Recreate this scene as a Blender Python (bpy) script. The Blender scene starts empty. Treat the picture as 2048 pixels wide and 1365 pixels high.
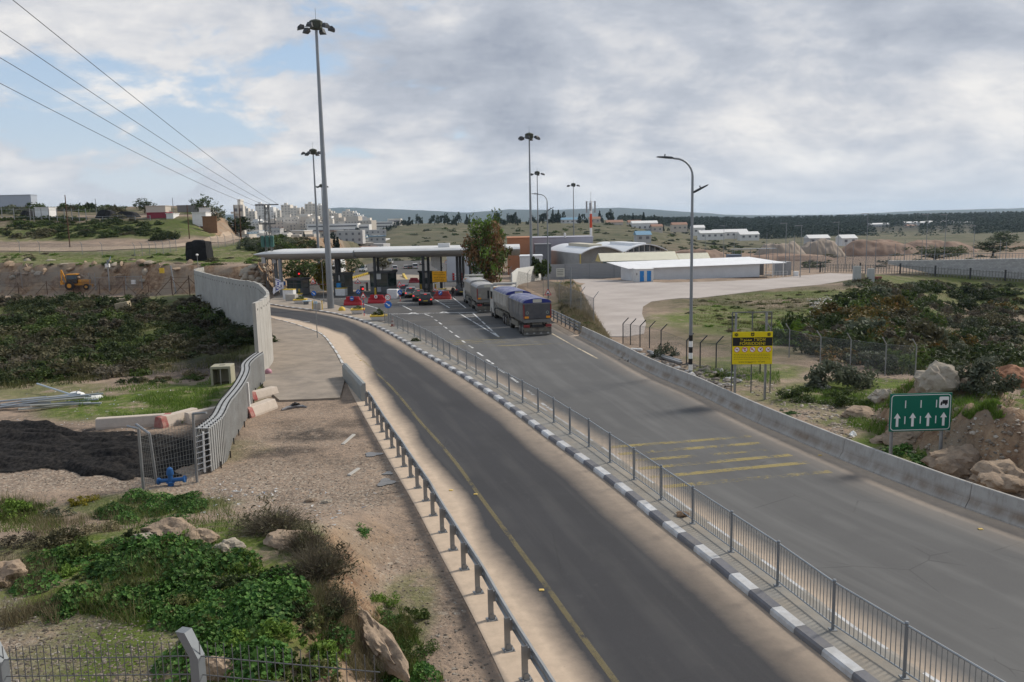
import bpy, bmesh, math, random
import numpy as np
from mathutils import Vector, Matrix
from mathutils.geometry import tessellate_polygon
rnd = random.Random(7)
SC = bpy.context.scene
COL = SC.collection
R_ = math.radians
F, CU, CV, CAMZ = 1650.0, 1024.0, 682.5, 9.5
TH, PH = R_(8.34), R_(1.2)
fw = Vector((0, math.cos(TH), -math.sin(TH)))
r0 = Vector((1, 0, 0)); u0 = Vector((0, math.sin(TH), math.cos(TH)))
RX = r0 * math.cos(PH) - u0 * math.sin(PH)
UX = r0 * math.sin(PH) + u0 * math.cos(PH)
EYE = Vector((0, 0, CAMZ))
cd = bpy.data.cameras.new('camera'); cam = bpy.data.objects.new('camera', cd); COL.objects.link(cam)
M3 = Matrix((RX, UX, -fw)).transposed()
cam.matrix_world = Matrix.Translation(EYE) @ M3.to_4x4()
cd.sensor_width = 36; cd.lens = F / 2048 * 36; cd.clip_start = 0.2; cd.clip_end = 60000
SC.camera = cam
def ray(u, v): return fw + RX * ((u - CU) / F) + UX * ((CV - v) / F)
def at(u, v, Y):
    d = ray(u, v); return EYE + d * (Y / d.y)
def gz(u, v, z):
    d = ray(u, v); return EYE + d * ((z - CAMZ) / d.z)
def depth(P): return (Vector(P) - EYE).dot(fw)
def mpx(P): return depth(P) / F
def ss(x, a, b):
    t = np.clip((np.asarray(x, float) - a) / (b - a), 0, 1); return t * t * (3 - 2 * t)
_rs = np.random.RandomState(3); _T = _rs.rand(256, 256)
def vn(x, y):
    xi = np.floor(x).astype(int); yi = np.floor(y).astype(int); fx = x - xi; fy = y - yi
    fx = fx * fx * (3 - 2 * fx); fy = fy * fy * (3 - 2 * fy)
    a = _T[xi & 255, yi & 255]; b = _T[(xi + 1) & 255, yi & 255]; c = _T[xi & 255, (yi + 1) & 255]; d = _T[(xi + 1) & 255, (yi + 1) & 255]
    return (a * (1 - fx) + b * fx) * (1 - fy) + (c * (1 - fx) + d * fx) * fy
def fbm(x, y, sc=1.0, o=4):
    x = np.asarray(x, float) / sc; y = np.asarray(y, float) / sc; s = 0; a = .5
    for i in range(o): s = s + a * (vn(x + i * 37.2, y + i * 11.7) - .5); x = x * 2.03; y = y * 2.03; a *= .5
    return s * 2
RY = [-100, 50, 100, 150, 240, 300, 500, 900]; RZ = [0, 0, -1, -2, -5, -7, -8.5, -8.5]
def zr(y): return np.interp(y, RY, RZ)
def pr(u, v, dz=0.0):
    z = 0.0
    for _ in range(12):
        P = gz(u, v, z); z = float(zr(P.y))
    return Vector((P.x, P.y, z + dz))
MATS = {}
def nt(m): return m.node_tree.nodes, m.node_tree.links
def mat(name, col, rough=.7, metal=0, var=.15, vs=1.5, bump=0, bs=8, spec=.3, emit=0, dirt=None, dsc=.6):
    if name in MATS: return MATS[name]
    m = bpy.data.materials.new(name); m.use_nodes = True; N, L = nt(m); b = N['Principled BSDF']
    b.inputs['Roughness'].default_value = rough; b.inputs['Metallic'].default_value = metal
    b.inputs['Specular IOR Level'].default_value = spec
    c = tuple(col) + (1,)
    tc = N.new('ShaderNodeTexCoord')
    if var > 0:
        n1 = N.new('ShaderNodeTexNoise'); n1.inputs['Scale'].default_value = vs; n1.inputs['Detail'].default_value = 6; n1.inputs['Roughness'].default_value = .65
        L.new(tc.outputs['Object'], n1.inputs['Vector'])
        mr = N.new('ShaderNodeMapRange'); mr.inputs[1].default_value = .3; mr.inputs[2].default_value = .7
        mr.inputs[3].default_value = 1 - var; mr.inputs[4].default_value = 1 + var
        L.new(n1.outputs['Fac'], mr.inputs[0])
        mx = N.new('ShaderNodeVectorMath'); mx.operation = 'SCALE'; mx.inputs[0].default_value = col[:3]
        L.new(mr.outputs[0], mx.inputs['Scale']); out = mx.outputs[0]
        if dirt:
            n2 = N.new('ShaderNodeTexNoise'); n2.inputs['Scale'].default_value = dsc; n2.inputs['Detail'].default_value = 8; n2.inputs['Roughness'].default_value = .7
            L.new(tc.outputs['Object'], n2.inputs['Vector'])
            m2 = N.new('ShaderNodeMapRange'); m2.inputs[1].default_value = .42; m2.inputs[2].default_value = .68; m2.inputs[4].default_value = dirt[3] if len(dirt) > 3 else .8
            L.new(n2.outputs['Fac'], m2.inputs[0])
            mm = N.new('ShaderNodeMix'); mm.data_type = 'RGBA'; L.new(m2.outputs[0], mm.inputs[0]); L.new(out, mm.inputs[6])
            mm.inputs[7].default_value = tuple(dirt[:3]) + (1,); out = mm.outputs[2]
        L.new(out, b.inputs['Base Color'])
    else: b.inputs['Base Color'].default_value = c
    if bump:
        n3 = N.new('ShaderNodeTexNoise'); n3.inputs['Scale'].default_value = bs; n3.inputs['Detail'].default_value = 5
        L.new(tc.outputs['Object'], n3.inputs['Vector'])
        bp = N.new('ShaderNodeBump'); bp.inputs['Strength'].default_value = bump; bp.inputs['Distance'].default_value = .05
        L.new(n3.outputs['Fac'], bp.inputs['Height']); L.new(bp.outputs[0], b.inputs['Normal'])
    if emit:
        b.inputs['Emission Color'].default_value = c; b.inputs['Emission Strength'].default_value = emit
    MATS[name] = m; return m
def leafmat(name, c1, c2, c3=None):
    if name in MATS: return MATS[name]
    m = bpy.data.materials.new(name); m.use_nodes = True; N, L = nt(m); b = N['Principled BSDF']
    g = N.new('ShaderNodeNewGeometry'); oi = N.new('ShaderNodeObjectInfo'); cr = N.new('ShaderNodeValToRGB')
    cr.color_ramp.elements[0].color = tuple(c1) + (1,); cr.color_ramp.elements[1].color = tuple(c2) + (1,)
    if c3:
        e = cr.color_ramp.elements.new(.86); e.color = tuple(c2) + (1,); cr.color_ramp.elements[2].color = tuple(c3) + (1,)
    L.new(g.outputs['Random Per Island'], cr.inputs[0])
    mr = N.new('ShaderNodeMapRange'); mr.inputs[3].default_value = .72; mr.inputs[4].default_value = 1.3; L.new(oi.outputs['Random'], mr.inputs[0])
    vm = N.new('ShaderNodeVectorMath'); vm.operation = 'SCALE'; L.new(cr.outputs[0], vm.inputs[0]); L.new(mr.outputs[0], vm.inputs['Scale'])
    L.new(vm.outputs[0], b.inputs['Base Color']); b.inputs['Roughness'].default_value = .65; b.inputs['Specular IOR Level'].default_value = .2
    tr = N.new('ShaderNodeBsdfTranslucent'); L.new(vm.outputs[0], tr.inputs[0])
    ms = N.new('ShaderNodeMixShader'); ms.inputs[0].default_value = .25
    L.new(b.outputs[0], ms.inputs[1]); L.new(tr.outputs[0], ms.inputs[2]); L.new(ms.outputs[0], N['Material Output'].inputs[0])
    MATS[name] = m; return m
class MB:
    def __init__(s): s.v = []; s.f = []; s.m = []; s.T = None
    def add(s, vs, fs, mi=0):
        o = len(s.v)
        s.v += [tuple(s.T @ Vector(p)) if s.T else tuple(p) for p in vs]
        for f in fs: s.f.append([i + o for i in f]); s.m.append(mi)
        return s
    def box(s, x0, x1, y0, y1, z0, z1, mi=0, tx=0, ty=0):
        a = [(x0, y0, z0), (x1, y0, z0), (x1, y1, z0), (x0, y1, z0), (x0 + tx, y0 + ty, z1), (x1 - tx, y0 + ty, z1), (x1 - tx, y1 - ty, z1), (x0 + tx, y1 - ty, z1)]
        return s.add(a, [(3, 2, 1, 0), (4, 5, 6, 7), (0, 1, 5, 4), (1, 2, 6, 5), (2, 3, 7, 6), (3, 0, 4, 7)], mi)
    def bbox(s, x0, x1, y0, y1, z0, z1, b=.03, mi=0):   # bevelled box
        vs = []; 
        for z, i in ((z0, b), (z0 + b, 0), (z1 - b, 0), (z1, b)):
            X0, X1, Y0, Y1 = x0 + i, x1 - i, y0 + i, y1 - i
            vs += [(X0 + b, Y0, z), (X1 - b, Y0, z), (X1, Y0 + b, z), (X1, Y1 - b, z), (X1 - b, Y1, z), (X0 + b, Y1, z), (X0, Y1 - b, z), (X0, Y0 + b, z)]
        fs = [tuple(range(7, -1, -1)), tuple(range(24, 32))]
        for k in range(3):
            for i in range(8): j = (i + 1) % 8; fs.append((k * 8 + i, k * 8 + j, k * 8 + 8 + j, k * 8 + 8 + i))
        return s.add(vs, fs, mi)
    def tube(s, p, q, r, n=8, r2=None, mi=0):
        p = Vector(p); q = Vector(q); r2 = r if r2 is None else r2
        d = (q - p).normalized(); a = d.orthogonal().normalized(); b = d.cross(a)
        vs = []
        for c, rr in ((p, r), (q, r2)):
            for i in range(n):
                t = 2 * math.pi * i / n; vs.append(c + a * (rr * math.cos(t)) + b * (rr * math.sin(t)))
        fs = [(i, (i + 1) % n, n + (i + 1) % n, n + i) for i in range(n)] + [tuple(range(n - 1, -1, -1)), tuple(range(n, 2 * n))]
        return s.add(vs, fs, mi)
    def path(s, pts, r, n=6, mi=0):
        pts = [Vector(p) for p in pts]; rs = r if isinstance(r, (list, tuple)) else [r] * len(pts); vs = []; a = None
        for k, p in enumerate(pts):
            d = (pts[min(k + 1, len(pts) - 1)] - pts[max(k - 1, 0)]).normalized()
            a = d.orthogonal() if a is None else a - d * a.dot(d); a.normalize(); b = d.cross(a)
            for i in range(n):
                t = 2 * math.pi * i / n; vs.append(p + a * (rs[k] * math.cos(t)) + b * (rs[k] * math.sin(t)))
        fs = []
        for k in range(len(pts) - 1):
            for i in range(n): j = (i + 1) % n; fs.append((k * n + i, k * n + j, k * n + n + j, k * n + n + i))
        e = (len(pts) - 1) * n; fs += [tuple(range(n - 1, -1, -1)), tuple(range(e, e + n))]
        return s.add(vs, fs, mi)
    def prism(s, poly, a, b, ax='y', mi=0):   # extrude a 2-D outline along an axis
        def P(p, t): return (p[0], t, p[1]) if ax == 'y' else ((t, p[0], p[1]) if ax == 'x' else (p[0], p[1], t))
        n = len(poly); vs = [P(p, a) for p in poly] + [P(p, b) for p in poly]
        tri = tessellate_polygon([[Vector((p[0], p[1], 0)) for p in poly]])
        fs = [tuple(t) for t in tri] + [tuple(i + n for i in reversed(t)) for t in tri] + [(i, (i + 1) % n, n + (i + 1) % n, n + i) for i in range(n)]
        return s.add(vs, fs, mi)
    def loft(s, rings, mi=0, caps=True):
        n = len(rings[0]); vs = [p for r in rings for p in r]; fs = []
        for k in range(len(rings) - 1):
            for i in range(n): j = (i + 1) % n; fs.append((k * n + i, k * n + j, k * n + n + j, k * n + n + i))
        if caps: e = (len(rings) - 1) * n; fs += [tuple(range(n - 1, -1, -1)), tuple(range(e, e + n))]
        return s.add(vs, fs, mi)
    def lathe(s, prof, n=12, c=(0, 0, 0), mi=0):
        rings = [[(c[0] + r * math.cos(2 * math.pi * i / n), c[1] + r * math.sin(2 * math.pi * i / n), c[2] + z) for i in range(n)] for r, z in prof]
        return s.loft(rings, mi)
    def disc(s, c, r, y0, y1, n=20, mi=0):
        return s.prism([(c[0] + r * math.cos(2 * math.pi * i / n), c[1] + r * math.sin(2 * math.pi * i / n)) for i in range(n)], y0, y1, 'y', mi)
    def ring(s, c, r, r2, y, n=20, mi=0):
        vs = []; fs = []
        for i in range(n):
            t = 2 * math.pi * i / n
            for q in (r, r2): vs.append((c[0] + q * math.cos(t), y, c[1] + q * math.sin(t)))
        for i in range(n): j = (i + 1) % n; fs.append((2 * i, 2 * i + 1, 2 * j + 1, 2 * j))
        return s.add(vs, fs, mi)
    def flat(s, poly, y, mi=0, th=.003):      # thin raised figure on a sign face (faces -y)
        return s.prism(poly, y, y - th, 'y', mi)
    def blob(s, c, r, seed=0, n=2, rough=.25, mi=0, crag=0):
        bm = bmesh.new(); bmesh.ops.create_icosphere(bm, subdivisions=n, radius=1); q = random.Random(seed)
        o = [Vector((q.uniform(-1, 1), q.uniform(-1, 1), q.uniform(-1, 1))).normalized() for _ in range(9)]
        w = [q.uniform(.55, .95) for _ in o]
        vs = []
        for v in bm.verts:
            p = v.co.normalized(); k = 1.0
            for d, t in zip(o, w):
                x = p.dot(d)
                if x * k > t: k = t / x
            k = 1 - (1 - k) * (rough * 3.2); k += q.uniform(-.03, .03)
            if crag: k += crag * float(fbm(p.x * 1.9 + p.z * 1.3 + seed * 3.1, p.y * 1.9 - p.z * 1.1, .8, 5)) + crag * .5 * abs(float(fbm(p.x * 3 - p.z * 2 + seed, p.y * 3 + p.z * 2, 1, 3)))
            vs.append((c[0] + p.x * r[0] * k, c[1] + p.y * r[1] * k, c[2] + p.z * r[2] * k))
        fs = [[v.index for v in f.verts] for f in bm.faces]; bm.free()
        return s.add(vs, fs, mi)
    def build(s, name, mats, parent=None, loc=None, rz=0, smooth=False):
        me = bpy.data.meshes.new(name); me.from_pydata(s.v, [], s.f)
        mats = mats if isinstance(mats, (list, tuple)) else [mats]
        for m in mats: me.materials.append(m)
        me.polygons.foreach_set('material_index', s.m)
        if smooth: me.shade_smooth() if smooth is True else me.set_sharp_from_angle(angle=R_(smooth))
        if smooth and smooth is not True: me.polygons.foreach_set('use_smooth', [True] * len(s.f))
        bm = bmesh.new(); bm.from_mesh(me); bmesh.ops.recalc_face_normals(bm, faces=bm.faces); bm.to_mesh(me); bm.free()
        o = bpy.data.objects.new(name, me); COL.objects.link(o)
        if parent: o.parent = parent
        if loc is not None: o.location = loc
        if rz: o.rotation_euler.z = rz
        return o
def npmesh(name, V, Fq, mats, mi=None, smooth=False):
    me = bpy.data.meshes.new(name); V = np.asarray(V, np.float32); Fq = np.asarray(Fq, np.int32); n, k = Fq.shape
    me.vertices.add(len(V)); me.vertices.foreach_set('co', V.ravel())
    me.loops.add(n * k); me.loops.foreach_set('vertex_index', Fq.ravel())
    me.polygons.add(n); me.polygons.foreach_set('loop_start', np.arange(0, n * k, k, dtype=np.int32))
    me.polygons.foreach_set('loop_total', np.full(n, k, np.int32))
    for m in (mats if isinstance(mats, (list, tuple)) else [mats]): me.materials.append(m)
    if mi is not None: me.polygons.foreach_set('material_index', np.asarray(mi, np.int32))
    me.polygons.foreach_set('use_smooth', np.full(n, bool(smooth)))
    me.update(calc_edges=True); me.validate(); return me
def obj(name, me, parent=None, loc=None, rz=0):
    o = bpy.data.objects.new(name, me); COL.objects.link(o)
    if parent: o.parent = parent
    if loc is not None: o.location = loc
    o.rotation_euler.z = rz; return o
def tag(o, label=None, cat=None, group=None, kind=None):
    if label: o['label'] = label
    if cat: o['category'] = cat
    if group: o['group'] = group
    if kind: o['kind'] = kind
    return o
def thing(name, label, cat, loc=(0, 0, 0), rz=0, group=None):
    o = bpy.data.objects.new(name, None); COL.objects.link(o); o.location = loc; o.rotation_euler.z = rz; o.empty_display_size = .3
    return tag(o, label, cat, group)
def kids(o): return [c for c in KID.get(o.name, [])]
KID = {}
def clone(root, loc, rz=0, label=None, group=None, scale=None):
    def rec(o, par):
        c = o.copy(); COL.objects.link(c)
        if par: c.parent = par
        for k in list(o.children): rec(k, c)
        return c
    r = rec(root, None); r.location = loc; r.rotation_euler.z = rz
    if label: r['label'] = label
    if group: r['group'] = group
    if scale: r.scale = (scale,) * 3 if not isinstance(scale, (tuple, list)) else scale
    return r
def struct(o): o['kind'] = 'structure'; return o
def textmesh(name, s, size, m, parent, loc, rot=(R_(90), 0, 0), align='CENTER', bold=0):
    cu = bpy.data.curves.new(name, 'FONT'); cu.body = s; cu.size = size; cu.align_x = align; cu.align_y = 'CENTER'; cu.offset = bold; cu.extrude = .001
    to = bpy.data.objects.new(name + '_c', cu); COL.objects.link(to)
    dg = bpy.context.evaluated_depsgraph_get(); me = bpy.data.meshes.new_from_object(to.evaluated_get(dg))
    bpy.data.objects.remove(to); me.materials.clear(); me.materials.append(m)
    o = obj(name, me, parent, loc); o.rotation_euler = rot; return o
def resample(P, n):
    P = np.array([tuple(p) for p in P]); d = np.r_[0, np.cumsum(np.linalg.norm(np.diff(P, axis=0), axis=1))]
    t = np.linspace(0, d[-1], n); return np.c_[np.interp(t, d, P[:, 0]), np.interp(t, d, P[:, 1]), np.interp(t, d, P[:, 2])]
def smoothline(P, n, it=2):
    P = [Vector(p) for p in P]
    for _ in range(it):
        Q = [P[0]]
        for a, b in zip(P, P[1:]): Q += [a * .75 + b * .25, a * .25 + b * .75]
        P = Q + [P[-1]]
    return resample(P, n)
def offset(P, d):     # shift a polyline sideways (to its right when walking forward for +d) in plan
    P = np.asarray(P, float); t = np.gradient(P[:, :2], axis=0); t /= np.linalg.norm(t, axis=1)[:, None] + 1e-9
    Q = P.copy(); Q[:, 0] += t[:, 1] * d; Q[:, 1] -= t[:, 0] * d; return Q
def arclen(P): return np.r_[0, np.cumsum(np.linalg.norm(np.diff(np.asarray(P)[:, :2], axis=0), axis=1))]
def along(P, s):
    P = np.asarray(P, float); d = arclen(P); p = Vector([float(np.interp(s, d, P[:, k])) for k in range(3)])
    q = Vector([float(np.interp(min(s + .2, d[-1]), d, P[:, k])) for k in range(3)]); w = Vector([float(np.interp(max(s - .2, 0), d, P[:, k])) for k in range(3)])
    t = (q - w); t.normalize(); return p, t
def segdist(x, y, P):
    x = np.asarray(x, float).ravel(); y = np.asarray(y, float).ravel(); P = np.asarray(P, float); best = np.full(x.shape, 1e9)
    for a, b in zip(P[:-1], P[1:]):
        dx, dy = b[0] - a[0], b[1] - a[1]; l = dx * dx + dy * dy + 1e-12
        t = np.clip(((x - a[0]) * dx + (y - a[1]) * dy) / l, 0, 1)
        best = np.minimum(best, (x - a[0] - t * dx) ** 2 + (y - a[1] - t * dy) ** 2)
    return np.sqrt(best)
def inpoly(x, y, P):
    x = np.asarray(x, float).ravel(); y = np.asarray(y, float).ravel(); c = np.zeros(x.shape, bool); n = len(P)
    for i in range(n):
        a, b = P[i], P[(i + 1) % n]
        if a[1] == b[1]: continue
        k = ((a[1] > y) != (b[1] > y)) & (x < (b[0] - a[0]) * (y - a[1]) / (b[1] - a[1]) + a[0]); c ^= k
    return c
def polysd(x, y, P):
    d = segdist(x, y, list(P) + [P[0]]); return np.where(inpoly(x, y, P), -d, d)
HAZE = 5.5e-5
def PL(l): return [pr(*p) for p in l]
def ext(P, d):       # lengthen a polyline backwards from its first point
    a, b = Vector(P[0]), Vector(P[1]); return [a + (a - b).normalized() * d] + list(P)
guard_px = [(1051, 1362), (1016, 1302), (982.7, 1240.6), (956, 1187), (928, 1140), (905.6, 1101), (884.8, 1065.5), (866, 1032), (851.6, 1002.6), (835, 977), (821.5, 955.6), (807.6, 934), (797, 915), (784, 897), (774, 879.6), (764, 865), (755.5, 850), (747, 836), (740, 822), (733, 812), (727.5, 802)]
GUARD = PL(guard_px)
pad_px = [(1007, 1361), (974, 1290), (927.5, 1197), (875.5, 1101), (832, 1014.6), (783, 932), (748.6, 870), (714, 808.6)]
pathedge_px = [(690, 762), (690, 732), (678, 709.5), (667, 694), (656, 678.7), (643, 667.7), (618.7, 659), (592, 650), (570, 644), (547, 639), (520, 634)]
LEFT = smoothline(ext(PL(pad_px + pathedge_px), 14), 240)
kerb_px = [(1702, 1360), (1636, 1307), (1570, 1255.6), (1523, 1215.5), (1468, 1170), (1409.6, 1120.5), (1355, 1078.5), (1300, 1035), (1260, 1001), (1202, 955), (1144, 913), (1099, 881), (1057.6, 849), (1002, 807.5), (946, 769.6), (890.5, 735.5), (851.6, 712.7), (829.7, 700.6), (807.7, 686.5), (785.7, 673), (761.5, 660), (739.6, 650), (717.6, 642), (695.6, 636), (676, 631), (658, 627.5), (636, 624), (612, 621), (588, 618), (566, 615), (546, 611.6), (520, 608)]
KERB = smoothline(ext(PL(kerb_px), 14), 260)
fence_px = [(1807.6, 1369), (1665, 1272), (1554.5, 1183), (1462, 1114), (1385, 1056.6), (1322, 1008.5), (1268, 967.5), (1220, 933), (1178, 901), (1140, 875.3), (1107.8, 851.8), (1076.6, 831), (1045.7, 811.5), (1018.7, 796), (995, 780.8), (971.4, 767), (952.5, 754.4), (933.8, 743), (916.5, 733), (900.4, 723.7), (888, 714.5), (876, 706), (864.8, 698.6), (852.5, 691.1), (840.8, 684.7), (828.8, 678), (816.5, 672.3), (806.6, 667), (795.5, 661.5), (783, 655), (770, 650)]
FENCE = PL(fence_px)
FENCEL = smoothline(ext(FENCE, 14), 200)
MEDR = offset(FENCEL, .55)                     # right edge of the median
MEDR = MEDR[:-6]
barr_px = [(2048, 1060), (1966, 1031), (1893, 1005), (1819, 976), (1746, 947), (1673, 917), (1600, 885), (1526, 853), (1453, 818), (1380, 781), (1326, 760), (1285, 740.5), (1244, 717), (1195, 691), (1158, 672)]
BARR = smoothline(ext(PL(barr_px), 16), 160)
edge_px = [(1128, 657), (1100, 640), (1062, 617), (1020, 594), (985, 574), (955, 562), (930, 551)]
REDGE = np.vstack([offset(BARR, -.0), smoothline(PL(edge_px), 40)])
yel_px = [(1228, 1361), (1146, 1249), (1086, 1164), (1031, 1090), (954.6, 986.7), (924, 942), (879, 886.5), (835, 839), (818.7, 817), (786, 777.6), (759, 753), (737, 731.5), (704, 703)]
YEL = smoothline(ext(PL(yel_px), 12), 160)
PATHPOLY = PL([(540.7, 634), (547, 639), (592, 650), (618.7, 659), (643, 667.7), (656, 678.7), (667, 694), (678, 709.5), (690, 731), (690, 762), (680, 799), (620, 802), (559, 804), (526, 775), (531, 729), (543, 705), (545, 690), (541, 660)])
YARDPOLY = [Vector((p.x, p.y, p.z)) for p in PL([(1142, 557), (1180, 559), (1263, 562), (1330, 566), (1420, 564), (1520, 560), (1600, 552), (1660, 547), (1720, 549), (1725, 556), (1640, 570), (1560, 577), (1470, 588), (1395, 597), (1360, 597), (1330, 600), (1302, 604), (1286, 614), (1284, 628), (1292, 648), (1288, 668), (1255, 674), (1220, 674), (1190, 630)])]
PLAZA = PL([(760, 640), (735, 633), (700, 622), (660, 610), (600, 596), (566, 590), (585, 578), (640, 562), (690, 549), (708, 536), (745, 526), (776, 521), (850, 521), (900, 528), (930, 551), (955, 562), (985, 574), (1020, 594), (1062, 617), (1100, 640), (1128, 657), (1158, 672), (1000, 680), (850, 676), (812, 662), (785, 652)]) 
RLEFT = MEDR
def strip_y(P, Y): P = np.asarray(P); o = np.argsort(P[:, 1]); return np.interp(Y, P[o, 1], P[o, 0])
ymaxR = float(min(MEDR[-1, 1], 96))
RPOLY = [Vector((float(strip_y(MEDR, y)), y, 0)) for y in np.linspace(4, ymaxR, 60)] + [Vector((float(strip_y(REDGE, y)), y, 0)) for y in np.linspace(ymaxR, 4, 60)]
LPOLY = [Vector(p) for p in LEFT] + [Vector(p) for p in KERB[::-1]]
MEDPOLY = [Vector(p) for p in KERB[:205]] + [Vector(p) for p in MEDR[::-1]]
ISLAND = [Vector(p) for p in KERB[200:258]] + PL([(548, 597), (566, 589), (600, 594), (640, 603), (668, 611), (700, 620), (735, 631), (757, 640), (775, 648)])
PAVED = [RPOLY, LPOLY, PATHPOLY, YARDPOLY, PLAZA, MEDPOLY, ISLAND]
def hraw(x, y):
    x = np.asarray(x, float); y = np.asarray(y, float); a = x / np.maximum(y, 1)
    h = zr(y) + 0 * x
    h = h + np.interp(y, [300, 900, 1000, 1600, 2500, 20000], [0, -11.5, -11.5, 1, -20, -20]) * ss(a, .12, .26) * (y > 0)
    h = h + 17 * ss(y, 520, 1080) * ss(-a, .15, .21)
    h = h + 14.5 * ss(y, 330, 800) * ss(a, -.205, -.13) * (1 - .75 * ss(a, .08, .32))
    h = h - 24 * ss(y, 1150, 2600) * (1 - ss(a, .12, .26))
    aa = np.interp(a, [-.9, -.5, -.3, -.2, -.12, -.05, 0, .06, .13, .2, .26, .4, .55, .7], [60, 100, 130, 165, 128, 92, 118, 92, 108, 60, 18, -12, 10, 20])
    h = h + (28 + aa + 22 * fbm(a * 9000, y, 1500, 5)) * ss(y, 5000, 9000) * (1 - .3 * ss(y, 9500, 14000))
    yc = 131 + np.clip(-40 - x, 0, 80) * .36 + 2.5 * fbm(x, y, 14, 3)
    d2 = (-37.5 - (y - 130) * .125) - x + 2 * fbm(x + 50, y, 11, 3)
    m = ss(y - yc, 0, 3.5) * ss(d2, 0, 4.5) * (1 - ss(y, 420, 560))
    T = np.interp(y, [130, 165, 186, 240, 420], [3.0, 4.0, 5.9, 6.0, 0])
    h = h * (1 - m) + T * m
    U = np.interp(y, [190, 199, 224, 250, 285, 330, 460], [0, 1.0, 6.4, 8.0, 12.2, 10.5, 0])
    h = h + U * ss(-67 - (y - 195) * .27 - x + 3 * fbm(x, y, 12, 3), 0, 12)
    h = h + np.interp(y, [47, 62, 78, 92, 104, 121], [0, -.3, 1.0, 2.3, 2.3, 0]) * ss(-x - 15.5, 0, 5)
    e = 3.0 * fbm(x, y, 16, 3)
    d1 = ((x - 20) * 70 - (y - 64) * 35) / 78.3 + e
    dn = ((x - 20) * 14 + (y - 62) * 10) / 17.2 + e
    D = np.minimum(np.minimum(d1, dn), 168 - y)
    h = h - 6.0 * ss(D, 0, 26)
    db = x - strip_y(BARR, np.clip(y, 5, 70))
    h = h + 2.3 * ss(db + 1.6 * fbm(x, y, 3.0, 5) - np.interp(y, [24, 31, 36, 44], [1.3, 2.9, 4.4, 7]), 0, 2.4) * ss(y, 18, 23) * (1 - ss(y + .3 * db, 36, 46)) * (.85 + .5 * fbm(x, y, 2.2, 4))
    h = h + 1.3 * np.exp(-(((x - 10.5 - (88 - y) * -.02) / 3.0) ** 2)) * ss(y, 76, 86) * (1 - ss(y, 128, 140))
    xe = -2.9 - .1 * (y - 15)
    h = h + (1.45 * ss(27.5 - y + 1.6 * fbm(x, y, 5, 3), 0, 7) * ss(xe - x + .8 * fbm(x, y, 2.5, 3), -.4, 1.9) + 4.7 * ss(-y, -12.5, -4.5)) * ss(-x, .6, 3.4) * (y < 60)
    return h
def pavedist(x, y):
    d = np.full(np.asarray(x).size, 1e9)
    for P in PAVED: d = np.minimum(d, polysd(x, y, P))
    return d
def hterr(x, y):
    x = np.asarray(x, float).ravel(); y = np.asarray(y, float).ravel()
    h = hraw(x, y); near = y < 420; pdist = np.full(x.shape, 50.0)
    if near.any(): pdist[near] = pavedist(x[near], y[near])
    k = ss(pdist, .1, 3.5)
    base = zr(y)
    rough = .16 * fbm(x, y, 2.2, 4) + .5 * fbm(x, y, 13, 3) * ss(y, 25, 60) + ss(y, 250, 600) * 3 * fbm(x, y, 90, 4)
    h = base * (1 - ss(pdist, -.1, .9)) + h * ss(pdist, -.1, .9) + rough * k
    h = h - .14 * (1 - ss(pdist, -.7, .05))
    return h
def H(x, y): return float(hterr([x], [y])[0])
def G(u, v, dz=0.0, y0=6, y1=1500):
    Y = np.exp(np.linspace(math.log(y0), math.log(y1), 700)); d = ray(u, v)
    k = Y / d.y; X = EYE.x + d.x * k; Z = EYE.z + d.z * k
    dl = Z - hterr(X, Y); i = int(np.argmax(dl < 0))
    if not (dl < 0).any(): i = len(Y) - 1
    if i == 0: return Vector((X[0], Y[0], Z[0] + dz))
    t = dl[i - 1] / (dl[i - 1] - dl[i] + 1e-9); y = Y[i - 1] + t * (Y[i] - Y[i - 1]); x = X[i - 1] + t * (X[i] - X[i - 1])
    return Vector((x, y, H(x, y) + dz))
ys = [-60, -40, -25, -15, -8, -3]; y = 0.0
while y < 15500:
    ys.append(y); y += max(.32, .0115 * y) if y < 2600 else .035 * y
ys = np.array(ys); na = 430
A_ = np.linspace(-1, 1, na); A_ = 1.15 * (A_ * .62 + .38 * A_ ** 3)
GX = (np.maximum(ys, 0)[:, None] + 16) * A_[None, :]; GY = np.repeat(ys[:, None], na, 1)
GZ = hterr(GX.ravel(), GY.ravel())
PD = np.full(GX.size, 50.0); _n = GY.ravel() < 420; PD[_n] = pavedist(GX.ravel()[_n], GY.ravel()[_n]); PD = PD.reshape(GX.shape); GZ2 = GZ.reshape(GX.shape)
def gridat(D, x, y):      # height (or clearance from paving) read off the finished ground sheet
    x = np.asarray(x, float).ravel(); y = np.clip(np.asarray(y, float).ravel(), ys[0], ys[-2]); i = np.clip(np.searchsorted(ys, y) - 1, 0, len(ys) - 2); f = (y - ys[i]) / (ys[i + 1] - ys[i])
    def row(k):
        a = np.clip(x / (np.maximum(ys[k], 0) + 16), A_[0], A_[-1] - 1e-6); j = np.clip(np.searchsorted(A_, a) - 1, 0, na - 2); t = (a - A_[j]) / (A_[j + 1] - A_[j]); return D[k, j] * (1 - t) + D[k, j + 1] * t
    return row(i) * (1 - f) + row(i + 1) * f
def hterr(x, y): return gridat(GZ2, x, y)
def pavedist(x, y): return gridat(PD, x, y)
nr = len(ys); idx = np.arange(nr * na).reshape(nr, na)
FQ = np.stack([idx[:-1, :-1].ravel(), idx[:-1, 1:].ravel(), idx[1:, 1:].ravel(), idx[1:, :-1].ravel()], 1)
zone = np.zeros((nr * na, 4), np.float32); gx, gy = GX.ravel(), GY.ravel()
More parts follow.
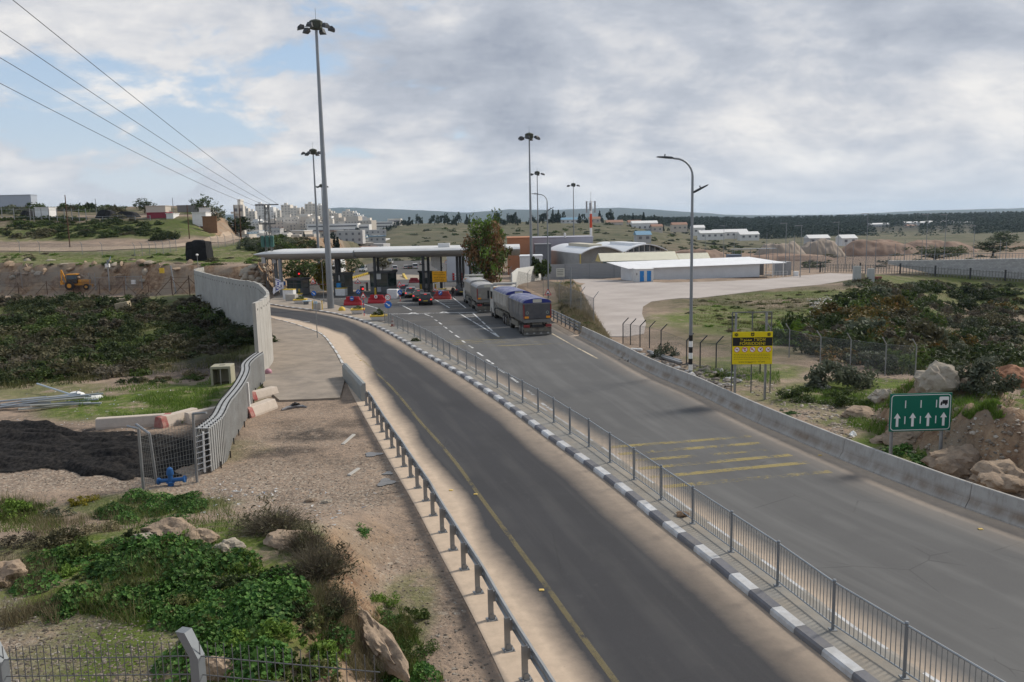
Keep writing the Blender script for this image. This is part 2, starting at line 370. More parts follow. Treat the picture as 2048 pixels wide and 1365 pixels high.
def blob_zone(u, v, rx, ry, ch, s=1.0, world=None):
    P = G(u, v) if world is None else Vector(world)
    d = np.sqrt(((gx - P.x) / rx) ** 2 + ((gy - P.y) / ry) ** 2) + .45 * fbm(gx, gy, max(rx, ry) * .5, 4)
    zone[:, ch] = np.maximum(zone[:, ch], s * (1 - ss(d, .65, 1.15)))
for b in [(300, 800, 6, 4, 0), (420, 775, 4, 3, 0), (180, 800, 3, 2.5, 0, .7), (60, 785, 4, 3, 0, .6), (330, 1120, 4.5, 3.5, 0), (430, 1240, 3, 3.5, 0), (250, 1300, 2.2, 2, 0, .6), (640, 1330, 1.6, 3, 0), (300, 1010, 3, 1.2, 0, .8), (800, 1250, 1.0, 3, 0, .5),
          (380, 905, 3, 2, 0, .3), (1900, 810, 5, 3, 0), (1760, 775, 5, 3, 0), (2020, 800, 4, 3, 0), (1650, 790, 4, 3, 0, .9), (1480, 745, 4, 4, 0, .8), (1450, 720, 3, 2, 0, .6), (1720, 840, 2, 2, 0, .7), (1860, 900, 2, 1.5, 0, .8), (1560, 640, 16, 10, 0, .9), (1440, 620, 5, 6, 0, .9), (1700, 590, 20, 8, 0, .7), (1650, 660, 14, 10, 0, .6),
          (440, 520, 12, 8, 0), (200, 516, 44, 12, 0, .8), (330, 508, 24, 10, 0, .8), (60, 512, 34, 9, 0, .8), (340, 520, 14, 7, 0), (200, 520, 16, 6, 0), (90, 525, 14, 5, 0, .8), (520, 520, 8, 8, 0, .9), (150, 462, 30, 10, 0, .7), (60, 470, 26, 9, 0, .7), (280, 455, 20, 9, 0, .6), (420, 437, 10, 8, 0, .9), (560, 492, 14, 16, 3), (540, 495, 14, 14, 0, .6), (600, 490, 12, 20, 0, .6), (120, 640, 40, 22, 3), (300, 640, 34, 22, 3), (150, 640, 30, 20, 0, .55), (330, 660, 26, 16, 0, .5), (60, 448, 40, 12, 3), (200, 452, 40, 12, 3), (300, 462, 24, 10, 3), (330, 455, 20, 12, 0, .7), (150, 425, 60, 14, 3), (60, 410, 60, 20, 3), (1800, 575, 34, 10, 3), (1950, 578, 34, 12, 3), (1980, 600, 30, 14, 0, .6), (420, 660, 12, 14, 3), (60, 700, 14, 10, 3), (250, 720, 14, 8, 3, .8),
          (1900, 650, 40, 30, 3), (1750, 700, 18, 14, 3), (2000, 720, 22, 14, 3), (1150, 600, 5, 14, 3, .9), (1130, 570, 4, 8, 3, .9),
          (560, 880, 3.2, 2.2, 1, .5), (480, 960, 3.5, 3, 1), (620, 1010, 3, 2, 1), (720, 960, 2.5, 3, 1, .7), (100, 960, 6, 2, 1), (60, 1270, 3, 3, 1), (200, 1250, 3, 2.2, 1), (420, 990, 3, 2, 1), (700, 1100, 1.6, 3, 1, .8), (860, 1200, 1, 3, 1, .4), (340, 1075, 1.8, .9, 1), (1560, 750, 6, 3, 1, .5), (1750, 800, 4, 2, 1, .6), (1300, 640, 4, 6, 1, .5),
          (640, 870, 2.0, 1.2, 2, .7), (560, 905, 1.8, .7, 2, .7), (690, 850, 1, 1, 2, .5), (120, 885, 7, 2.4, 2), (250, 910, 4, 1.6, 2), (20, 880, 4, 3, 2), (400, 730, 6, 6, 2, .75)]:
    blob_zone(*b)
zone[:, 3] = np.maximum(zone[:, 3], (ss(gy, 300, 420) * .8)); zone[:, 2] = np.maximum(zone[:, 2], .75 * ss(gy, 1000, 1100) * (1 - ss(gy, 1800, 2300)) * ss(gx / np.maximum(gy, 1), .15, .2))
tz = npmesh('ground', np.c_[gx, gy, GZ], FQ, [], smooth=True)
ca = tz.color_attributes.new('zone', 'FLOAT_COLOR', 'POINT'); ca.data.foreach_set('color', zone.ravel())
def groundmat():
    m = bpy.data.materials.new('ground_soil'); m.use_nodes = True; N, L = nt(m); b = N['Principled BSDF']; b.inputs['Roughness'].default_value = .95; b.inputs['Specular IOR Level'].default_value = .1
    tc = N.new('ShaderNodeTexCoord'); at_ = N.new('ShaderNodeVertexColor'); at_.layer_name = 'zone'; sp = N.new('ShaderNodeSeparateColor'); L.new(at_.outputs[0], sp.inputs[0])
    def noise(s, d=6, r=.6):
        n = N.new('ShaderNodeTexNoise'); n.inputs['Scale'].default_value = s; n.inputs['Detail'].default_value = d; n.inputs['Roughness'].default_value = r; L.new(tc.outputs['Object'], n.inputs['Vector']); return n.outputs['Fac']
    def ramp(f, a, bb, lo=0, hi=1):
        n = N.new('ShaderNodeMapRange'); n.inputs[1].default_value = a; n.inputs[2].default_value = bb; n.inputs[3].default_value = lo; n.inputs[4].default_value = hi; L.new(f, n.inputs[0]); return n.outputs[0]
    def mix(f, c1, c2):
        n = N.new('ShaderNodeMix'); n.data_type = 'RGBA'
        if isinstance(f, float): n.inputs[0].default_value = f
        else: L.new(f, n.inputs[0])
        for k, c in ((6, c1), (7, c2)):
            if isinstance(c, tuple): n.inputs[k].default_value = c + (1,)
            else: L.new(c, n.inputs[k])
        return n.outputs[2]
    def mul(a_, b_, op='MULTIPLY'):
        n = N.new('ShaderNodeMath'); n.operation = op
        for k, c in ((0, a_), (1, b_)):
            if isinstance(c, (int, float)): n.inputs[k].default_value = c
            else: L.new(c, n.inputs[k])
        n.use_clamp = True; return n.outputs[0]
    soil = mix(ramp(noise(.35), .35, .65), (.305, .232, .176), (.16, .125, .098))
    soil = mix(ramp(noise(3.5, 8, .7), .45, .75), soil, (.39, .285, .205))
    vor = N.new('ShaderNodeTexVoronoi'); vor.inputs['Scale'].default_value = 9; L.new(tc.outputs['Object'], vor.inputs['Vector'])
    vor2 = N.new('ShaderNodeTexVoronoi'); vor2.inputs['Scale'].default_value = 3.3; L.new(tc.outputs['Object'], vor2.inputs['Vector'])
    stone = mix(ramp(vor.outputs['Color'], .1, .9), (.16, .13, .105), (.46, .39, .31))
    gf = mul(sp.outputs[1], ramp(vor.outputs['Distance'], .62, .25), 'MULTIPLY')
    soil = mix(gf, soil, stone)
    soil = mix(mul(ramp(noise(1.3, 5), .55, .6), ramp(vor2.outputs['Distance'], .35, .2)), soil, (.30, .25, .2))
    dry = mix(ramp(noise(.9, 8, .75), .4, .62), (.115, .105, .055), (.045, .052, .024))
    fd = mul(sp.outputs[2], ramp(noise(1.6, 10, .8), .36, .5))
    fa = mul(at_.outputs['Alpha'], ramp(noise(.16, 8, .72), .3, .55))
    soil = mix(fa, soil, dry)
    far = mix(ramp(noise(.045, 10, .75), .42, .58), (.16, .14, .09), (.05, .062, .03))
    geo = N.new('ShaderNodeNewGeometry'); sx = N.new('ShaderNodeSeparateXYZ'); L.new(geo.outputs['Position'], sx.inputs[0])
    far = mix(ramp(noise(.012, 6), .4, .62), far, (.105, .10, .065)); dv = N.new('ShaderNodeMath'); dv.operation = 'DIVIDE'; L.new(sx.outputs[0], dv.inputs[0]); L.new(sx.outputs[1], dv.inputs[1]); red = mul(mul(ramp(dv.outputs[0], .16, .22), ramp(sx.outputs[1], 560, 430)), ramp(noise(.03, 8, .7), .38, .55)); far = mix(red, far, (.25, .165, .12)); far = mix(ramp(sx.outputs[1], 3000, 5000), far, (.045, .06, .05))
    soil = mix(ramp(sx.outputs[1], 230, 400, 0, .92), soil, far)
    grass = mix(ramp(noise(2.2, 8, .7), .35, .65), (.13, .165, .035), (.06, .09, .02))
    fg = mul(sp.outputs[0], ramp(noise(.7, 8, .75), .34, .5)); soil = mix(fg, soil, grass)
    soil = mix(fd, soil, mix(ramp(noise(6, 8), .4, .7), (.018, .017, .018), (.055, .052, .05)))
    ns = N.new('ShaderNodeSeparateXYZ'); L.new(geo.outputs['True Normal'], ns.inputs[0])
    rock = mix(ramp(noise(1.1, 10, .75), .38, .62), (.36, .255, .165), (.15, .088, .055))
    rock = mix(ramp(noise(.25, 5), .45, .6), rock, (.27, .215, .16))
    soil = mix(mul(ramp(ns.outputs[2], .93, .78), ramp(sx.outputs[1], 330, 300)), soil, rock)
    L.new(soil, b.inputs['Base Color'])
    bp = N.new('ShaderNodeBump'); bp.inputs['Strength'].default_value = .7; bp.inputs['Distance'].default_value = .12
    ad = N.new('ShaderNodeMath'); ad.operation = 'ADD'; L.new(noise(4, 10, .75), ad.inputs[0]); L.new(mul(vor.outputs['Distance'], .35), ad.inputs[1]); L.new(ad.outputs[0], bp.inputs['Height']); L.new(bp.outputs[0], b.inputs['Normal'])
    return m
tz.materials.append(groundmat())
ground = struct(obj('ground', tz))
def roadmat(name, kind):
    m = bpy.data.materials.new(name); m.use_nodes = True; N, L = nt(m); b = N['Principled BSDF']; b.inputs['Roughness'].default_value = .82; b.inputs['Specular IOR Level'].default_value = .25
    tc = N.new('ShaderNodeTexCoord')
    def attr(a):
        n = N.new('ShaderNodeAttribute'); n.attribute_name = a; return n.outputs['Fac']
    def noise(s, d=6, r=.6, vec=None):
        n = N.new('ShaderNodeTexNoise'); n.inputs['Scale'].default_value = s; n.inputs['Detail'].default_value = d; n.inputs['Roughness'].default_value = r; L.new(vec or tc.outputs['Object'], n.inputs['Vector']); return n.outputs['Fac']
    def mth(op, a_, b_, cl=False):
        n = N.new('ShaderNodeMath'); n.operation = op; n.use_clamp = cl
        for k, c in ((0, a_), (1, b_)):
            if isinstance(c, (int, float)): n.inputs[k].default_value = c
            else: L.new(c, n.inputs[k])
        return n.outputs[0]
    def ramp(f, a, bb, lo=0, hi=1):
        n = N.new('ShaderNodeMapRange'); n.inputs[1].default_value = a; n.inputs[2].default_value = bb; n.inputs[3].default_value = lo; n.inputs[4].default_value = hi; L.new(f, n.inputs[0]); return n.outputs[0]
    def mix(f, c1, c2):
        n = N.new('ShaderNodeMix'); n.data_type = 'RGBA'; L.new(f, n.inputs[0])
        for k, c in ((6, c1), (7, c2)):
            if isinstance(c, tuple): n.inputs[k].default_value = c + (1,)
            else: L.new(c, n.inputs[k])
        return n.outputs[2]
    cmb = N.new('ShaderNodeCombineXYZ'); L.new(mth('MULTIPLY', attr('dr'), 2.6), cmb.inputs[0]); L.new(mth('MULTIPLY', attr('along'), .12), cmb.inputs[1])
    streak = noise(.55, 5, .6, cmb.outputs[0])
    big = noise(.22, 5, .6)
    c = mix(ramp(big, .35, .65), ROADC[kind][0], ROADC[kind][1])
    c = mix(ramp(noise(42, 3, .8), .35, .65, 0, .5), c, ROADC[kind][2])
    c = mix(ramp(streak, .5, .7, 0, .6), c, ROADC[kind][3]); tr = mth('ABSOLUTE', mth('SUBTRACT', mth('FRACT', mth('MULTIPLY', attr('dr'), .56), 0), .5), 0); c = mix(mth('MULTIPLY', ramp(tr, .2, .05, 0, .5), ramp(noise(.3, 4), .4, .6)), c, ROADC[kind][3]); vo = N.new('ShaderNodeTexVoronoi'); vo.feature = 'DISTANCE_TO_EDGE'; vo.inputs['Scale'].default_value = .33; L.new(tc.outputs['Object'], vo.inputs['Vector']); c = mix(mth('MULTIPLY', ramp(vo.outputs['Distance'], .009, .002, 0, .4), ramp(noise(.35, 3), .5, .6)), c, (.03, .03, .03))
    c = mix(ramp(noise(1.6, 8, .75), .60, .72, 0, .22), c, (.13, .125, .115))
    sandc = mix(ramp(noise(2.5, 6, .7), .35, .65), (.53, .415, .31), (.43, .34, .255))
    cm2 = N.new('ShaderNodeCombineXYZ'); L.new(mth('MULTIPLY', attr('along'), .09), cm2.inputs[0]); L.new(mth('MULTIPLY', attr('dr'), .25), cm2.inputs[1]); wob = mth('ADD', mth('MULTIPLY', mth('SUBTRACT', noise(1, 3, .5, cm2.outputs[0]), .5), 1.1), mth('MULTIPLY', mth('SUBTRACT', noise(2.2, 6, .7), .5), .25))
    for a_, w0, w1, st in ROADS[kind]:
        d = mth('ADD', attr(a_), wob)
        c = mix(mth('MULTIPLY', ramp(d, w1, w0), ramp(noise(5, 8, .75), .0, .4), True), c, sandc) if st >= 1 else mix(mth('MULTIPLY', ramp(d, w1, w0), st, True), c, sandc)
    L.new(c, b.inputs['Base Color'])
    bp = N.new('ShaderNodeBump'); bp.inputs['Strength'].default_value = .25; bp.inputs['Distance'].default_value = .01; L.new(noise(60, 3, .7), bp.inputs['Height']); L.new(bp.outputs[0], b.inputs['Normal'])
    return m
ROADC = {'L': ((.038, .0375, .041), (.03, .0295, .032), (.055, .0545, .056), (.066, .064, .063)),
         'R': ((.096, .095, .093), (.075, .074, .074), (.105, .103, .101), (.13, .128, .124)),
         'P': ((.075, .073, .072), (.055, .053, .054), (.09, .087, .084), (.12, .113, .104))}
ROADS = {'L': (('dr', .4, 1.4, .6), ('dl', 1.25, 1.95, 1)), 'R': (('dl', .25, 1.0, .8), ('dr', .25, 1.0, .75), ('dr', .5, 2.0, .2)), 'P': (('dl', 0, .01, .1),)}
def stripmesh(name, A, B, m, nc=18, dz=0.0, skew=None):
    A = np.asarray(A, float); B = np.asarray(B, float); n = len(A)
    t = np.linspace(0, 1, nc)[None, :, None]
    V = (A[:, None, :] * (1 - t) + B[:, None, :] * t).reshape(-1, 3); V[:, 2] = zr(V[:, 1]) + dz
    ix = np.arange(n * nc).reshape(n, nc); Fq = np.stack([ix[:-1, :-1].ravel(), ix[:-1, 1:].ravel(), ix[1:, 1:].ravel(), ix[1:, :-1].ravel()], 1)
    me = npmesh(name, V, Fq, m)
    sl = np.repeat(arclen(B)[:, None], nc, 1).ravel()
    for nm, val in (('dl', segdist(V[:, 0], V[:, 1], A)), ('dr', segdist(V[:, 0], V[:, 1], B)), ('along', sl)):
        a = me.attributes.new(nm, 'FLOAT', 'POINT'); a.data.foreach_set('value', np.asarray(val, np.float32))
    return struct(obj(name, me))
stripmesh('left_road', resample(LEFT, 240), resample(KERB, 240), roadmat('asphalt_exit_road', 'L'), 22, .01)
yy = np.linspace(3, ymaxR, 150)
stripmesh('right_road', np.c_[strip_y(MEDR, yy), yy, zr(yy)], np.c_[strip_y(REDGE, yy), yy, zr(yy)], roadmat('asphalt_entry_road', 'R'), 26, .01)
def polysheet(name, P, m, dz=0.0, thick=0.0):
    pts = [Vector((p[0], p[1], 0)) for p in P]; tri = tessellate_polygon([pts]); mb = MB(); n = len(pts)
    top = [(p.x, p.y, float(zr(p.y)) + dz) for p in pts]
    if thick: mb.add(top + [(a, b, c - thick) for a, b, c in top], [tuple(t) for t in tri] + [(i, (i + 1) % n, n + (i + 1) % n, n + i) for i in range(n)])
    else: mb.add(top, [tuple(t) for t in tri])
    o = mb.build(name, m)
    if not thick:
        for p in o.data.polygons:
            if p.normal.z < 0: o.data.flip_normals(); break
    return struct(o)
def pavemat(name, c1, c2, tan, amt=(.45, .62)):
    m = mat(name, c1, .9, 0, .18, .8, .15, 20, .15, dirt=tuple(tan) + (amt[1],), dsc=.25); return m
polysheet('checkpoint_plaza', PLAZA, mat('asphalt_plaza', (.072, .07, .07), .85, 0, .25, .35, .12, 50, .2, dirt=(.13, .118, .1, .6), dsc=.18), .006)
tanm = mat('dusty_concrete', (.34, .285, .225), .9, 0, .14, .5, .1, 30, .1, dirt=(.2, .18, .155, .7), dsc=.3)
polysheet('lane_slab', PL([(600, 584), (650, 562), (700, 552), (800, 549), (880, 552), (935, 556), (975, 574), (930, 582), (800, 578), (700, 584), (640, 590)]), tanm, .012)
conc = mat('walkway_concrete', (.29, .245, .20), .9, 0, .2, .6, .15, 18, .12, dirt=(.17, .15, .13, .75), dsc=.5)
polysheet('walkway', PATHPOLY, conc, .1, .3)
polysheet('yard', YARDPOLY, mat('yard_concrete', (.40, .355, .325), .9, 0, .1, .25, .1, 20, .12, dirt=(.29, .255, .23, .8), dsc=.12), .03, .3)
medm = mat('median_concrete', (.235, .225, .205), .9, 0, .2, 1.2, .2, 25, .12, dirt=(.32, .265, .2, .7), dsc=.5)
KB = offset(KERB, .32)
stripmesh('median', resample(KB[:212], 200), resample(MEDR, 200), medm, 5, .15)
isl = mat('island_paving', (.27, .235, .2), .9, 0, .18, .6, .15, 20, .12, dirt=(.38, .3, .22, .8), dsc=.25)
polysheet('traffic_island', ISLAND, isl, .12, .3)
def kerbrun(name, P, L0, mats, h=.16, w=.32, seq=(0, 1), gap=.006, s0=0, s1=None, jit=0):
    mb = MB(); d = arclen(P); s = s0; k = 0; s1 = d[-1] if s1 is None else s1
    while s + L0 < s1:
        pts = []
        for q in (s + gap, s + L0 - gap):
            p, t = along(P, q); nrm = Vector((t.y, -t.x, 0)).normalized()
            z = float(zr(p.y)) - .05
            pts.append([(p.x, p.y, z), (p.x + nrm.x * .02, p.y + nrm.y * .02, z + h * .7 + .05), (p.x + nrm.x * .07, p.y + nrm.y * .07, z + h + .05), (p.x + nrm.x * w, p.y + nrm.y * w, z + h + .055), (p.x + nrm.x * w, p.y + nrm.y * w, z)])
        mb.loft(pts, seq[k % len(seq)]); s += L0; k += 1
    return struct(mb.build(name, mats))
wht = mat('white_road_paint', (.54, .54, .54), .8, 0, .18, 2.5, .05, 30, .2, dirt=(.33, .3, .26, .6), dsc=1.2)
blk = mat('dark_kerb_paint', (.16, .16, .175), .8, 0, .2, 2.5, .05, 30, .2, dirt=(.2, .185, .165, .6), dsc=1.2)
greyst = mat('kerb_stone', (.3, .28, .25), .85, 0, .2, 2, .1, 20, .2, dirt=(.36, .29, .22, .7), dsc=.8)
kerbrun('kerb', KERB, 1.0, [wht, blk])
kerbrun('kerb_far_side', offset(MEDR, -.16), 1.0, [wht, greyst], .15, .16, (0, 0, 1))
kerbrun('walkway_kerb', smoothline(PL(pathedge_px[1:]), 80)[::-1], .9, [wht, greyst], .14, .2, (0, 0, 1))
def paint(name, col, wear=.5, sc=6, al=1.0):
    m = bpy.data.materials.new(name); m.use_nodes = True; N, L = nt(m); b = N['Principled BSDF']; b.inputs['Base Color'].default_value = col + (1,); b.inputs['Roughness'].default_value = .75
    tc = N.new('ShaderNodeTexCoord'); n = N.new('ShaderNodeTexNoise'); n.inputs['Scale'].default_value = sc; n.inputs['Detail'].default_value = 9; n.inputs['Roughness'].default_value = .75; L.new(tc.outputs['Object'], n.inputs['Vector'])
    n2 = N.new('ShaderNodeTexNoise'); n2.inputs['Scale'].default_value = .6; n2.inputs['Detail'].default_value = 3; L.new(tc.outputs['Object'], n2.inputs['Vector'])
    ad = N.new('ShaderNodeMath'); ad.operation = 'ADD'; L.new(n.outputs['Fac'], ad.inputs[0]); L.new(n2.outputs['Fac'], ad.inputs[1])
    r = N.new('ShaderNodeMapRange'); r.inputs[1].default_value = 1 + (wear - .5) * .5 - .06; r.inputs[2].default_value = 1 + (wear - .5) * .5 + .1; r.inputs[4].default_value = al; L.new(ad.outputs[0], r.inputs[0])
    t = N.new('ShaderNodeBsdfTransparent'); ms = N.new('ShaderNodeMixShader'); L.new(r.outputs[0], ms.inputs[0]); L.new(t.outputs[0], ms.inputs[1]); L.new(b.outputs[0], ms.inputs[2]); L.new(ms.outputs[0], N['Material Output'].inputs[0]); return m
pw = paint('worn_white_line', (.55, .55, .54), .2); py_ = paint('worn_yellow_line', (.38, .30, .11), .22, 6, .26); py2 = paint('rumble_yellow', (.50, .38, .10), .46, 7, .42)
def ribbon(mb, P, w, dz=.018, mi=0):
    P = np.asarray([tuple(p) for p in P]); A, B = offset(P, -w / 2), offset(P, w / 2); n = len(P)
    vs = [(a[0], a[1], float(zr(a[1])) + dz) for a in A] + [(b[0], b[1], float(zr(b[1])) + dz) for b in B]
    mb.add(vs, [(i, i + 1, n + i + 1, n + i) for i in range(n - 1)], mi)
mb = MB(); ribbon(mb, YEL[:-4], .15); struct(mb.build('yellow_edge_line', py_))
mb = MB()
ribbon(mb, resample(PL([(736, 630), (820, 628), (900, 626.2), (966, 625)]), 30), .4, .02)
for a, b in [((849.5, 628.8), (865.7, 635)), ((869.5, 640), (874.3, 642.5)), ((878, 645.7), (883.4, 649.5)), ((887.6, 653), (894, 658)), ((898.7, 662), (904.8, 666)), ((910.5, 671), (918.5, 676)), ((924, 682), (930, 686)), ((938, 692), (946, 697)), ((954.6, 705.6), (966, 713)), ((973, 720), (987, 729)), ((995, 737.6), (1010, 747)), ((1022, 756), (1036, 766)), ((1052, 780.7), (1068.7, 792)), ((1083, 807), (1105, 822.5))]:
    ribbon(mb, resample(PL([a, b]), 3), .16)
for a, b in [((918, 627), (998, 675)), ((945.7, 626.7), (998, 675)), ((867, 598), (899, 616.5)), ((904, 594.5), (931.5, 616.5)), ((690, 597), (760, 619)), ((805, 612), (823, 621))]:
    ribbon(mb, resample(PL([a, b]), 8), .16)
for a, b in [((931, 631), (950, 630.5)), ((933.5, 634.8), (949, 634.2)), ((939, 639), (953, 638.5)), ((944, 643), (956, 642.5)), ((950, 647.5), (961, 647)), ((957, 652), (968, 651)), ((873, 601), (905, 599.5)), ((877, 604.5), (910, 603)), ((883, 608), (916, 607)), ((890, 612), (922, 611)), ((740, 601), (775, 609)), ((795, 606), (850, 606.5)), ((640, 600), (690, 598)), ((798, 611), (815, 610.5))]:
    ribbon(mb, resample(PL([a, b]), 4), .22)
for a, b in [((560, 638.5), (582, 638)), ((577, 642), (600, 641.5)), ((594, 644.8), (620, 644))]: ribbon(mb, resample(PL([a, b]), 3), .25, .02)
ribbon(mb, resample(PL([(817, 629), (826, 625.5), (836, 629)]), 6), .3, .021); ribbon(mb, resample(PL([(880, 627), (888, 624), (897, 627)]), 6), .3, .021)
struct(mb.build('white_lane_markings', pw))
mb = MB(); ribbon(mb, resample(PL([(1104, 668), (1150, 694), (1195, 718)]), 12), .15); struct(mb.build('right_edge_line', paint('cream_edge_line', (.5, .42, .3), .3)))
mb = MB()
for a, b in [((1221, 895.4), (1501.6, 873.8)), ((1238, 909.5), (1522, 886.8)), ((1256, 924), (1552, 899)), ((1278, 938.5), (1582, 911)), ((1301, 956), (1617, 925.7)), ((1327, 975), (1661.5, 944))]: ribbon(mb, resample(PL([a, b]), 8), .34)
for a, b in [((884, 679), (1010, 675)), ((892, 682.5), (1030, 679)), ((899, 686), (1060, 682)), ((906, 689.5), (1090, 684)), ((913, 696), (1125, 687.5))]: ribbon(mb, resample(PL([a, b]), 8), .3)
struct(mb.build('yellow_rumble_strips', py2))
mb = MB()
for u, v in [(902, 982), (951, 990), (1083, 1182), (721, 722), (1640, 912), (1961, 1060)]:
    p = pr(u, v); mb.bbox(p.x - .07, p.x + .07, p.y - .05, p.y + .05, p.z + .005, p.z + .04, .012)
for i, o in enumerate([mb]): tag(o.build('road_studs', mat('stud_yellow', (.6, .42, .12), .5)), kind='structure')
W = bpy.data.worlds.new('World'); SC.world = W; W.use_nodes = True; N, L = W.node_tree.nodes, W.node_tree.links
SUN_AZ, SUN_EL = R_(58), R_(38)
bg = N['Background']; sky = N.new('ShaderNodeTexSky'); sky.sky_type = 'NISHITA'; sky.sun_disc = False; sky.sun_elevation = SUN_EL; sky.sun_rotation = SUN_AZ; sky.altitude = 150; sky.dust_density = 1.6; sky.ozone_density = 1.5
bg.inputs['Strength'].default_value = .1
tc = N.new('ShaderNodeTexCoord'); sp = N.new('ShaderNodeSeparateXYZ'); L.new(tc.outputs['Generated'], sp.inputs[0])
def M(op, a, b=0.0, cl=False, c=None):
    n = N.new('ShaderNodeMath'); n.operation = op; n.use_clamp = cl
    for k, q in enumerate((a, b) if c is None else (a, b, c)):
        if isinstance(q, (int, float)): n.inputs[k].default_value = q
        else: L.new(q, n.inputs[k])
    return n.outputs[0]
zz = M('ADD', M('MAXIMUM', sp.outputs[2], 0.0), .35)
px, pyy = M('DIVIDE', sp.outputs[0], zz), M('DIVIDE', sp.outputs[1], zz)
def cvec(sx, sy, ox=0, oy=0):
    c = N.new('ShaderNodeCombineXYZ'); L.new(M('MULTIPLY_ADD', px, sx, False, ox), c.inputs[0]); L.new(M('MULTIPLY_ADD', pyy, sy, False, oy), c.inputs[1]); return c.outputs[0]
def NO(vec, s, d=8, r=.6, dist=0):
    n = N.new('ShaderNodeTexNoise'); n.inputs['Scale'].default_value = s; n.inputs['Detail'].default_value = d; n.inputs['Roughness'].default_value = r; n.inputs['Distortion'].default_value = dist; L.new(vec, n.inputs['Vector']); return n.outputs['Fac']
def MR(f, a, b, lo=0.0, hi=1.0, smooth=True):
    n = N.new('ShaderNodeMapRange'); n.interpolation_type = 'SMOOTHSTEP' if smooth else 'LINEAR'
    for k, q in ((1, a), (2, b), (3, lo), (4, hi)):
        n.inputs[k].default_value = q
    L.new(f, n.inputs[0]); return n.outputs[0]
def MX(f, a, b):
    n = N.new('ShaderNodeMix'); n.data_type = 'RGBA'; L.new(f, n.inputs[0])
    for k, q in ((6, a), (7, b)):
        if isinstance(q, tuple): n.inputs[k].default_value = q + (1,)
        else: L.new(q, n.inputs[k])
    return n.outputs[2]
azx = M('DIVIDE', sp.outputs[0], M('MAXIMUM', sp.outputs[1], .15))        # + to the right of the view direction
n1 = NO(cvec(1, 1.1), 3.6, 9, .58, .3); n2 = NO(cvec(1, 1.1, 3.1, 1.7), 1.4, 6, .55, .2); n3 = NO(cvec(1, 1.2, 9.2, 4.1), 9, 8, .62, .2)
dens = M('ADD', M('MULTIPLY', n1, .55), M('MULTIPLY', n2, .45))
cover = M('ADD', dens, MR(azx, -.5, .3, .02, .17))
cover = M('ADD', cover, MR(sp.outputs[2], .0, .12, .035, 0))
mask = MR(cover, .475, .56)
shade = M('ADD', M('MULTIPLY', NO(cvec(1, 1.1, 5.3, 8.2), 1.6, 9, .57, .5), .78), M('MULTIPLY', n3, .22))
dark = M('MULTIPLY', MR(azx, -.15, .5), MR(sp.outputs[2], .10, .27))
sh = M('SUBTRACT', M('ADD', M('MULTIPLY', shade, 1.0), M('MULTIPLY', M('SUBTRACT', n1, .5), .35)), M('MULTIPLY', dark, .13))
ccol = N.new('ShaderNodeValToRGB'); L.new(MR(sh, .29, .64, 0, 1, False), ccol.inputs[0])
E = ccol.color_ramp.elements; E[0].position = 0; E[0].color = (2.5, 2.8, 3.4, 1); E[1].position = 1; E[1].color = (6.7, 6.55, 6.4, 1)
e = E.new(.5); e.color = (4.0, 4.25, 4.75, 1); e = E.new(.74); e.color = (5.3, 5.35, 5.55, 1)
blue = MX(MR(sp.outputs[2], 0, .3), (4.7, 5.4, 6.2), (2.9, 4.2, 5.9))
blue = MX(M('MULTIPLY', mask, 0.0), blue, sky.outputs[0]); base = N.new('ShaderNodeMix'); base.data_type = 'RGBA'; base.inputs[0].default_value = .25; L.new(blue, base.inputs[6]); L.new(sky.outputs[0], base.inputs[7])
skyc = MX(mask, base.outputs[2], ccol.outputs[0])
skyc = MX(MR(sp.outputs[2], -.01, .11, 0.6, 0), skyc, (6.0, 6.25, 6.6))
L.new(skyc, bg.inputs['Color'])
sl = bpy.data.lights.new('sun', 'SUN'); so = bpy.data.objects.new('sun', sl); COL.objects.link(so); sl.energy = 3.0; sl.angle = R_(10); sl.color = (1, .93, .83)
sd = Vector((math.sin(SUN_AZ) * math.cos(SUN_EL), math.cos(SUN_AZ) * math.cos(SUN_EL), math.sin(SUN_EL))); so.rotation_euler = sd.to_track_quat('Z', 'Y').to_euler(); so.location = (40, 0, 60)
SC.view_settings.view_transform = 'Standard'; SC.view_settings.look = 'None'; SC.view_settings.exposure = .42; SC.view_settings.gamma = 1; SC.view_settings.use_curve_mapping = False
hz = MB().box(-18600, 18600, -80, 15900, float(GZ.min()) - 1, max(60, float(GZ.max())) + 4).build('haze', [])
hm = bpy.data.materials.new('thin_air'); hm.use_nodes = True; hm.node_tree.nodes.remove(hm.node_tree.nodes['Principled BSDF'])
vp = hm.node_tree.nodes.new('ShaderNodeVolumePrincipled'); vp.inputs['Density'].default_value = HAZE; vp.inputs['Color'].default_value = (.62, .8, 1, 1); vp.inputs['Anisotropy'].default_value = .2
hm.node_tree.links.new(vp.outputs[0], hm.node_tree.nodes['Material Output'].inputs['Volume']); hz.data.materials.append(hm); tag(hz, kind='stuff')
galv = mat('galvanised_steel', (.27, .28, .29), .5, .55, .18, 2.5, .05, 20, .4, dirt=(.2, .195, .18, .5), dsc=1.5)
pole_m = mat('grey_pole_steel', (.23, .245, .26), .5, .5, .1, .6, 0, 8, .4)
dsteel = mat('dark_steel', (.05, .052, .055), .5, .3, .2, 2)
railm = mat('railing_steel', (.30, .315, .325), .42, .6, .12, 1.5, 0, 8, .4)
concm = mat('cast_concrete', (.42, .40, .365), .9, 0, .14, .8, .2, 14, .12, dirt=(.27, .245, .21, .7), dsc=.9)
whitem = mat('white_sheet', (.72, .72, .71), .6, 0, .06, 1, 0, 8, .3, dirt=(.5, .48, .44, .5), dsc=.8)
redp = mat('red_plastic', (.42, .02, .03), .5, 0, .12, 3, 0, 8, .4)
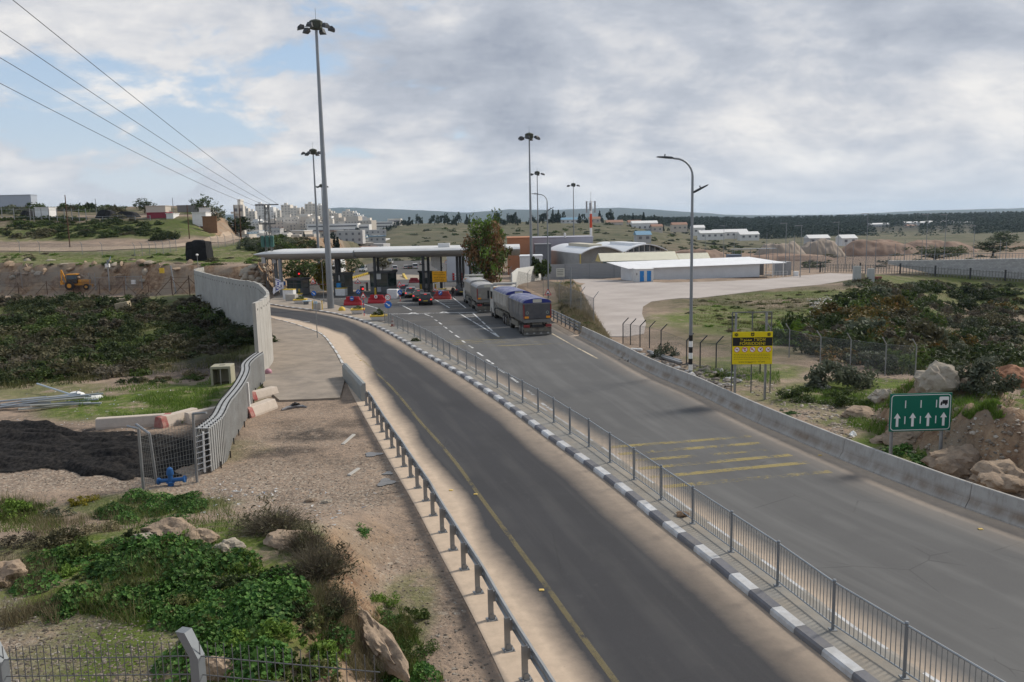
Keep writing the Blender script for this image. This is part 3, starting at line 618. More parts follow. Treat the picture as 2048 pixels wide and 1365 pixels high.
signred = mat('sign_red', (.55, .03, .035), .45, 0, .05); signwhite = mat('sign_white', (.75, .75, .74), .5, 0, .05); signblue = mat('sign_blue', (.02, .14, .50), .45, 0, .06)
signblack = mat('sign_black', (.015, .015, .016), .6, 0, 0); yellowm = mat('yellow_paint', (.62, .42, .035), .55, 0, .12, 2, dirt=(.4, .3, .12, .5))
orangem = mat('orange_board', (.75, .36, .01), .55, 0, .05)
rust = mat('rusty_steel', (.10, .055, .035), .85, .2, .3, 4)
glassm = mat('dark_glass', (.02, .025, .028), .08, 0, 0, 1, 0, 8, .6)
gr = thing('guardrail', 'galvanised guardrail on bolted posts along the sandy verge of the exit road', 'guardrail', GUARD[0])
GL = [Vector(p) for p in GUARD]; gp = smoothline(ext(GL, 8), 90); o0 = GL[0]
post0 = None
allp = [along(gp, s)[0] for s in (1.6, 4.2)] ; allp = [gp_ for gp_ in allp] + GL
for i, p in enumerate(allp):
    t = along(gp, float(arclen(gp)[np.argmin(np.hypot(gp[:, 0] - p.x, gp[:, 1] - p.y))]))[1]
    if post0 is None:
        mb = MB()
        mb.box(-.06, .06, -.012, 0, 0, .78); mb.box(-.06, -.048, 0, .07, 0, .78); mb.box(.048, .06, 0, .07, 0, .78)
        mb.box(-.11, .15, -.1, .13, 0, .02); mb.box(-.05, .09, -.03, .012, .02, .16, 0, .02, 0)
        for bx, by in ((-.08, -.07), (.12, -.07), (.12, .1)): mb.tube((bx, by, .02), (bx, by, .06), .018, 6)
        mb.box(.06, .12, .0, .06, .46, .72)
        post0 = mb.build('post', galv, gr); q = post0
    else: q = post0.copy(); COL.objects.link(q)
    q.location = Vector((p.x, p.y, float(zr(p.y)))) - o0; q.rotation_euler.z = math.atan2(t.y, t.x) - R_(90)
W_ = [(0, .44), (.035, .46), (.08, .50), (.08, .53), (.02, .575), (.02, .605), (.08, .65), (.08, .68), (.035, .72), (0, .74), (-.012, .74), (.012, .71), (.06, .675), (.06, .655), (.0, .615), (.0, .565), (.06, .525), (.06, .505), (.02, .475), (-.012, .45)]
rl = offset(gp[:-2], .13); rings = []
for i in range(len(rl)):
    t = Vector(rl[min(i + 1, len(rl) - 1)]) - Vector(rl[max(i - 1, 0)]); n = Vector((t.y, -t.x, 0)).normalized(); z = float(zr(rl[i][1]))
    rings.append([(rl[i][0] + n.x * a - o0.x, rl[i][1] + n.y * a - o0.y, z + b - o0.z) for a, b in W_])
MB().loft(rings).build('rail', galv, gr)
A, B = pr(728, 803), pr(690, 758)
ep = thing('barrier_end_panel', 'solid grey wedge topped wall panel where the guardrail begins', 'barrier panel', A, math.atan2((B - A).y, (B - A).x)); l = (B - A).length
mb = MB(); mb.prism([(-.13, 0), (.13, 0), (.13, .82), (.02, .98), (-.13, .98)], 0, l, 'x'); mb.build('panel', mat('panel_greygreen', (.25, .27, .27), .6, .1, .08, 1.2, dirt=(.33, .29, .23, .4)), ep)
MB().box(l - .02, l + .35, -.10, .10, 0, .86).build('end_block', concm, ep)
fr = thing('pedestrian_railing', 'long grey steel pedestrian railing on the median between the two roads', 'railing', FENCE[0])
fo = Vector(FENCE[0]); FP = [Vector(p) for p in FENCE]
pre = ext(FP, 2.4)[0]; pre2 = ext([pre] + FP, 2.4)[0]; FP = [pre2, pre] + FP
pm = MB(); pm.tube((0, 0, 0), (0, 0, 1.18), .038, 8); pm.tube((0, 0, 1.18), (0, 0, 1.21), .05, 8, .03); pm.box(-.08, .08, -.08, .08, 0, .015); pp = None
for i, p in enumerate(FP):
    if pp is None: pp = pm.build('post', pole_m, fr); q = pp
    else: q = pp.copy(); COL.objects.link(q)
    q.location = Vector((p.x, p.y, float(zr(p.y)) + .15)) - fo
for a, b in zip(FP, FP[1:]):
    a = Vector((a.x, a.y, float(zr(a.y)) + .15)) - fo; b = Vector((b.x, b.y, float(zr(b.y)) + .15)) - fo; d = (b - a); l = d.length; d.normalize()
    mb = MB(); U = Vector((0, 0, 1))
    mb.tube(a + d * .03 + U * 1.13, b - d * .03 + U * 1.13, .026, 6); mb.tube(a + d * .03 + U * .13, b - d * .03 + U * .13, .02, 6)
    n = max(3, int(l / .125))
    for k in range(1, n): mb.tube(a + d * (l * k / n) + U * .13, a + d * (l * k / n) + U * 1.12, .0105, 4)
    mb.build('panel', railm, fr)
def jmat():
    m = bpy.data.materials.new('barrier_concrete'); m.use_nodes = True; N, L = nt(m); b = N['Principled BSDF']; b.inputs['Roughness'].default_value = .9; b.inputs['Specular IOR Level'].default_value = .1
    a = N.new('ShaderNodeAttribute'); a.attribute_name = 'hgt'; a2 = N.new('ShaderNodeAttribute'); a2.attribute_name = 'run'; tc = N.new('ShaderNodeTexCoord')
    def nz(s, d, v=None):
        n = N.new('ShaderNodeTexNoise'); n.inputs['Scale'].default_value = s; n.inputs['Detail'].default_value = d; n.inputs['Roughness'].default_value = .7; L.new(v or tc.outputs['Object'], n.inputs['Vector']); return n.outputs['Fac']
    cx = N.new('ShaderNodeCombineXYZ'); L.new(a2.outputs['Fac'], cx.inputs[0]); sc = N.new('ShaderNodeMath'); sc.operation = 'MULTIPLY'; sc.inputs[1].default_value = .35; L.new(a.outputs['Fac'], sc.inputs[0]); L.new(sc.outputs[0], cx.inputs[1])
    def rp(f, p, q, lo=0, hi=1):
        n = N.new('ShaderNodeMapRange'); n.inputs[1].default_value = p; n.inputs[2].default_value = q; n.inputs[3].default_value = lo; n.inputs[4].default_value = hi; L.new(f, n.inputs[0]); return n.outputs[0]
    def mx(f, c1, c2):
        n = N.new('ShaderNodeMix'); n.data_type = 'RGBA'; L.new(f, n.inputs[0])
        for k, c in ((6, c1), (7, c2)):
            if isinstance(c, tuple): n.inputs[k].default_value = c + (1,)
            else: L.new(c, n.inputs[k])
        return n.outputs[2]
    def ml(p, q):
        n = N.new('ShaderNodeMath'); n.operation = 'MULTIPLY'; L.new(p, n.inputs[0]); L.new(q, n.inputs[1]); return n.outputs[0]
    c = mx(rp(nz(1.2, 7), .35, .65), (.43, .41, .38), (.34, .32, .295))
    c = mx(rp(nz(6, 6, cx.outputs[0]), .5, .75, 0, .6), c, (.21, .19, .165))                     # water runs
    band = ml(rp(a.outputs['Fac'], .52, .3), rp(a.outputs['Fac'], .04, .24))
    c = mx(ml(band, rp(nz(.7, 6, cx.outputs[0]), .34, .62, 0, .9)), c, (.20, .145, .10))          # mud splashed by traffic
    L.new(c, b.inputs['Base Color']); return m
def barrier(name, P, label, L0=6.0):
    P = np.asarray(P); prof = [(0, 0), (0, .08), (.17, .33), (.24, .81), (.26, .83), (.34, .83), (.36, .81), (.43, .33), (.60, .08), (.60, 0)]
    mb = MB(); D = arclen(P); s = 0; hg = []; rn = []; b0 = P[0]
    while s < D[-1] - 1:
        e = min(s + L0, D[-1]); n = 7; rings = []
        for k in range(n):
            q = s + .012 + (e - s - .024) * k / (n - 1); p, t = along(P, q); nn = Vector((t.y, -t.x, 0)).normalized(); z = float(zr(p.y))
            rings.append([(p.x + nn.x * a - b0[0], p.y + nn.y * a - b0[1], z + h - .02) for a, h in prof]); hg += [h for a, h in prof]; rn += [q] * len(prof)
        mb.loft(rings); s = e
    o = mb.build(name, jmat(), None, (b0[0], b0[1], 0))
    for nm, v in (('hgt', hg), ('run', rn)): o.data.attributes.new(nm, 'FLOAT', 'POINT').data.foreach_set('value', np.array(v, np.float32))
    return tag(o, label, 'barrier')
barrier('concrete_barrier', BARR, 'long mud splashed concrete barrier along the right edge of the entry road')
gpx = PL([(1156, 670), (1128, 655), (1100, 640), (1072, 624), (1046, 610)]); g2 = thing('guardrail', 'three rail steel guardrail between the parked trucks and the mesh fence', 'guardrail', gpx[0]); g2o = gpx[0]
gline = offset(smoothline(gpx, 60), .25)
for s in np.arange(.4, arclen(gline)[-1], 2.0):
    p, t = along(gline, float(s)); MB().box(-.05, .05, .02, .12, 0, 1.05).build('post', galv, g2, Vector((p.x, p.y, float(zr(p.y)))) - g2o, math.atan2(t.y, t.x))
for zz_ in (.35, .65, .95):
    rings = []
    for i in range(0, 60, 3):
        t = Vector(gline[min(i + 1, 59)]) - Vector(gline[max(i - 1, 0)]); n = Vector((-t.y, t.x, 0)).normalized(); q = gline[i]
        rings.append([(q[0] + n.x * a - g2o.x, q[1] + n.y * a - g2o.y, float(zr(q[1])) + zz_ + b - g2o.z) for a, b in ((0, -.1), (.07, -.06), (.02, 0), (.07, .06), (0, .1), (-.015, 0))])
    MB().loft(rings).build('rail', galv, g2)
def lamp_post(base, label, hgt, group='curved arm street lamps', rz=0, banded=True):
    t = thing('street_lamp', label, 'street lamp', base, rz, group)
    mb = MB(); R = 1.05; pts = [(0, 0, 0), (0, 0, hgt * .5), (0, 0, hgt - R)] + [(-R + R * math.cos(a), 0, hgt - R + R * math.sin(a)) for a in np.linspace(.2, math.pi / 2, 7)] + [(-R - .15, 0, hgt + .03)]
    mb.path(pts, [.115, .09, .075] + [.06] * 7 + [.05], 10); mb.tube((0, 0, hgt * .735), (0, 0, hgt * .735 + .22), .1, 8); mb.build('pole', pole_m, t, smooth=40)
    MB().box(-.22, .22, -.22, .22, 0, .03).build('base_plate', galv, t)
    lm = MB()
    def head(org, d, upv):
        lm.T = Matrix.Translation(org) @ Matrix((d, Vector((0, 1, 0)), upv)).transposed().to_4x4()
        lm.loft([[(x * .78, -w, -h0), (x * .78, w, -h0), (x * .78, w * .8, h1), (x * .78, -w * .8, h1)] for x, w, h0, h1 in ((0, .06, .04, .04), (.12, .14, .05, .07), (.55, .17, .05, .07), (1.15, .15, .03, .035), (1.25, .1, .015, .02))]); lm.tube((.5, 0, .06), (.5, 0, .19), .035, 8); lm.T = None
        return lm
    d = Vector((-1, 0, .09)).normalized(); head(Vector((-R - .1, 0, hgt + .03)), d, Vector((.09, 0, 1)).normalized()); lm.build('lamp_head', dsteel, t)
    lm = MB(); d = Vector((.88, 0, .45)).normalized(); head(Vector((.06, 0, hgt * .845)), d, Vector((-.45, 0, .88)).normalized()); lm.build('lamp_head', dsteel, t)
    if banded:
        mb = MB()
        for i in range(6): mb.tube((0, 0, .22 + i * .36), (0, 0, .22 + (i + 1) * .36 - .002), .121, 12, .118, i % 2)
        mb.build('painted_bands', [signwhite, signblack], t)
    return t
P = pr(1371, 748); P.x += .3; hL = (748 - 326) * mpx(P) * 1.0
P = Vector(P); lamp_post(P, 'tall grey curved arm lamp with black and white foot bands behind the barrier', hL)
P2 = pr(1097, 596); lamp_post(P2, 'smaller curved arm lamp beyond the parked trucks', (596 - 392) * mpx(P2), banded=False)
def mast(base, vtop, label, r0_=.38, heads=6, wide=2.0, thin=False):
    h = vtop; t = thing('floodlight_mast', label, 'light mast', base, 0, 'floodlight masts around the checkpoint')
    mb = MB(); mb.path([(0, 0, 0), (0, 0, h * .33), (0, 0, h * .66), (0, 0, h - .6)], [r0_, r0_ * .78, r0_ * .57, r0_ * .38], 12); mb.build('pole', pole_m, t, smooth=40)
    mb = MB(); mb.lathe([(.2, h - 1.3), (.75, h - 1.15), (.82, h - .35), (.6, h - .2), (.1, h - .05)], 10); mb.tube((0, 0, h - .1), (0, 0, h + 1.2), .02, 5); mb.build('head_drum', mat('mast_head', (.05, .055, .04), .6, .2, .25, 3), t)
    for i in range(heads):
        a = .35 + 2 * math.pi * i / heads; c, s = math.cos(a), math.sin(a); mb = MB(); mb.tube((c * .6, s * .6, h - .8), (c * wide, s * wide, h - 1.1), .04, 5)
        mb.T = Matrix.Translation((c * wide, s * wide, h - 1.1)) @ Matrix.Rotation(a, 4, 'Z'); mb.loft([[(x, -w, z0), (x, w, z0), (x, w * .7, z1), (x, -w * .7, z1)] for x, w, z0, z1 in ((-.35, .25, -.12, .3), (.1, .38, -.2, .35), (.42, .42, -.28, .05))]); mb.build('floodlight', dsteel, t)
    MB().box(-r0_ * 1.5, r0_ * 1.5, -r0_ * 1.5, r0_ * 1.5, -.02, .05).build('base_plate', galv, t)
def mast_px(u, vb, vt, label, Y=None, **k):
    P = pr(u, vb) if Y is None else at(u, vb, Y)
    if Y is not None: P.z = H(P.x, P.y)
    lo, hi = 1, 60
    for _ in range(40):
        m = (lo + hi) / 2; d = Vector((P.x, P.y, P.z + m)) - EYE; v = CV - F * d.dot(UX) / d.dot(fw)
        if v > vt: lo = m
        else: hi = m
    mast(P, m, label, **k); return P
mast_px(662, 619, 38, 'tallest floodlight mast on the island left of the red barriers', r0_=.42, wide=1.75)
mast_px(640, 560, 297, 'floodlight mast behind the left end of the canopy', 175, r0_=.34)
mast_px(652, 545, 368, 'small distant floodlight mast beside the tallest mast', 300, r0_=.3)
mast_px(1063, 540, 265, 'floodlight mast rising behind the leafy tree and white wall', 160, r0_=.33, wide=1.7)
mast_px(1077, 520, 342, 'floodlight mast just right of the one behind the tree', 260, r0_=.3)
mast_px(1148, 510, 366, 'floodlight mast left of the red and white radio tower', 300, r0_=.3)
def disc_sign(t, c, r, face, border=None, y=-.05):
    mb = MB(); mb.disc(c, r, y + .02, y, 28, 0)
    mb.build('sign_face', [border or face], t)
    if border:
        m2 = MB(); m2.disc(c, r * .80, y, y - .004, 28); m2.build('sign_centre', face, t)
def tri_pts(c, s): return [(c[0] - s / 2, c[1] - s * .32), (c[0] + s / 2, c[1] - s * .32), (c[0] + s * .04, c[1] + s * .53), (c[0] - s * .04, c[1] + s * .53)]
def arrow_pts(c, L0, ang, w=.16):
    a = [(-.5, -w / 2), (.12, -w / 2), (.12, -w * 1.35), (.5, 0), (.12, w * 1.35), (.12, w / 2), (-.5, w / 2)]; ca, sa = math.cos(ang), math.sin(ang)
    return [(c[0] + L0 * (p * ca - q * sa), c[1] + L0 * (p * sa + q * ca)) for p, q in a]
def add_tri(t, zc, s, y=-.05):
    MB().prism(tri_pts((0, zc), s), y + .02, y, 'y').build('warning_plate', signred, t)
    mb = MB(); mb.prism(tri_pts((0, zc), s * .68), y, y - .004, 'y'); mb.build('warning_face', signwhite, t)
    z0 = zc - s * .17; MB().prism([(-s * .24, z0), (s * .24, z0), (s * .2, z0 + s * .05), (s * .09, z0 + s * .15), (-s * .09, z0 + s * .15), (-s * .2, z0 + s * .05)], y - .004, y - .008, 'y').build('hump_symbol', signblack, t)
def add_blue(t, zc, r, kind='down', y=-.05):
    disc_sign(t, (0, zc), r, signblue, None, y); mb = MB()
    if kind == 'down': mb.prism(arrow_pts((0, zc), r * 1.5, R_(-38)), y, y - .006, 'y')
    elif kind == 'side': mb.box(-r * .7, r * .7, y - .006, y, zc - r * .18, zc + r * .18)
    else:
        for sg in (-1, 1): mb.prism(arrow_pts((sg * r * .32, zc - r * .12), r * 1.0, R_(-90 + sg * 38)), y, y - .006 - .001 * sg, 'y')
        mb.box(-r * .09, r * .09, y - .009, y, zc, zc + r * .62)
    mb.build('arrow_symbol', signwhite, t)
def sign(u, v, label, h, tri=None, blue=None, thirty=None, cat='road sign', bands=None, kind='down', rz=0, r=.03, P=None):
    P = pr(u, v) if P is None else P; t = thing('road_sign', label, cat, P, rz)
    if bands:
        n = int(h / .28); mb = MB()
        for i in range(n): mb.tube((0, 0, i * h / n), (0, 0, (i + 1) * h / n), r, 8, None, i % 2)
        mb.build('post', bands, t)
    else: MB().tube((0, 0, 0), (0, 0, h), r, 8).build('post', pole_m, t)
    if tri: add_tri(t, *tri)
    if blue: add_blue(t, blue[0], blue[1], kind)
    if thirty:
        disc_sign(t, (0, thirty[0]), thirty[1], signwhite, signred); textmesh('numerals', '30', thirty[1] * 1.25, signblack, t, (0, -.056, thirty[0]))
    return t
def hpx(u, v, P): return (v) * mpx(P)
P = pr(778, 654); k = mpx(P)
sign(778, 654, 'round thirty limit sign above a round blue arrow sign by the traffic cone', 65 * k, None, ((654 - 612) * k, 7.2 * k), ((654 - 597.5) * k, 6.4 * k), P=P + Vector((0, 0, .12)))
P = pr(728.5, 634); k = mpx(P)
sign(728.5, 634, 'hump warning triangle on a red and blue striped post between two planters', 47 * k, ((634 - 594) * k, 13.5 * k), None, None, bands=[signred, mat('band_blue', (.05, .06, .25), .5, 0, 0)], P=P + Vector((0, 0, .1)), r=.045)
P = pr(629, 615); k = mpx(P)
sign(629, 615, 'hump triangle over a blue arrow disc left of the tallest mast', 51 * k, ((615 - 565) * k, 12 * k), ((615 - 588.5) * k, 5 * k), P=P + Vector((0, 0, .1)))
P = pr(717, 592); k = mpx(P)
sign(717, 592, 'hump triangle over a forked blue arrow disc behind the left red barrier', 34 * k, ((592 - 564) * k, 11.5 * k), ((592 - 584) * k, 4.6 * k), kind='fork', P=P)
P = pr(800.5, 603); k = mpx(P)
sign(800.5, 603, 'hump triangle and forked blue disc on a red and white post beside the queueing cars', 40 * k, ((603 - 569.5) * k, 11.5 * k), ((603 - 585) * k, 5 * k), kind='fork', bands=[signred, signwhite], P=P, r=.045)
P = pr(870.5, 593); k = mpx(P)
sign(870.5, 593, 'hump warning triangle left of the barrier under the orange board', 20 * k, ((593 - 580.5) * k, 10.5 * k), P=P)
P = pr(881.5, 590); k = mpx(P)
sign(881.5, 590, 'round blue disc in front of a yellow planter below the orange board', 14 * k, None, ((590 - 581) * k, 4.8 * k), P=P)
P = pr(1080, 612); k = mpx(P); P.x += 1
sign(1080, 612, 'hump warning triangle standing beside the rear truck', 34 * k, ((612 - 586.5) * k, 14.5 * k), P=P)
P = pr(635, 678); k = mpx(P); t = thing('sign_pole', 'bare grey pole with a small pale plate by the walkway kerb', 'pole', P + Vector((0, 0, .1)))
MB().tube((0, 0, 0), (0, 0, 71 * k), .035, 8).build('post', pole_m, t); MB().bbox(-.16, .16, -.03, .03, 68 * k, 73 * k, .01).build('plate', mat('pale_blue_plate', (.35, .47, .56), .5, 0, .05), t)
P = pr(648, 609); k = mpx(P); tag(MB().tube((0, 0, 0), (0, 0, 92 * k), .05, 8, .035).build('flag_pole', pole_m, None, P), 'thin grey pole standing just left of the tallest mast foot', 'pole')
P = pr(880, 590); k = mpx(P) ; t = thing('notice_board', 'large orange notice board on two posts in front of the right booth', 'notice board', P, R_(-3))
w, h0, h1 = 14.3 * k, 25.5 * k, 47 * k
MB().bbox(-w, w, -.06, 0, h0, h1, .015).build('board', orangem, t)
for sx in (-.7, .7): MB().tube((sx * w, .03, 0), (sx * w, .03, h1 - .1), .04, 8).build('post', galv, t)
mb = MB(); q = random.Random(4)
for i, ww in enumerate((.62, .8, .22, .78, .66, .72)):
    z = h1 - (h1 - h0) * (.14 + .15 * i); x = -w * ww
    while x < w * ww: l = q.uniform(.05, .2); mb.box(x, min(x + l, w * ww), -.066, -.06, z - .04, z + .04); x += l + .06
mb.build('lettering', mat('board_text', (.16, .08, .01), .6, 0, 0), t)
P = pr(1496, 806); k = mpx(P)
t = thing('warning_sign', 'yellow FORBIDDEN sign with a black band and five red ringed symbols in a steel frame', 'warning sign', P + Vector((.3, .5, 0)), R_(-4)); P = t.location; k = mpx(P)
yel = mat('sign_yellow', (.72, .56, .005), .5, 0, .05)
w = 39 * k; zb, zt = (806 - 732) * k, (806 - 667) * k; hh = zt - zb
MB().bbox(-w, w, -.05, 0, zb, zt, .01).build('board', yel, t)
MB().box(-w + .01, w - .01, -.056, -.05, zb + hh * .565, zb + hh * .83).build('black_band', signblack, t)
textmesh('lettering', 'FORBIDDEN!', hh * .135, yel, t, (.0, -.058, zb + hh * .635), bold=.0)
textmesh('lettering', '!\u05e8\u05d5\u05e1\u05d0', hh * .15, yel, t, (w * .36, -.058, zb + hh * .765), bold=.0)
textmesh('lettering', '!\ufec9\ufeee\ufee8\ufee4\ufee3', hh * .13, yel, t, (-w * .32, -.058, zb + hh * .765), bold=.0)
textmesh('lettering', 'www.moag.gov.il \u2013 \u05d7"\u05d5\u05e6\u05d9\u05e4', hh * .075, signblack, t, (-.02, -.053, zb + hh * .075), bold=.0)
for i in range(5):
    x = -w * .77 + w * 1.56 * i / 4; z = zb + hh * .455; r = w * .145
    sy = MB(); sy.disc((x, z), r, -.05, -.054, 22, 0); sy.disc((x, z), r * .84, -.054, -.057, 22, 1)
    if i == 0: sy.flat([(x - r * .5, z + r * .1), (x + r * .4, z + r * .3), (x + r * .5, z + r * .1), (x - r * .4, z - r * .15)], -.057, 2)
    if i == 1: sy.flat([(x - r * .6, z + r * .1), (x + r * .6, z + r * .1), (x + r * .4, z + r * .5), (x - r * .4, z + r * .5)], -.057, 0); sy.flat([(x - r * .3, z - r * .5), (x + r * .3, z - r * .5), (x + r * .2, z - r * .15), (x - r * .2, z - r * .15)], -.057, 3)
    if i == 2: sy.disc((x - r * .2, z + r * .15), r * .32, -.057, -.06, 12, 0); sy.disc((x + r * .25, z - r * .2), r * .2, -.057, -.06, 10, 4)
    if i == 3: sy.disc((x, z), r * .3, -.057, -.06, 10, 2); sy.disc((x + r * .3, z + r * .35), r * .17, -.057, -.06, 8, 2)
    if i == 4: sy.flat([(x - r * .55, z - r * .2), (x + r * .3, z - r * .35), (x + r * .45, z + r * .2), (x, z + r * .05)], -.057, 2); sy.disc((x + r * .4, z + r * .4), r * .16, -.057, -.06, 8, 2)
    sy.prism([(x + r * .8 * math.cos(a), z + r * .8 * math.sin(a)) for a in (R_(130), R_(140), R_(310), R_(320))], -.06, -.063, 'y', 0)
    sy.build('prohibition_symbol', [signred, signwhite, signblack, mat('leaf_sign_green', (.1, .25, .2), .6, 0, 0), mat('sign_pink', (.5, .2, .2), .6, 0, 0)], t)
mb = MB(); q = random.Random(9)
for i in range(4):
    z = zb + hh * (.31 - .05 * i); x = -w * .92
    while x < w * .86: l = q.uniform(.02, .09); mb.box(x, x + l, -.0535, -.05, z - hh * .008, z + hh * .008); x += l + .022
mb.build('small_print', mat('small_print', (.2, .16, .02), .7, 0, 0), t)
for sx in (-1, 1):
    e = MB(); c = (sx * w * .81, zb + hh * .915); e.ring(c, w * .1, w * .085, -.052); e.ring(c, w * .07, w * .02, -.052); e.build('round_emblem', signblack, t)
e = MB(); c = (0, zb + hh * .915); s_ = w * .085; e.prism([(c[0] - s_, c[1] + s_ * 1.2), (c[0] + s_, c[1] + s_ * 1.2), (c[0] + s_, c[1] - s_ * .6), (c[0], c[1] - s_ * 1.2), (c[0] - s_, c[1] - s_ * .6)], -.05, -.053, 'y', 0)
for rr in (.75, .5, .25):
    for j in range(6):
        a0, a1 = math.pi + math.pi * j / 6, math.pi + math.pi * (j + 1) / 6; e.prism([(c[0] + s_ * rr * math.cos(a0), c[1] + s_ * .5 + s_ * rr * math.sin(a0)), (c[0] + s_ * rr * math.cos(a1), c[1] + s_ * .5 + s_ * rr * math.sin(a1)), (c[0] + s_ * (rr - .1) * math.cos(a1), c[1] + s_ * .5 + s_ * (rr - .1) * math.sin(a1)), (c[0] + s_ * (rr - .1) * math.cos(a0), c[1] + s_ * .5 + s_ * (rr - .1) * math.sin(a0))], -.053, -.055, 'y', 1)
e.box(c[0] - s_ * .05, c[0] + s_ * .05, -.0556, -.053, c[1] - s_ * .7, c[1] + s_ * .6, 1); e.box(c[0] - s_ * .35, c[0] + s_ * .35, -.0562, -.053, c[1] - s_ * .78, c[1] - s_ * .62, 1); e.build('state_emblem', [signblack, yel], t)
for sx, top in ((-.82, 176), (.7, 176)): MB().tube((sx * w, .07, 0), (sx * w, .07, top * k), .062, 10).build('post', galv, t)
mb = MB(); ft = 176 * k
for sx in (-.98, .02, .98): mb.box(sx * w - .025, sx * w + .025, .15, .2, zb * .2, ft)
mb.box(-w, w, .145, .205, ft, ft + .05); mb.box(-w, w, .21, .24, zt - .3, zt - .25); mb.build('back_frame', mat('frame_steel', (.13, .135, .14), .6, .3, .1), t)
Pb = at(1838, 862, 30.4); k = mpx(Pb); P = Vector((Pb.x, Pb.y, H(Pb.x, Pb.y))); t = thing('lane_sign', 'green lane sign with four white arrows and a truck symbol behind the barrier', 'road sign', P, R_(1)); zlo = Pb.z - P.z
gm = mat('sign_green', (.004, .13, .085), .4, 0, .05); w = 62 * k; z0, z1 = zlo, zlo + 77 * k; hh = z1 - z0
MB().bbox(-w, w, -.05, 0, z0, z1, .012).build('board', gm, t)
mb = MB(); i1, i2 = .07, .045
def rrect(x0, x1, y0, y1, r, n=5):
    o = []
    for cx, cy, a0 in ((x1 - r, y1 - r, 0), (x0 + r, y1 - r, 90), (x0 + r, y0 + r, 180), (x1 - r, y0 + r, 270)): o += [(cx + r * math.cos(R_(a0 + 90 * j / n)), cy + r * math.sin(R_(a0 + 90 * j / n))) for j in range(n + 1)]
    return o
a_ = rrect(-w + i2, w - i2, z0 + i2, z1 - i2, .12); b_ = rrect(-w + i1, w - i1, z0 + i1, z1 - i1, .10); n = len(a_)
mb.add([(p[0], -.053, p[1]) for p in a_] + [(p[0], -.053, p[1]) for p in b_], [(i, (i + 1) % n, n + (i + 1) % n, n + i) for i in range(n)]); mb.build('border_line', signwhite, t)
for i in range(4):
    x = -w * .75 + w * 1.5 * i / 3; MB().prism(arrow_pts((x, z0 + hh * .31), hh * .36, R_(90), .18), -.05, -.054, 'y').build('lane_arrow', signwhite, t)
    if i < 3: mb = MB(); xm = x + w * .25; mb.box(xm - .018, xm + .018, -.054, -.05, z0 + hh * .2, z0 + hh * .4); mb.box(xm - .018, xm + .018, -.054, -.05, z0 + hh * .62, z0 + hh * .82); mb.build('lane_dashes', signwhite, t)
x = w * .74; mb = MB(); mb.prism(rrect(x - w * .155, x + w * .155, z0 + hh * .6, z0 + hh * .9, .05), -.05, -.054, 'y'); mb.build('truck_panel', signwhite, t)
mb = MB(); zc = z0 + hh * .74; mb.flat([(x - w * .05, zc - hh * .03), (x + w * .12, zc - hh * .03), (x + w * .12, zc + hh * .07), (x - w * .05, zc + hh * .07)], -.054); mb.flat([(x - w * .12, zc - hh * .04), (x - w * .055, zc - hh * .04), (x - w * .055, zc + hh * .035), (x - w * .09, zc + hh * .03)], -.054)
for q_ in (-.085, .06): mb.disc((x + w * q_, zc - hh * .045), hh * .024, -.054, -.058, 10)
mb.build('truck_symbol', signblack, t)
for sx in (-.87, .76): MB().tube((sx * w, .06, -.5), (sx * w, .06, z1 - .1), .065, 10).build('post', galv, t)
def meshmat(name, col, op, s=14):
    if name in MATS: return MATS[name]
    m = bpy.data.materials.new(name); m.use_nodes = True; N, L = nt(m); b = N['Principled BSDF']; b.inputs['Base Color'].default_value = col + (1,); b.inputs['Roughness'].default_value = .6; b.inputs['Metallic'].default_value = .3
    a = N.new('ShaderNodeTexCoord'); facs = []
    for rot in ((0, R_(45), R_(45)), (0, R_(-45), R_(45))):
        mp = N.new('ShaderNodeMapping'); mp.inputs['Rotation'].default_value = rot; L.new(a.outputs['Object'], mp.inputs[0])
        w_ = N.new('ShaderNodeTexWave'); w_.inputs['Scale'].default_value = s; L.new(mp.outputs[0], w_.inputs['Vector']); r = N.new('ShaderNodeMapRange'); r.inputs[1].default_value = .75; r.inputs[2].default_value = .95; L.new(w_.outputs['Fac'], r.inputs[0]); facs.append(r.outputs[0])
    mxn = N.new('ShaderNodeMath'); mxn.operation = 'MAXIMUM'; L.new(facs[0], mxn.inputs[0]); L.new(facs[1], mxn.inputs[1]); sc = N.new('ShaderNodeMath'); sc.operation = 'MULTIPLY'; sc.inputs[1].default_value = op; L.new(mxn.outputs[0], sc.inputs[0])
    t = N.new('ShaderNodeBsdfTransparent'); ms = N.new('ShaderNodeMixShader'); L.new(sc.outputs[0], ms.inputs[0]); L.new(t.outputs[0], ms.inputs[1]); L.new(b.outputs[0], ms.inputs[2]); L.new(ms.outputs[0], N['Material Output'].inputs[0]); MATS[name] = m; return m
linkm = meshmat('chain_link_wire', (.2, .205, .21), .5); darklink = meshmat('dark_chain_link', (.1, .1, .1), .9)
def linkfence(pts, hgt, label, post=dsteel, mesh=linkm, arm=.45, ad=(0, -1), pr_=.035, arms=True):
    o = Vector(pts[0]); t = thing('mesh_fence', label, 'fence', o)
    for p in pts:
        p = Vector(p) - o; mb = MB(); mb.tube(p - Vector((0, 0, .3)), p + Vector((0, 0, hgt)), pr_, 6)
        if arms: mb.tube(p + Vector((0, 0, hgt)), p + Vector((ad[0] * arm, ad[1] * arm, hgt + arm)), pr_, 6)
        mb.build('post', post, t)
    for a, b in zip(pts, pts[1:]):
        a = Vector(a) - o; b = Vector(b) - o; mb = MB(); u = Vector((0, 0, 1))
        mb.add([a, b, b + u * hgt, a + u * hgt], [(0, 1, 2, 3)], 0); mb.tube(a + u * hgt, b + u * hgt, .008, 4, None, 1)
        mb.build('wire_panel', [mesh, post], t)
    return t
def gpts(l): return [G(u, v) for u, v in l]
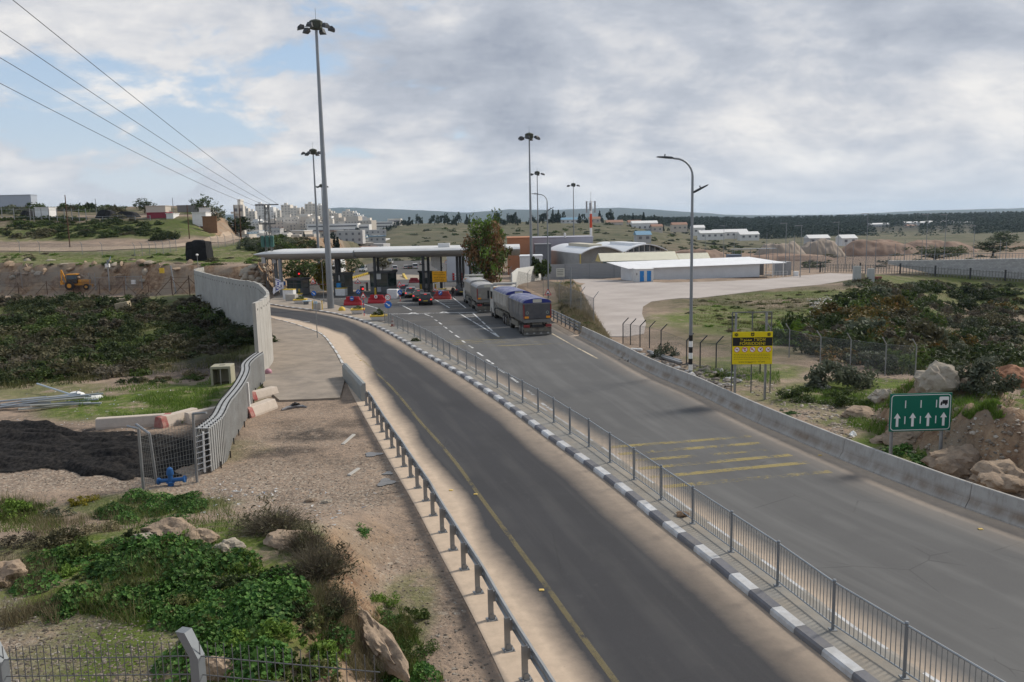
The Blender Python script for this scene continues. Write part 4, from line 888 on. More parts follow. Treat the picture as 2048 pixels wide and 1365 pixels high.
linkfence(gpts([(1246, 688), (1261, 690), (1280, 695), (1299, 697), (1322, 705), (1373, 730), (1400, 736), (1432, 738), (1465, 746), (1520, 748)]), 1.6, 'low mesh fence with bent black posts behind the barrier', ad=(1, .15), pr_=.04)
linkfence([pr(1168, 650) + Vector((1.0, .5, 0)), pr(1144, 634) + Vector((1, .5, 0)), pr(1124, 622) + Vector((1, .5, 0)), pr(1100, 610) + Vector((1.2, .5, 0)), pr(1070, 594) + Vector((1.2, .5, 0)), pr(1040, 578) + Vector((1.3, .5, 0)), pr(1005, 566) + Vector((1.4, .5, 0))], 2.5, 'tall dense mesh fence with slanted tops beside the parked trucks', galv, meshmat('dense_link', (.16, .165, .17), 1.0, 18), ad=(.8, .3), arm=.6)
linkfence(gpts([(1540, 712), (1578, 716), (1640, 735), (1700, 742), (1770, 752), (1830, 758)]), 1.9, 'grey mesh fence with slanted posts at the valley edge behind the boulders', galv, linkm, ad=(-.7, -.3))
nf = thing('wire_fence', 'nearest welded wire fence with cranked box posts at the bottom left', 'fence', (-2.6, 4.0, 6.2)); pw_ = mat('fence_post_paint', (.20, .215, .225), .5, .4, .12, 3); no = Vector((-2.6, 4, 6.2))
A0 = at(2, 1320, 4.3); B0 = at(394, 1312, 3.9); C0 = at(760, 1345, 3.55)
bases = [A0, B0, C0]; d = (B0 - A0).normalized()
for i, b in enumerate((A0, B0)):
    mb = MB(); mb.T = Matrix.Translation(b - no) @ Matrix.Rotation(math.atan2(d.y, d.x), 4, 'Z')
    sq = lambda c, s: [(c[0] - s, c[1] - s, c[2]), (c[0] + s, c[1] - s, c[2]), (c[0] + s, c[1] + s, c[2]), (c[0] - s, c[1] + s, c[2])]
    mb.loft([sq((0, 0, -1.9), .026), sq((0, 0, .0), .026), sq((-.07, 0, .13), .028)]); mb.build('post', pw_, nf)
for a, b in ((A0 - (B0 - A0) * .4, A0), (A0, B0), (B0, C0)):
    mb = MB(); l = (b - a).length; dd = (b - a).normalized(); U = Vector((0, 0, 1))
    for z in np.arange(-1.5, .1, .1): mb.tube(a + U * z - no, b + U * z - no, .003, 4)
    for s in np.arange(.02, l, .05): mb.tube(a + dd * s + U * -1.5 - no, a + dd * s + U * .08 - no, .0025, 4)
    mb.build('wire_panel', mat('fence_wire', (.13, .135, .14), .5, .5, .1), nf)
wallc = mat('wall_concrete', (.40, .385, .355), .9, 0, .12, .7, .15, 12, .12, dirt=(.29, .27, .24, .6), dsc=.5)
wt = [(507, 606.5), (524, 599.5), (536, 590.5), (535, 583), (529, 577), (517, 566.5), (500, 562.5), (480, 560.3), (450, 555.5), (420, 549), (400, 543.6), (388, 540.8), (392, 537.5), (406, 535)]
WP = smoothline([gz(u, v, 4.65) for u, v in wt], 160, 2); wl = arclen(WP)[-1]
cw = thing('concrete_wall', 'curved wall of tall precast concrete slabs beside the walkway', 'wall', (WP[0][0], WP[0][1], 0)); wo = Vector((WP[0][0], WP[0][1], 0))
s = 0.0
while s < wl - .3:
    e = min(s + 1.0, wl); p, t1 = along(WP, s + .018); q, t2 = along(WP, e - .018); zb = min(H(p.x, p.y), H(q.x, q.y)) - .3; zt = 4.65 + rnd.uniform(-.03, .03)
    rings = []
    for c, tt in ((p, t1), (q, t2)):
        n = Vector((tt.y, -tt.x, 0)).normalized(); rings.append([(c.x + n.x * a - wo.x, c.y + n.y * a - wo.y, z) for a, z in ((-.13, zb), (.13, zb), (.13, zb + .2), (.12, zb + .5), (.11, zt), (-.11, zt), (-.12, zb + .5), (-.13, zb + .2))])
    mb = MB(); mb.loft(rings); c = (p + q) / 2; n = Vector((t1.y, -t1.x, 0)).normalized()
    for sg in (-1, 1): mb.tube(Vector((c.x, c.y, zt - .45)) + n * (sg * .105) - wo, Vector((c.x, c.y, zt - .45)) + n * (sg * .125) - wo, .075, 10, None, 1)
    mb.build('slab', [wallc, mat('hole_shadow', (.09, .085, .08), .9, 0, 0)], cw); s = e
ft = [(415, 858), (434, 844), (447, 832), (458, 805), (473, 788), (489, 766), (500, 741.5), (497, 729.5), (511, 716), (526, 706)]
FB = smoothline([gz(u, v, 1.8) for u, v in ft], 150, 2); fl = arclen(FB)[-1]; fo_ = Vector((FB[0][0], FB[0][1], 0))
cb = thing('folded_barrier', 'long folded barrier of grey slats with two rows of black knobs', 'crowd barrier', fo_)
sl_m = mat('slat_grey', (.34, .345, .34), .55, .2, .1, 1.5, dirt=(.25, .24, .22, .6), dsc=1); kn = mat('black_rubber', (.012, .012, .014), .5, 0, 0)
for side, nm in ((0, 'slat_row'), (-.46, 'slat_row')):
    mb = MB(); n = int(fl / .13)
    for i in range(n):
        p, t = along(FB, (i + .5) * fl / n); nn = Vector((t.y, -t.x, 0)).normalized(); c = p + nn * side - fo_; z = H(p.x, p.y) + .06; w = .058
        a = c - t * w; b = c + t * w; k = .02 if i % 2 else -.01
        mb.add([(a.x, a.y, z), (b.x, b.y, z), (b.x, b.y, 1.78), (a.x, a.y, 1.78), (a.x + nn.x * (.05 + k), a.y + nn.y * (.05 + k), z), (b.x + nn.x * (.05 + k), b.y + nn.y * (.05 + k), z), (b.x + nn.x * (.05 + k), b.y + nn.y * (.05 + k), 1.78), (a.x + nn.x * (.05 + k), a.y + nn.y * (.05 + k), 1.78)], [(0, 1, 2, 3), (4, 7, 6, 5), (0, 3, 7, 4), (1, 5, 6, 2), (3, 2, 6, 7), (0, 4, 5, 1)])
    mb.build(nm, sl_m, cb)
mb = MB(); mk = MB(); n = int(fl / .27)
for i in range(n):
    p, t = along(FB, (i + .5) * fl / n); nn = Vector((t.y, -t.x, 0)).normalized(); c = p - fo_
    a = c - t * .09; b = c + t * .09
    q = [a + nn * .04, b + nn * .04, b - nn * .48, a - nn * .48]; mb.add([(v.x, v.y, 1.79) for v in q] + [(v.x, v.y, 1.83) for v in q], [(0, 1, 2, 3), (4, 7, 6, 5), (0, 4, 5, 1), (1, 5, 6, 2), (2, 6, 7, 3), (3, 7, 4, 0)])
    for sd in (0, -.24, -.44): mk.blob((c.x + nn.x * sd, c.y + nn.y * sd, 1.86), (.036, .036, .045), i, 1, 0)
mb.build('top_plates', mat('plate_pale', (.46, .46, .45), .6, .1, .1), cb); mk.build('knob_trim', kn, cb)['kind'] = 'stuff'
mb = MB()
for i in range(11):
    p, t = along(FB, .8 + i * fl / 11.5); nn = Vector((t.y, -t.x, 0)).normalized(); c = p + nn * .14 - fo_; z = H(p.x, p.y); mb.tube((c.x, c.y, z - .05), (c.x, c.y, z + .28), .03, 6)
mb.build('ground_pegs', kn, cb)
p, t = along(FB, fl * .52); nn = Vector((t.y, -t.x, 0)).normalized(); c = p + nn * .12 - fo_; mb = MB(); mb.tube((c.x, c.y, .1), (c.x - t.x * .25, c.y - t.y * .25, 1.75), .06, 4); mb.build('brace_tube', whitem, cb)
p, t = along(FB, .05); nn = Vector((t.y, -t.x, 0)).normalized(); c = p - nn * .2 - t * .12 - fo_; mb = MB()
for zz_ in np.arange(.2, 1.7, .22): mb.tube((c.x - nn.x * .25, c.y - nn.y * .25, zz_), (c.x + nn.x * .25, c.y + nn.y * .25, zz_ + .15), .02, 5)
mb.tube((c.x, c.y, .1), (c.x + .05, c.y, 1.7), .045, 6); mb.build('end_brace', whitem, cb)
redw = mat('faded_red_paint', (.30, .07, .065), .8, 0, .25, 3, dirt=(.45, .38, .31, .6), dsc=2); blockc = mat('block_concrete', (.52, .45, .385), .9, 0, .12, 1.2, .15, 15, .1, dirt=(.36, .3, .24, .6), dsc=1)
def jblock(u, v, rz, label, L0=2.0, w=.62, h=.55, ends=(1, 1), dz=0):
    P = G(u, v); t = thing('barrier_block', label, 'concrete block', P + Vector((0, 0, dz)), rz, 'red and white concrete blocks'); pf = [(-w / 2, -.1), (w / 2, -.1), (w / 2, .1), (w * .32, h - .03), (w * .28, h), (-w * .28, h), (-w * .32, h - .03), (-w / 2, .1)]
    e = .32; MB().prism(pf, -L0 / 2 + (e if ends[0] else 0), L0 / 2 - (e if ends[1] else 0), 'x').build('block_body', blockc, t)
    for k, sg in ((0, -1), (1, 1)):
        if ends[k]: MB().prism([(a * 1.004, b) for a, b in pf], sg * (L0 / 2 - e), sg * L0 / 2, 'x').build('painted_end', redw, t)
jblock(517, 826, R_(72), 'concrete block with a red end at the dirt end of the walkway', 2.3, .8, .5, (1, 0))
jblock(524, 795, R_(60), 'concrete block behind the red ended one by the folded barrier', 1.9, .7, .45, (1, 0))
jblock(270, 852, R_(12), 'longest pale concrete block with a faint red end on the grass', 3.4, .6, .5, (0, 1))
jblock(355, 845, R_(62), 'pale concrete block with a red end near the wire gate', 2.2, .65, .5, (1, 0))
jblock(412, 838, R_(50), 'plain pale concrete block half hidden behind the folded barrier', 2.0, .6, .5, (0, 0))
P = G(447, 766); t = thing('concrete_chamber', 'hollow concrete cube with an open front standing on the grass', 'concrete cube', P, R_(6)); cc = mat('old_concrete', (.40, .375, .29), .9, 0, .2, 1.5, .2, 12, .1, dirt=(.2, .19, .13, .7), dsc=1.5)
mb = MB(); mb.bbox(-.6, .6, -.55, .6, .95, 1.12, .02); mb.box(-.6, -.47, -.55, .6, -.1, .95); mb.box(.47, .6, -.55, .6, -.1, .95); mb.box(-.47, .47, .45, .6, -.1, .95); mb.build('shell', cc, t); MB().lathe([(.2, 1.12), (.2, 1.13)], 16).build('lid', mat('lid_dark', (.16, .15, .12), .9, 0, .1), t); MB().tube((-.02, -.5, -.05), (-.02, -.5, .95), .03, 6).build('inner_rod', concm, t)  # lid is a flat disc in an even dark tone
P = G(537, 751); tag(MB().blob((0, 0, .22), (.23, .23, .23), 3, 3, 0).build('ball', mat('pink_ball', (.42, .22, .26), .6, 0, .12, 3), None, P, smooth=True), 'faded pink ball lying on the walkway beside the wall', 'ball')
def leanpost(t, b, top, arm=None):
    o = t.location; mb = MB(); mb.tube(b - o - Vector((0, 0, .2)), top - o, .055, 8)
    if arm: mb.tube(top - o, arm - o, .05, 6)
    return mb.build('post', galv, t)
b1, b2, b3 = G(287, 979), G(314, 968), G(394, 965)
gt = thing('wire_gate', 'leaning galvanised posts with slack wire mesh beside the black matting', 'gate', b1)
t1, t2, t3 = at(277, 858, b1.y), at(299, 868, b2.y), at(386, 828, b3.y)
leanpost(gt, b1, t1, at(255, 853, b1.y + .4)); leanpost(gt, b2, t2, at(272, 849, b2.y + .5)); leanpost(gt, b3, t3, at(413, 826, b3.y - .3))
mb = MB()
for a, A2, b, B2 in ((b1, t1, b2, t2), (b2, t2, b3, t3)):
    n = max(4, int((b - a).length / .1)); 
    for i in range(n + 1):
        f = i / n; mb.tube(a.lerp(b, f) - b1, A2.lerp(B2, f) - b1, .006, 3)
    for i in range(14):
        f = i / 14; mb.tube(a.lerp(A2, f) - b1, b.lerp(B2, f) - b1, .006, 3)
mb.build('wire_panel', mat('slack_wire', (.15, .155, .15), .6, .3, .1), gt)
P = G(342, 972); t = thing('hydrant', 'blue water hydrant with flanged pipe at the foot of the wire gate', 'hydrant', P); bl = mat('hydrant_blue', (.03, .12, .32), .5, .1, .15)
mb = MB(); mb.lathe([(.11, 0), (.11, .12), (.16, .12), (.16, .16), (.085, .17), (.085, .42), (.13, .43), (.13, .5), (.10, .66), (.02, .72)], 12); mb.build('body', bl, t, smooth=30); mb = MB(); mb.tube((-.42, -.05, .2), (.5, .1, .22), .075, 10); mb.tube((-.45, -.05, .2), (-.38, -.05, .2), .13, 10); mb.tube((.45, .1, .22), (.52, .1, .22), .13, 10); mb.build('pipe', bl, t)
steelp = mat('bare_pole', (.33, .36, .39), .5, .4, .15, 2)
pp = G(85, 815); q = random.Random(12)
for i in range(15):
    l = q.uniform(2.2, 4.6); a = R_(q.uniform(2, 26)); c = pp + Vector((q.uniform(-1.2, 1.8), q.uniform(-.6, .9), .1 + .05 * i)); c.z = H(c.x, c.y) + .06 + .035 * i
    mb = MB(); dd = Vector((math.cos(a), math.sin(a), q.uniform(-.02, .1))); 
    if i % 3: mb.tube(dd * (-l / 2), dd * (l / 2), .055, 6)
    else: mb.T = Matrix.Rotation(a, 4, 'Z'); mb.box(-l / 2, l / 2, -.06, .06, -.04, .04); mb.T = None
    tag(mb.build('metal_pole', steelp if i % 4 else mat('pale_board', (.42, .42, .38), .7, 0, .15), None, c), 'dumped metal pole or board in the heap at the left edge of the grass', 'metal pole', 'dumped poles and boards')
a, b = G(76, 784) + Vector((0, 0, .5)), G(140, 797) + Vector((0, 0, .25)); tag(MB().tube((0, 0, 0), b - a, .055, 6).build('metal_pole', mat('bright_pole', (.48, .53, .57), .5, .2, .1), None, a), 'bright long pole lying across the top of the dumped heap', 'metal pole')
for (u, v), lab in (((151, 792), 'dumped white satellite dish left of its twin on the grass'), ((187, 797), 'dumped white satellite dish right of its twin on the grass')):
    P = G(u, v); mb = MB(); mb.lathe([(.02, .24), (.25, .22), (.45, .12), (.52, .04), (.5, .03), (.43, .1), (.24, .19)], 18); t = thing('satellite_dish', lab, 'dish', P, .3, 'dumped dishes'); mb.build('bowl', whitem, t, smooth=40); MB().tube((0, 0, .2), (.35, -.2, .4), .02, 5).build('feed_arm', galv, t)
for u, v, l, w, h, rz, lab in ((218, 612, 3.4, 1.0, .5, R_(28), 'long tan concrete slab tilted in the scrub'), (249, 622, 1.3, 1.0, .9, R_(5), 'short tan concrete slab leaning upright in the scrub')):
    P = G(u, v); o = MB().bbox(-l / 2, l / 2, -w / 2, w / 2, -.2, h, .03).build('concrete_slab', mat('tan_slab', (.36, .30, .21), .9, 0, .12, 1), None, P, rz); o.rotation_euler.y = R_(-10); tag(o, lab, 'slab')
P = G(585, 818); t = thing('broken_bumper', 'torn black and grey car bumper lying on the dirt', 'bumper', P, R_(30)); mb = MB(); mb.path([(-.6, -.15, .05), (-.3, .02, .08), (.2, .1, .1), (.55, .05, .06), (.7, -.2, .03)], [.05, .09, .1, .08, .04], 6); mb.build('bumper_skin', mat('bumper_grey', (.2, .2, .21), .5), t); MB().blob((.15, .1, .18), (.3, .14, .16), 5, 2, .5).build('liner', kn, t)
P = G(150, 580); t = thing('backhoe', 'yellow backhoe loader parked by the fence below the terrace', 'backhoe', P, R_(6)); ym = mat('digger_yellow', (.60, .26, .02), .5, 0, .1, 2, dirt=(.3, .2, .1, .4))
mb = MB(); mb.bbox(-1.1, 2.9, -.55, .55, .75, 1.15, .05); mb.bbox(.75, 2.9, -.5, .5, 1.15, 1.75, .1); mb.build('chassis', ym, t)
mb = MB(); mb.loft([[(-1.05, -.75, 1.1), (.75, -.75, 1.1), (.75, .75, 1.1), (-1.05, .75, 1.1)], [(-1.0, -.75, 1.9), (.8, -.75, 1.9), (.8, .75, 1.9), (-1.0, .75, 1.9)], [(-.85, -.68, 2.6), (.6, -.68, 2.6), (.6, .68, 2.6), (-.85, .68, 2.6)]]); mb.build('cab', glassm, t); MB().bbox(-1.0, .75, -.78, .78, 2.6, 2.78, .05).build('roof', ym, t)
for x, r, w in ((-.45, .75, .45), (2.3, .5, .35)):
    for sg in (-1, 1): mb = MB(); mb.tube((x, sg * .7, r), (x, sg * (.7 + w), r), r, 16); mb.tube((x, sg * (.7 + w), r), (x, sg * (.71 + w), r), r * .5, 12, None, 1); mb.build('wheel', [kn, ym], t)
mb = MB(); mb.tube((-1.1, 0, 1.0), (-2.0, 0, 3.5), .16, 4, .12); mb.tube((-2.0, 0, 3.5), (-2.1, 0, 1.6), .13, 4, .1); mb.loft([[(-2.1, -.3, 1.6), (-2.1, .3, 1.6), (-2.25, .3, 1.6), (-2.25, -.3, 1.6)], [(-1.7, -.35, 1.0), (-1.7, .35, 1.0), (-2.2, .35, .9), (-2.2, -.35, .9)]]); mb.build('digging_arm', ym, t)
mb = MB()
for sg in (-1, 1): mb.tube((1.2, sg * .62, 1.4), (3.4, sg * .62, .7), .09, 4)
mb.build('loader_arms', ym, t); MB().prism([(3.3, .2), (4.1, .15), (4.15, .25), (3.6, .55), (3.45, 1.0), (3.3, 1.0)], -1.1, 1.1, 'y').build('bucket', ym, t)
P = G(220, 583); k = mpx(P); t = thing('solar_pole', 'grey pole carrying a tilted solar panel and a cabinet', 'solar panel', P); MB().tube((0, 0, 0), (0, 0, 62 * k), .12, 8).build('pole', galv, t)
o = MB().bbox(-.5, .5, -1.3, 1.3, -.03, .03, .01).build('panel', mat('solar_cells', (.12, .15, .2), .3, .2, .1), t, (.3, 0, 60 * k)); o.rotation_euler = (R_(25), R_(-58), 0); MB().bbox(-.35, .35, -.3, .2, 47 * k, 54 * k, .03).build('cabinet', whitem, t)
P = G(400, 521); k = mpx(P); w = 20.5 * k; h = 38 * k; q = random.Random(2); mb = MB(); rings = []
for z, s in ((-.3, 1.04), (.15 * h, 1.02), (.45 * h, 1.0), (.7 * h, .97), (.93 * h, .93), (h, .86)):
    rings.append([(w * s * c * (1 + q.uniform(-.04, .04)), w * .9 * s * d_ * (1 + q.uniform(-.05, .05)), z + q.uniform(-.08, .08)) for c, d_ in ((-1, -1), (-.33, -1.05), (.33, -1.0), (1, -1), (1.03, -.3), (1, .4), (1, 1), (0, 1), (-1, 1), (-1.02, .2))])
mb.loft(rings); t = thing('lookout_post', 'boxy lookout draped in black netting on the green terrace', 'lookout post', P); mb.build('netting', mat('black_net', (.012, .012, .013), .95, 0, .5, 3, .6, 9), t); mb = MB(); mb.loft([[(w * a * .5, w * b * .5, h) for a, b in ((-1, -1), (1, -1), (1, 1), (-1, 1))], [(w * .3 * a, w * .3 * b, h + .25) for a, b in ((-1, -1), (1, -1), (1, 1), (-1, 1))]]); mb.build('roof_hump', mat('black_net', (0, 0, 0)), t)
def wpole(u, vb, vt, label, r=.13, m=None):
    P = G(u, vb); tag(MB().tube((0, 0, -.2), (0, 0, (vb - vt) * mpx(P)), r, 8, r * .75).build('utility_pole', m or rust, None, P), label, 'pole', 'thin poles by the dirt track')
wpole(140, 495, 392, 'rust brown pole standing alone by the dirt track on the left'); wpole(379, 478, 411, 'rust brown pole behind the netted lookout'); wpole(472, 472, 411, 'slim dark pole at the bend of the dirt track, nearer the white house'); wpole(483, 484, 411, 'slim brown pole at the right end of the dirt track fence')
P = G(396, 535); k = mpx(P); t = thing('camera_pole', 'short pole with a white camera behind the wall end', 'camera', P); MB().tube((0, 0, 0), (0, 0, 24 * k), .05, 6).build('pole', galv, t); MB().blob((0, 0, 25 * k), (.22, .3, .2), 1, 2, .1).build('camera_body', whitem, t)
P = G(417, 552); k = mpx(P); tag(MB().bbox(-.35, .35, -.04, .04, 0, .75, .02).build('yellow_plate', yellowm, None, P + Vector((0, -18, 1.6))) , 'small yellow plate showing above the curved wall', 'plate'); 
bx = [G(u, v) for u, v in ((-30, 592), (38, 591), (95, 590), (148, 590), (200, 590), (250, 591), (298, 591), (345, 591), (380, 592))]
t = thing('braced_fence', 'rusty fence with crossed diagonal braces in front of the backhoe', 'fence', bx[0]); o0 = bx[0]
for i, p in enumerate(bx):
    p = p - o0; mb = MB(); mb.tube(p, p + Vector((0, 0, 2.4)), .06, 5)
    for sg in (-1, 1): mb.tube(p + Vector((0, 0, 2.1)), p + Vector((sg * 2.0, -.1, .05)), .035, 4)
    mb.build('post', rust, t)
mb = MB()
for a, b in zip(bx, bx[1:]):
    for z in (.9, 1.6, 2.2): mb.tube(a - o0 + Vector((0, 0, z)), b - o0 + Vector((0, 0, z)), .025, 4)
mb.build('wires', rust, t)
linkfence([G(u, v) for u, v in ((-20, 577), (45, 577), (120, 576), (180, 577), (192, 578))], 2.8, 'tall grey mesh fence left of the solar pole', galv, linkm, arms=False)
fp = [G(u, v) for u, v in ((192, 580), (219, 580), (253, 579), (285, 580))]; t = thing('mesh_gate', 'galvanised mesh gate with a white plate beside the solar pole', 'gate', fp[0]); o0 = fp[0]
for p in fp: MB().tube(p - o0, p - o0 + Vector((0, 0, 2.3)), .07, 6).build('post', galv, t)
for a, b in zip(fp, fp[1:]):
    mb = MB(); U = Vector((0, 0, 1)); a = a - o0; b = b - o0; mb.add([a + U * .2, b + U * .2, b + U * 2.2, a + U * 2.2], [(0, 1, 2, 3)], 0); mb.tube(a + U * 2.2, b + U * 2.2, .04, 4, None, 1); mb.build('leaf', [linkm, galv], t)
c = (fp[2] + fp[3]) / 2 - o0; MB().box(c.x - .4, c.x + .4, c.y - .12, c.y - .08, 1.2, 1.9).build('plate', whitem, t)
P = G(352, 588); tag(MB().tube((0, 0, 0), (-.6, .2, 4.6), .12, 6).build('leaning_pole', galv, None, P), 'pale pole leaning by the fence left of the curved wall', 'pole')
linkfence([G(u, v) for u, v in ((-30, 505), (40, 505), (80, 507), (165, 510), (205, 511), (270, 513), (285, 512), (300, 511), (313, 510), (327, 508), (341, 505), (353, 503))], 2.2, 'mesh fence with bent tops below the dirt track on the left', galv, linkm, ad=(-.7, -.2), pr_=.05)
linkfence([G(u, v) for u, v in ((423, 498), (437, 496), (451, 494), (467, 491), (480, 490))], 2.2, 'short mesh fence with bent tops right of the netted lookout', galv, linkm, ad=(-.7, -.2), pr_=.05)
tr = smoothline([G(u, v) for u, v in ((-60, 500), (40, 500), (140, 500), (254, 497), (330, 494), (390, 489), (432, 484), (462, 479), (478, 476))], 90)
A, B = offset(tr, -3), offset(tr, 3); nc = 7; V = []
for i in range(90):
    for j in range(nc):
        x, y = A[i] [:2] * (1 - j / (nc - 1)) + B[i][:2] * (j / (nc - 1)); V.append((x, y))
V = np.array(V); z = hterr(V[:, 0], V[:, 1]) + .12; ix = np.arange(90 * nc).reshape(90, nc); Fq = np.stack([ix[:-1, :-1].ravel(), ix[:-1, 1:].ravel(), ix[1:, 1:].ravel(), ix[1:, :-1].ravel()], 1)
struct(obj('dirt_track', npmesh('dirt_track', np.c_[V, z], Fq, mat('track_dust', (.40, .31, .23), .95, 0, .15, .3, .2, 6, .1, dirt=(.3, .225, .16, .8), dsc=.1), smooth=True)))
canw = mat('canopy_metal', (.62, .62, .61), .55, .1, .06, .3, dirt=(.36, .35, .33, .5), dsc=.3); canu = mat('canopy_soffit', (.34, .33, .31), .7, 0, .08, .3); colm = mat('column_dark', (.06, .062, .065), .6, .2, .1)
def canopy(x0, x1, y0, y1, tipL, label, zo=0):
    t = thing('canopy', label, 'canopy', (x0, y0, 0)); rings = []; n = 12
    for i in range(n + 1):
        f = i / n; x = (x1 - x0) * f; yb = (y1 - y0) * f; s = 1.0
        if tipL: s = min(1, .15 + (f * 3.2) ** .6) if f < .32 else 1
        c = 4.85; rings.append([(x, yb + a * (.55 + .45 * s) + (1 - s) * 4, c + (b - c) * s + zo) for a, b in ((0, 5.05), (.25, 5.3), (.9, 5.45), (7, 5.6), (14, 5.35), (14.4, 5.1), (13, 4.5), (7, 4.05), (2, 4.02), (.6, 4.4), (.15, 4.8))])
    mb = MB(); mb.loft(rings, 0); k = len(rings[0])
    o = mb.build('roof', [canw, canu], t, smooth=35)
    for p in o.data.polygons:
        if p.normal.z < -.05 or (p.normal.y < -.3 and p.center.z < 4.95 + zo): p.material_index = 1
    return t
cL = canopy(-41.0, -24.2, 129, 127.5, True, 'left wing of the checkpoint canopy tapering to a point over the cut rock'); cR = canopy(-24.0, 1.5, 127.5, 125, False, 'long right wing of the checkpoint canopy reaching behind the leafy tree', .1)
def column(par, u, v, Y, n=1, r=.22):
    P = at(u, v, Y); z = float(zr(Y)); o = par.location
    MB().tube((P.x - o.x, P.y - o.y, z), (P.x - o.x, P.y - o.y, 4.3), r, 10).build('column', colm if r < .3 else pole_m, par)
for u, Y in ((553, 134), (562, 130), (674, 131), (680, 136)): column(cL, u, 560, Y, r=.25 if u > 600 else .31)
for u, Y in ((750, 129), (757, 133), (847, 128), (857, 132), (915, 129), (921, 134), (927, 139), (941, 129), (882, 133)): column(cR, u, 550, Y)
o = cR.location; P = at(868, 500, 131); MB().prism([(-1.45, 0), (0, -.4), (0, -2.9), (-1.45, -2.0)], 0, .15, 'y').build('hanging_panel', whitem, cR, Vector((P.x, P.y, 4.6)) - o + Vector((.9, 0, 0)))
P = at(888, 491, 128); MB().bbox(-.9, .9, -.3, .3, 0, .65, .05).build('roof_unit', whitem, cR, Vector((P.x, P.y, 5.55)) - o)
boothg = mat('booth_cladding', (.16, .165, .17), .6, .1, .1, 1); boothr = mat('booth_roof', (.09, .092, .095), .7, 0, .1)
gglass = mat('booth_glass', (.035, .06, .058), .1, 0, .2, .5, 0, 8, .6)
def booth(u0, u1, vb, h, label, d=3.2, notice=True, dark=False, Y=None):
    a, b = pr(u0, vb), pr(u1, vb); w = (b - a).length; t = thing('inspection_booth', label, 'booth', a, math.atan2((b - a).y, (b - a).x), 'inspection booths under the canopy')
    MB().bbox(0, w, 0, d, 0, 1.05, .03).build('base_panel', boothg, t); MB().bbox(.06, w - .06, .06, d - .06, 1.05, h - .3, .02).build('glazing', gglass, t)
    mb = MB()
    for x in (0, w * .45, w - .09):
        for y in (0, d - .09): mb.box(x, x + .09, y, y + .09, 1.05, h - .3)
    mb.box(0, w, -.012, .05, 1.75, 1.83); mb.build('frame', boothr, t); MB().bbox(-.15, w + .15, -.25, d + .2, h - .3, h, .04).build('roof', boothr, t)
    if notice: MB().box(w * .32, w * .62, -.06, -.02, h - 1.2, h - .15).build('notice', whitem, t); MB().box(w * .35, w * .62, -.2, -.1, .25, 1.0).build('notice', mat('pale_notice', (.45, .45, .48), .6, 0, .1), t)
    return t
booth(741, 777, 587, 3.45, 'dark glazed booth in the middle behind the red barriers'); booth(839, 866, 580, 3.2, 'dark glazed booth just left of the orange board'); booth(575, 604, 590, 2.6, 'low grey booth at the left behind the two flags', 2.5, False)
booth(668, 690, 588, 3.3, 'narrow grey booth right behind the tallest mast', 2.8)
def yblock(u0, u1, vb, h, label, top=True, cat='block', d=.9, m=None, name='concrete_block', Y=None):
    a, b = pr(u0, vb), pr(u1, vb); w = (b - a).length; t = thing(name, label, cat, a, math.atan2((b - a).y, (b - a).x)); MB().bbox(0, w, 0, d, 0, h - (.12 if top else 0), .03).build('body', m or whitem, t)
    if top: MB().bbox(-.02, w + .02, -.02, d + .02, h - .12, h, .03).build('yellow_rim', yellowm, t)
    return t
yblock(671, 690, 592, 1.2, 'white block with a yellow rim in front of the narrow booth'); yblock(774, 794, 598, 1.35, 'white block without a rim right of the middle booth', False); yblock(566, 587, 600, 1.55, 'white block with a yellow rim under the two flags')
yblock(571, 590, 604, 1.05, 'grey concrete block in front of the yellow rimmed block with the flags', False, m=concm); yblock(560, 566.5, 593, 1.0, 'small grey cabinet at the foot of the lattice pole', False, 'cabinet', m=boothg, name='cabinet'); yblock(876, 889, 592, 1.05, 'yellow rimmed white planter under the orange board', True, 'planter', name='planter_box')
for u0, u1, vt, vb, c, lab in ((567.5, 572, 563, 571, signblue, 'blue bin beside the low grey booth'), (674.5, 683, 566.5, 576, mat('bin_blue', (.03, .22, .5), .5, 0, .1), 'blue bin standing on the white block with a yellow rim')):
    P = pr((u0 + u1) / 2, 590); k = mpx(P); w = (u1 - u0) * k; tag(MB().bbox(-w / 2, w / 2, -.3, .3, (590 - vb) * k, (590 - vt) * k, .04).build('blue_bin', c, None, P), lab, 'bin')
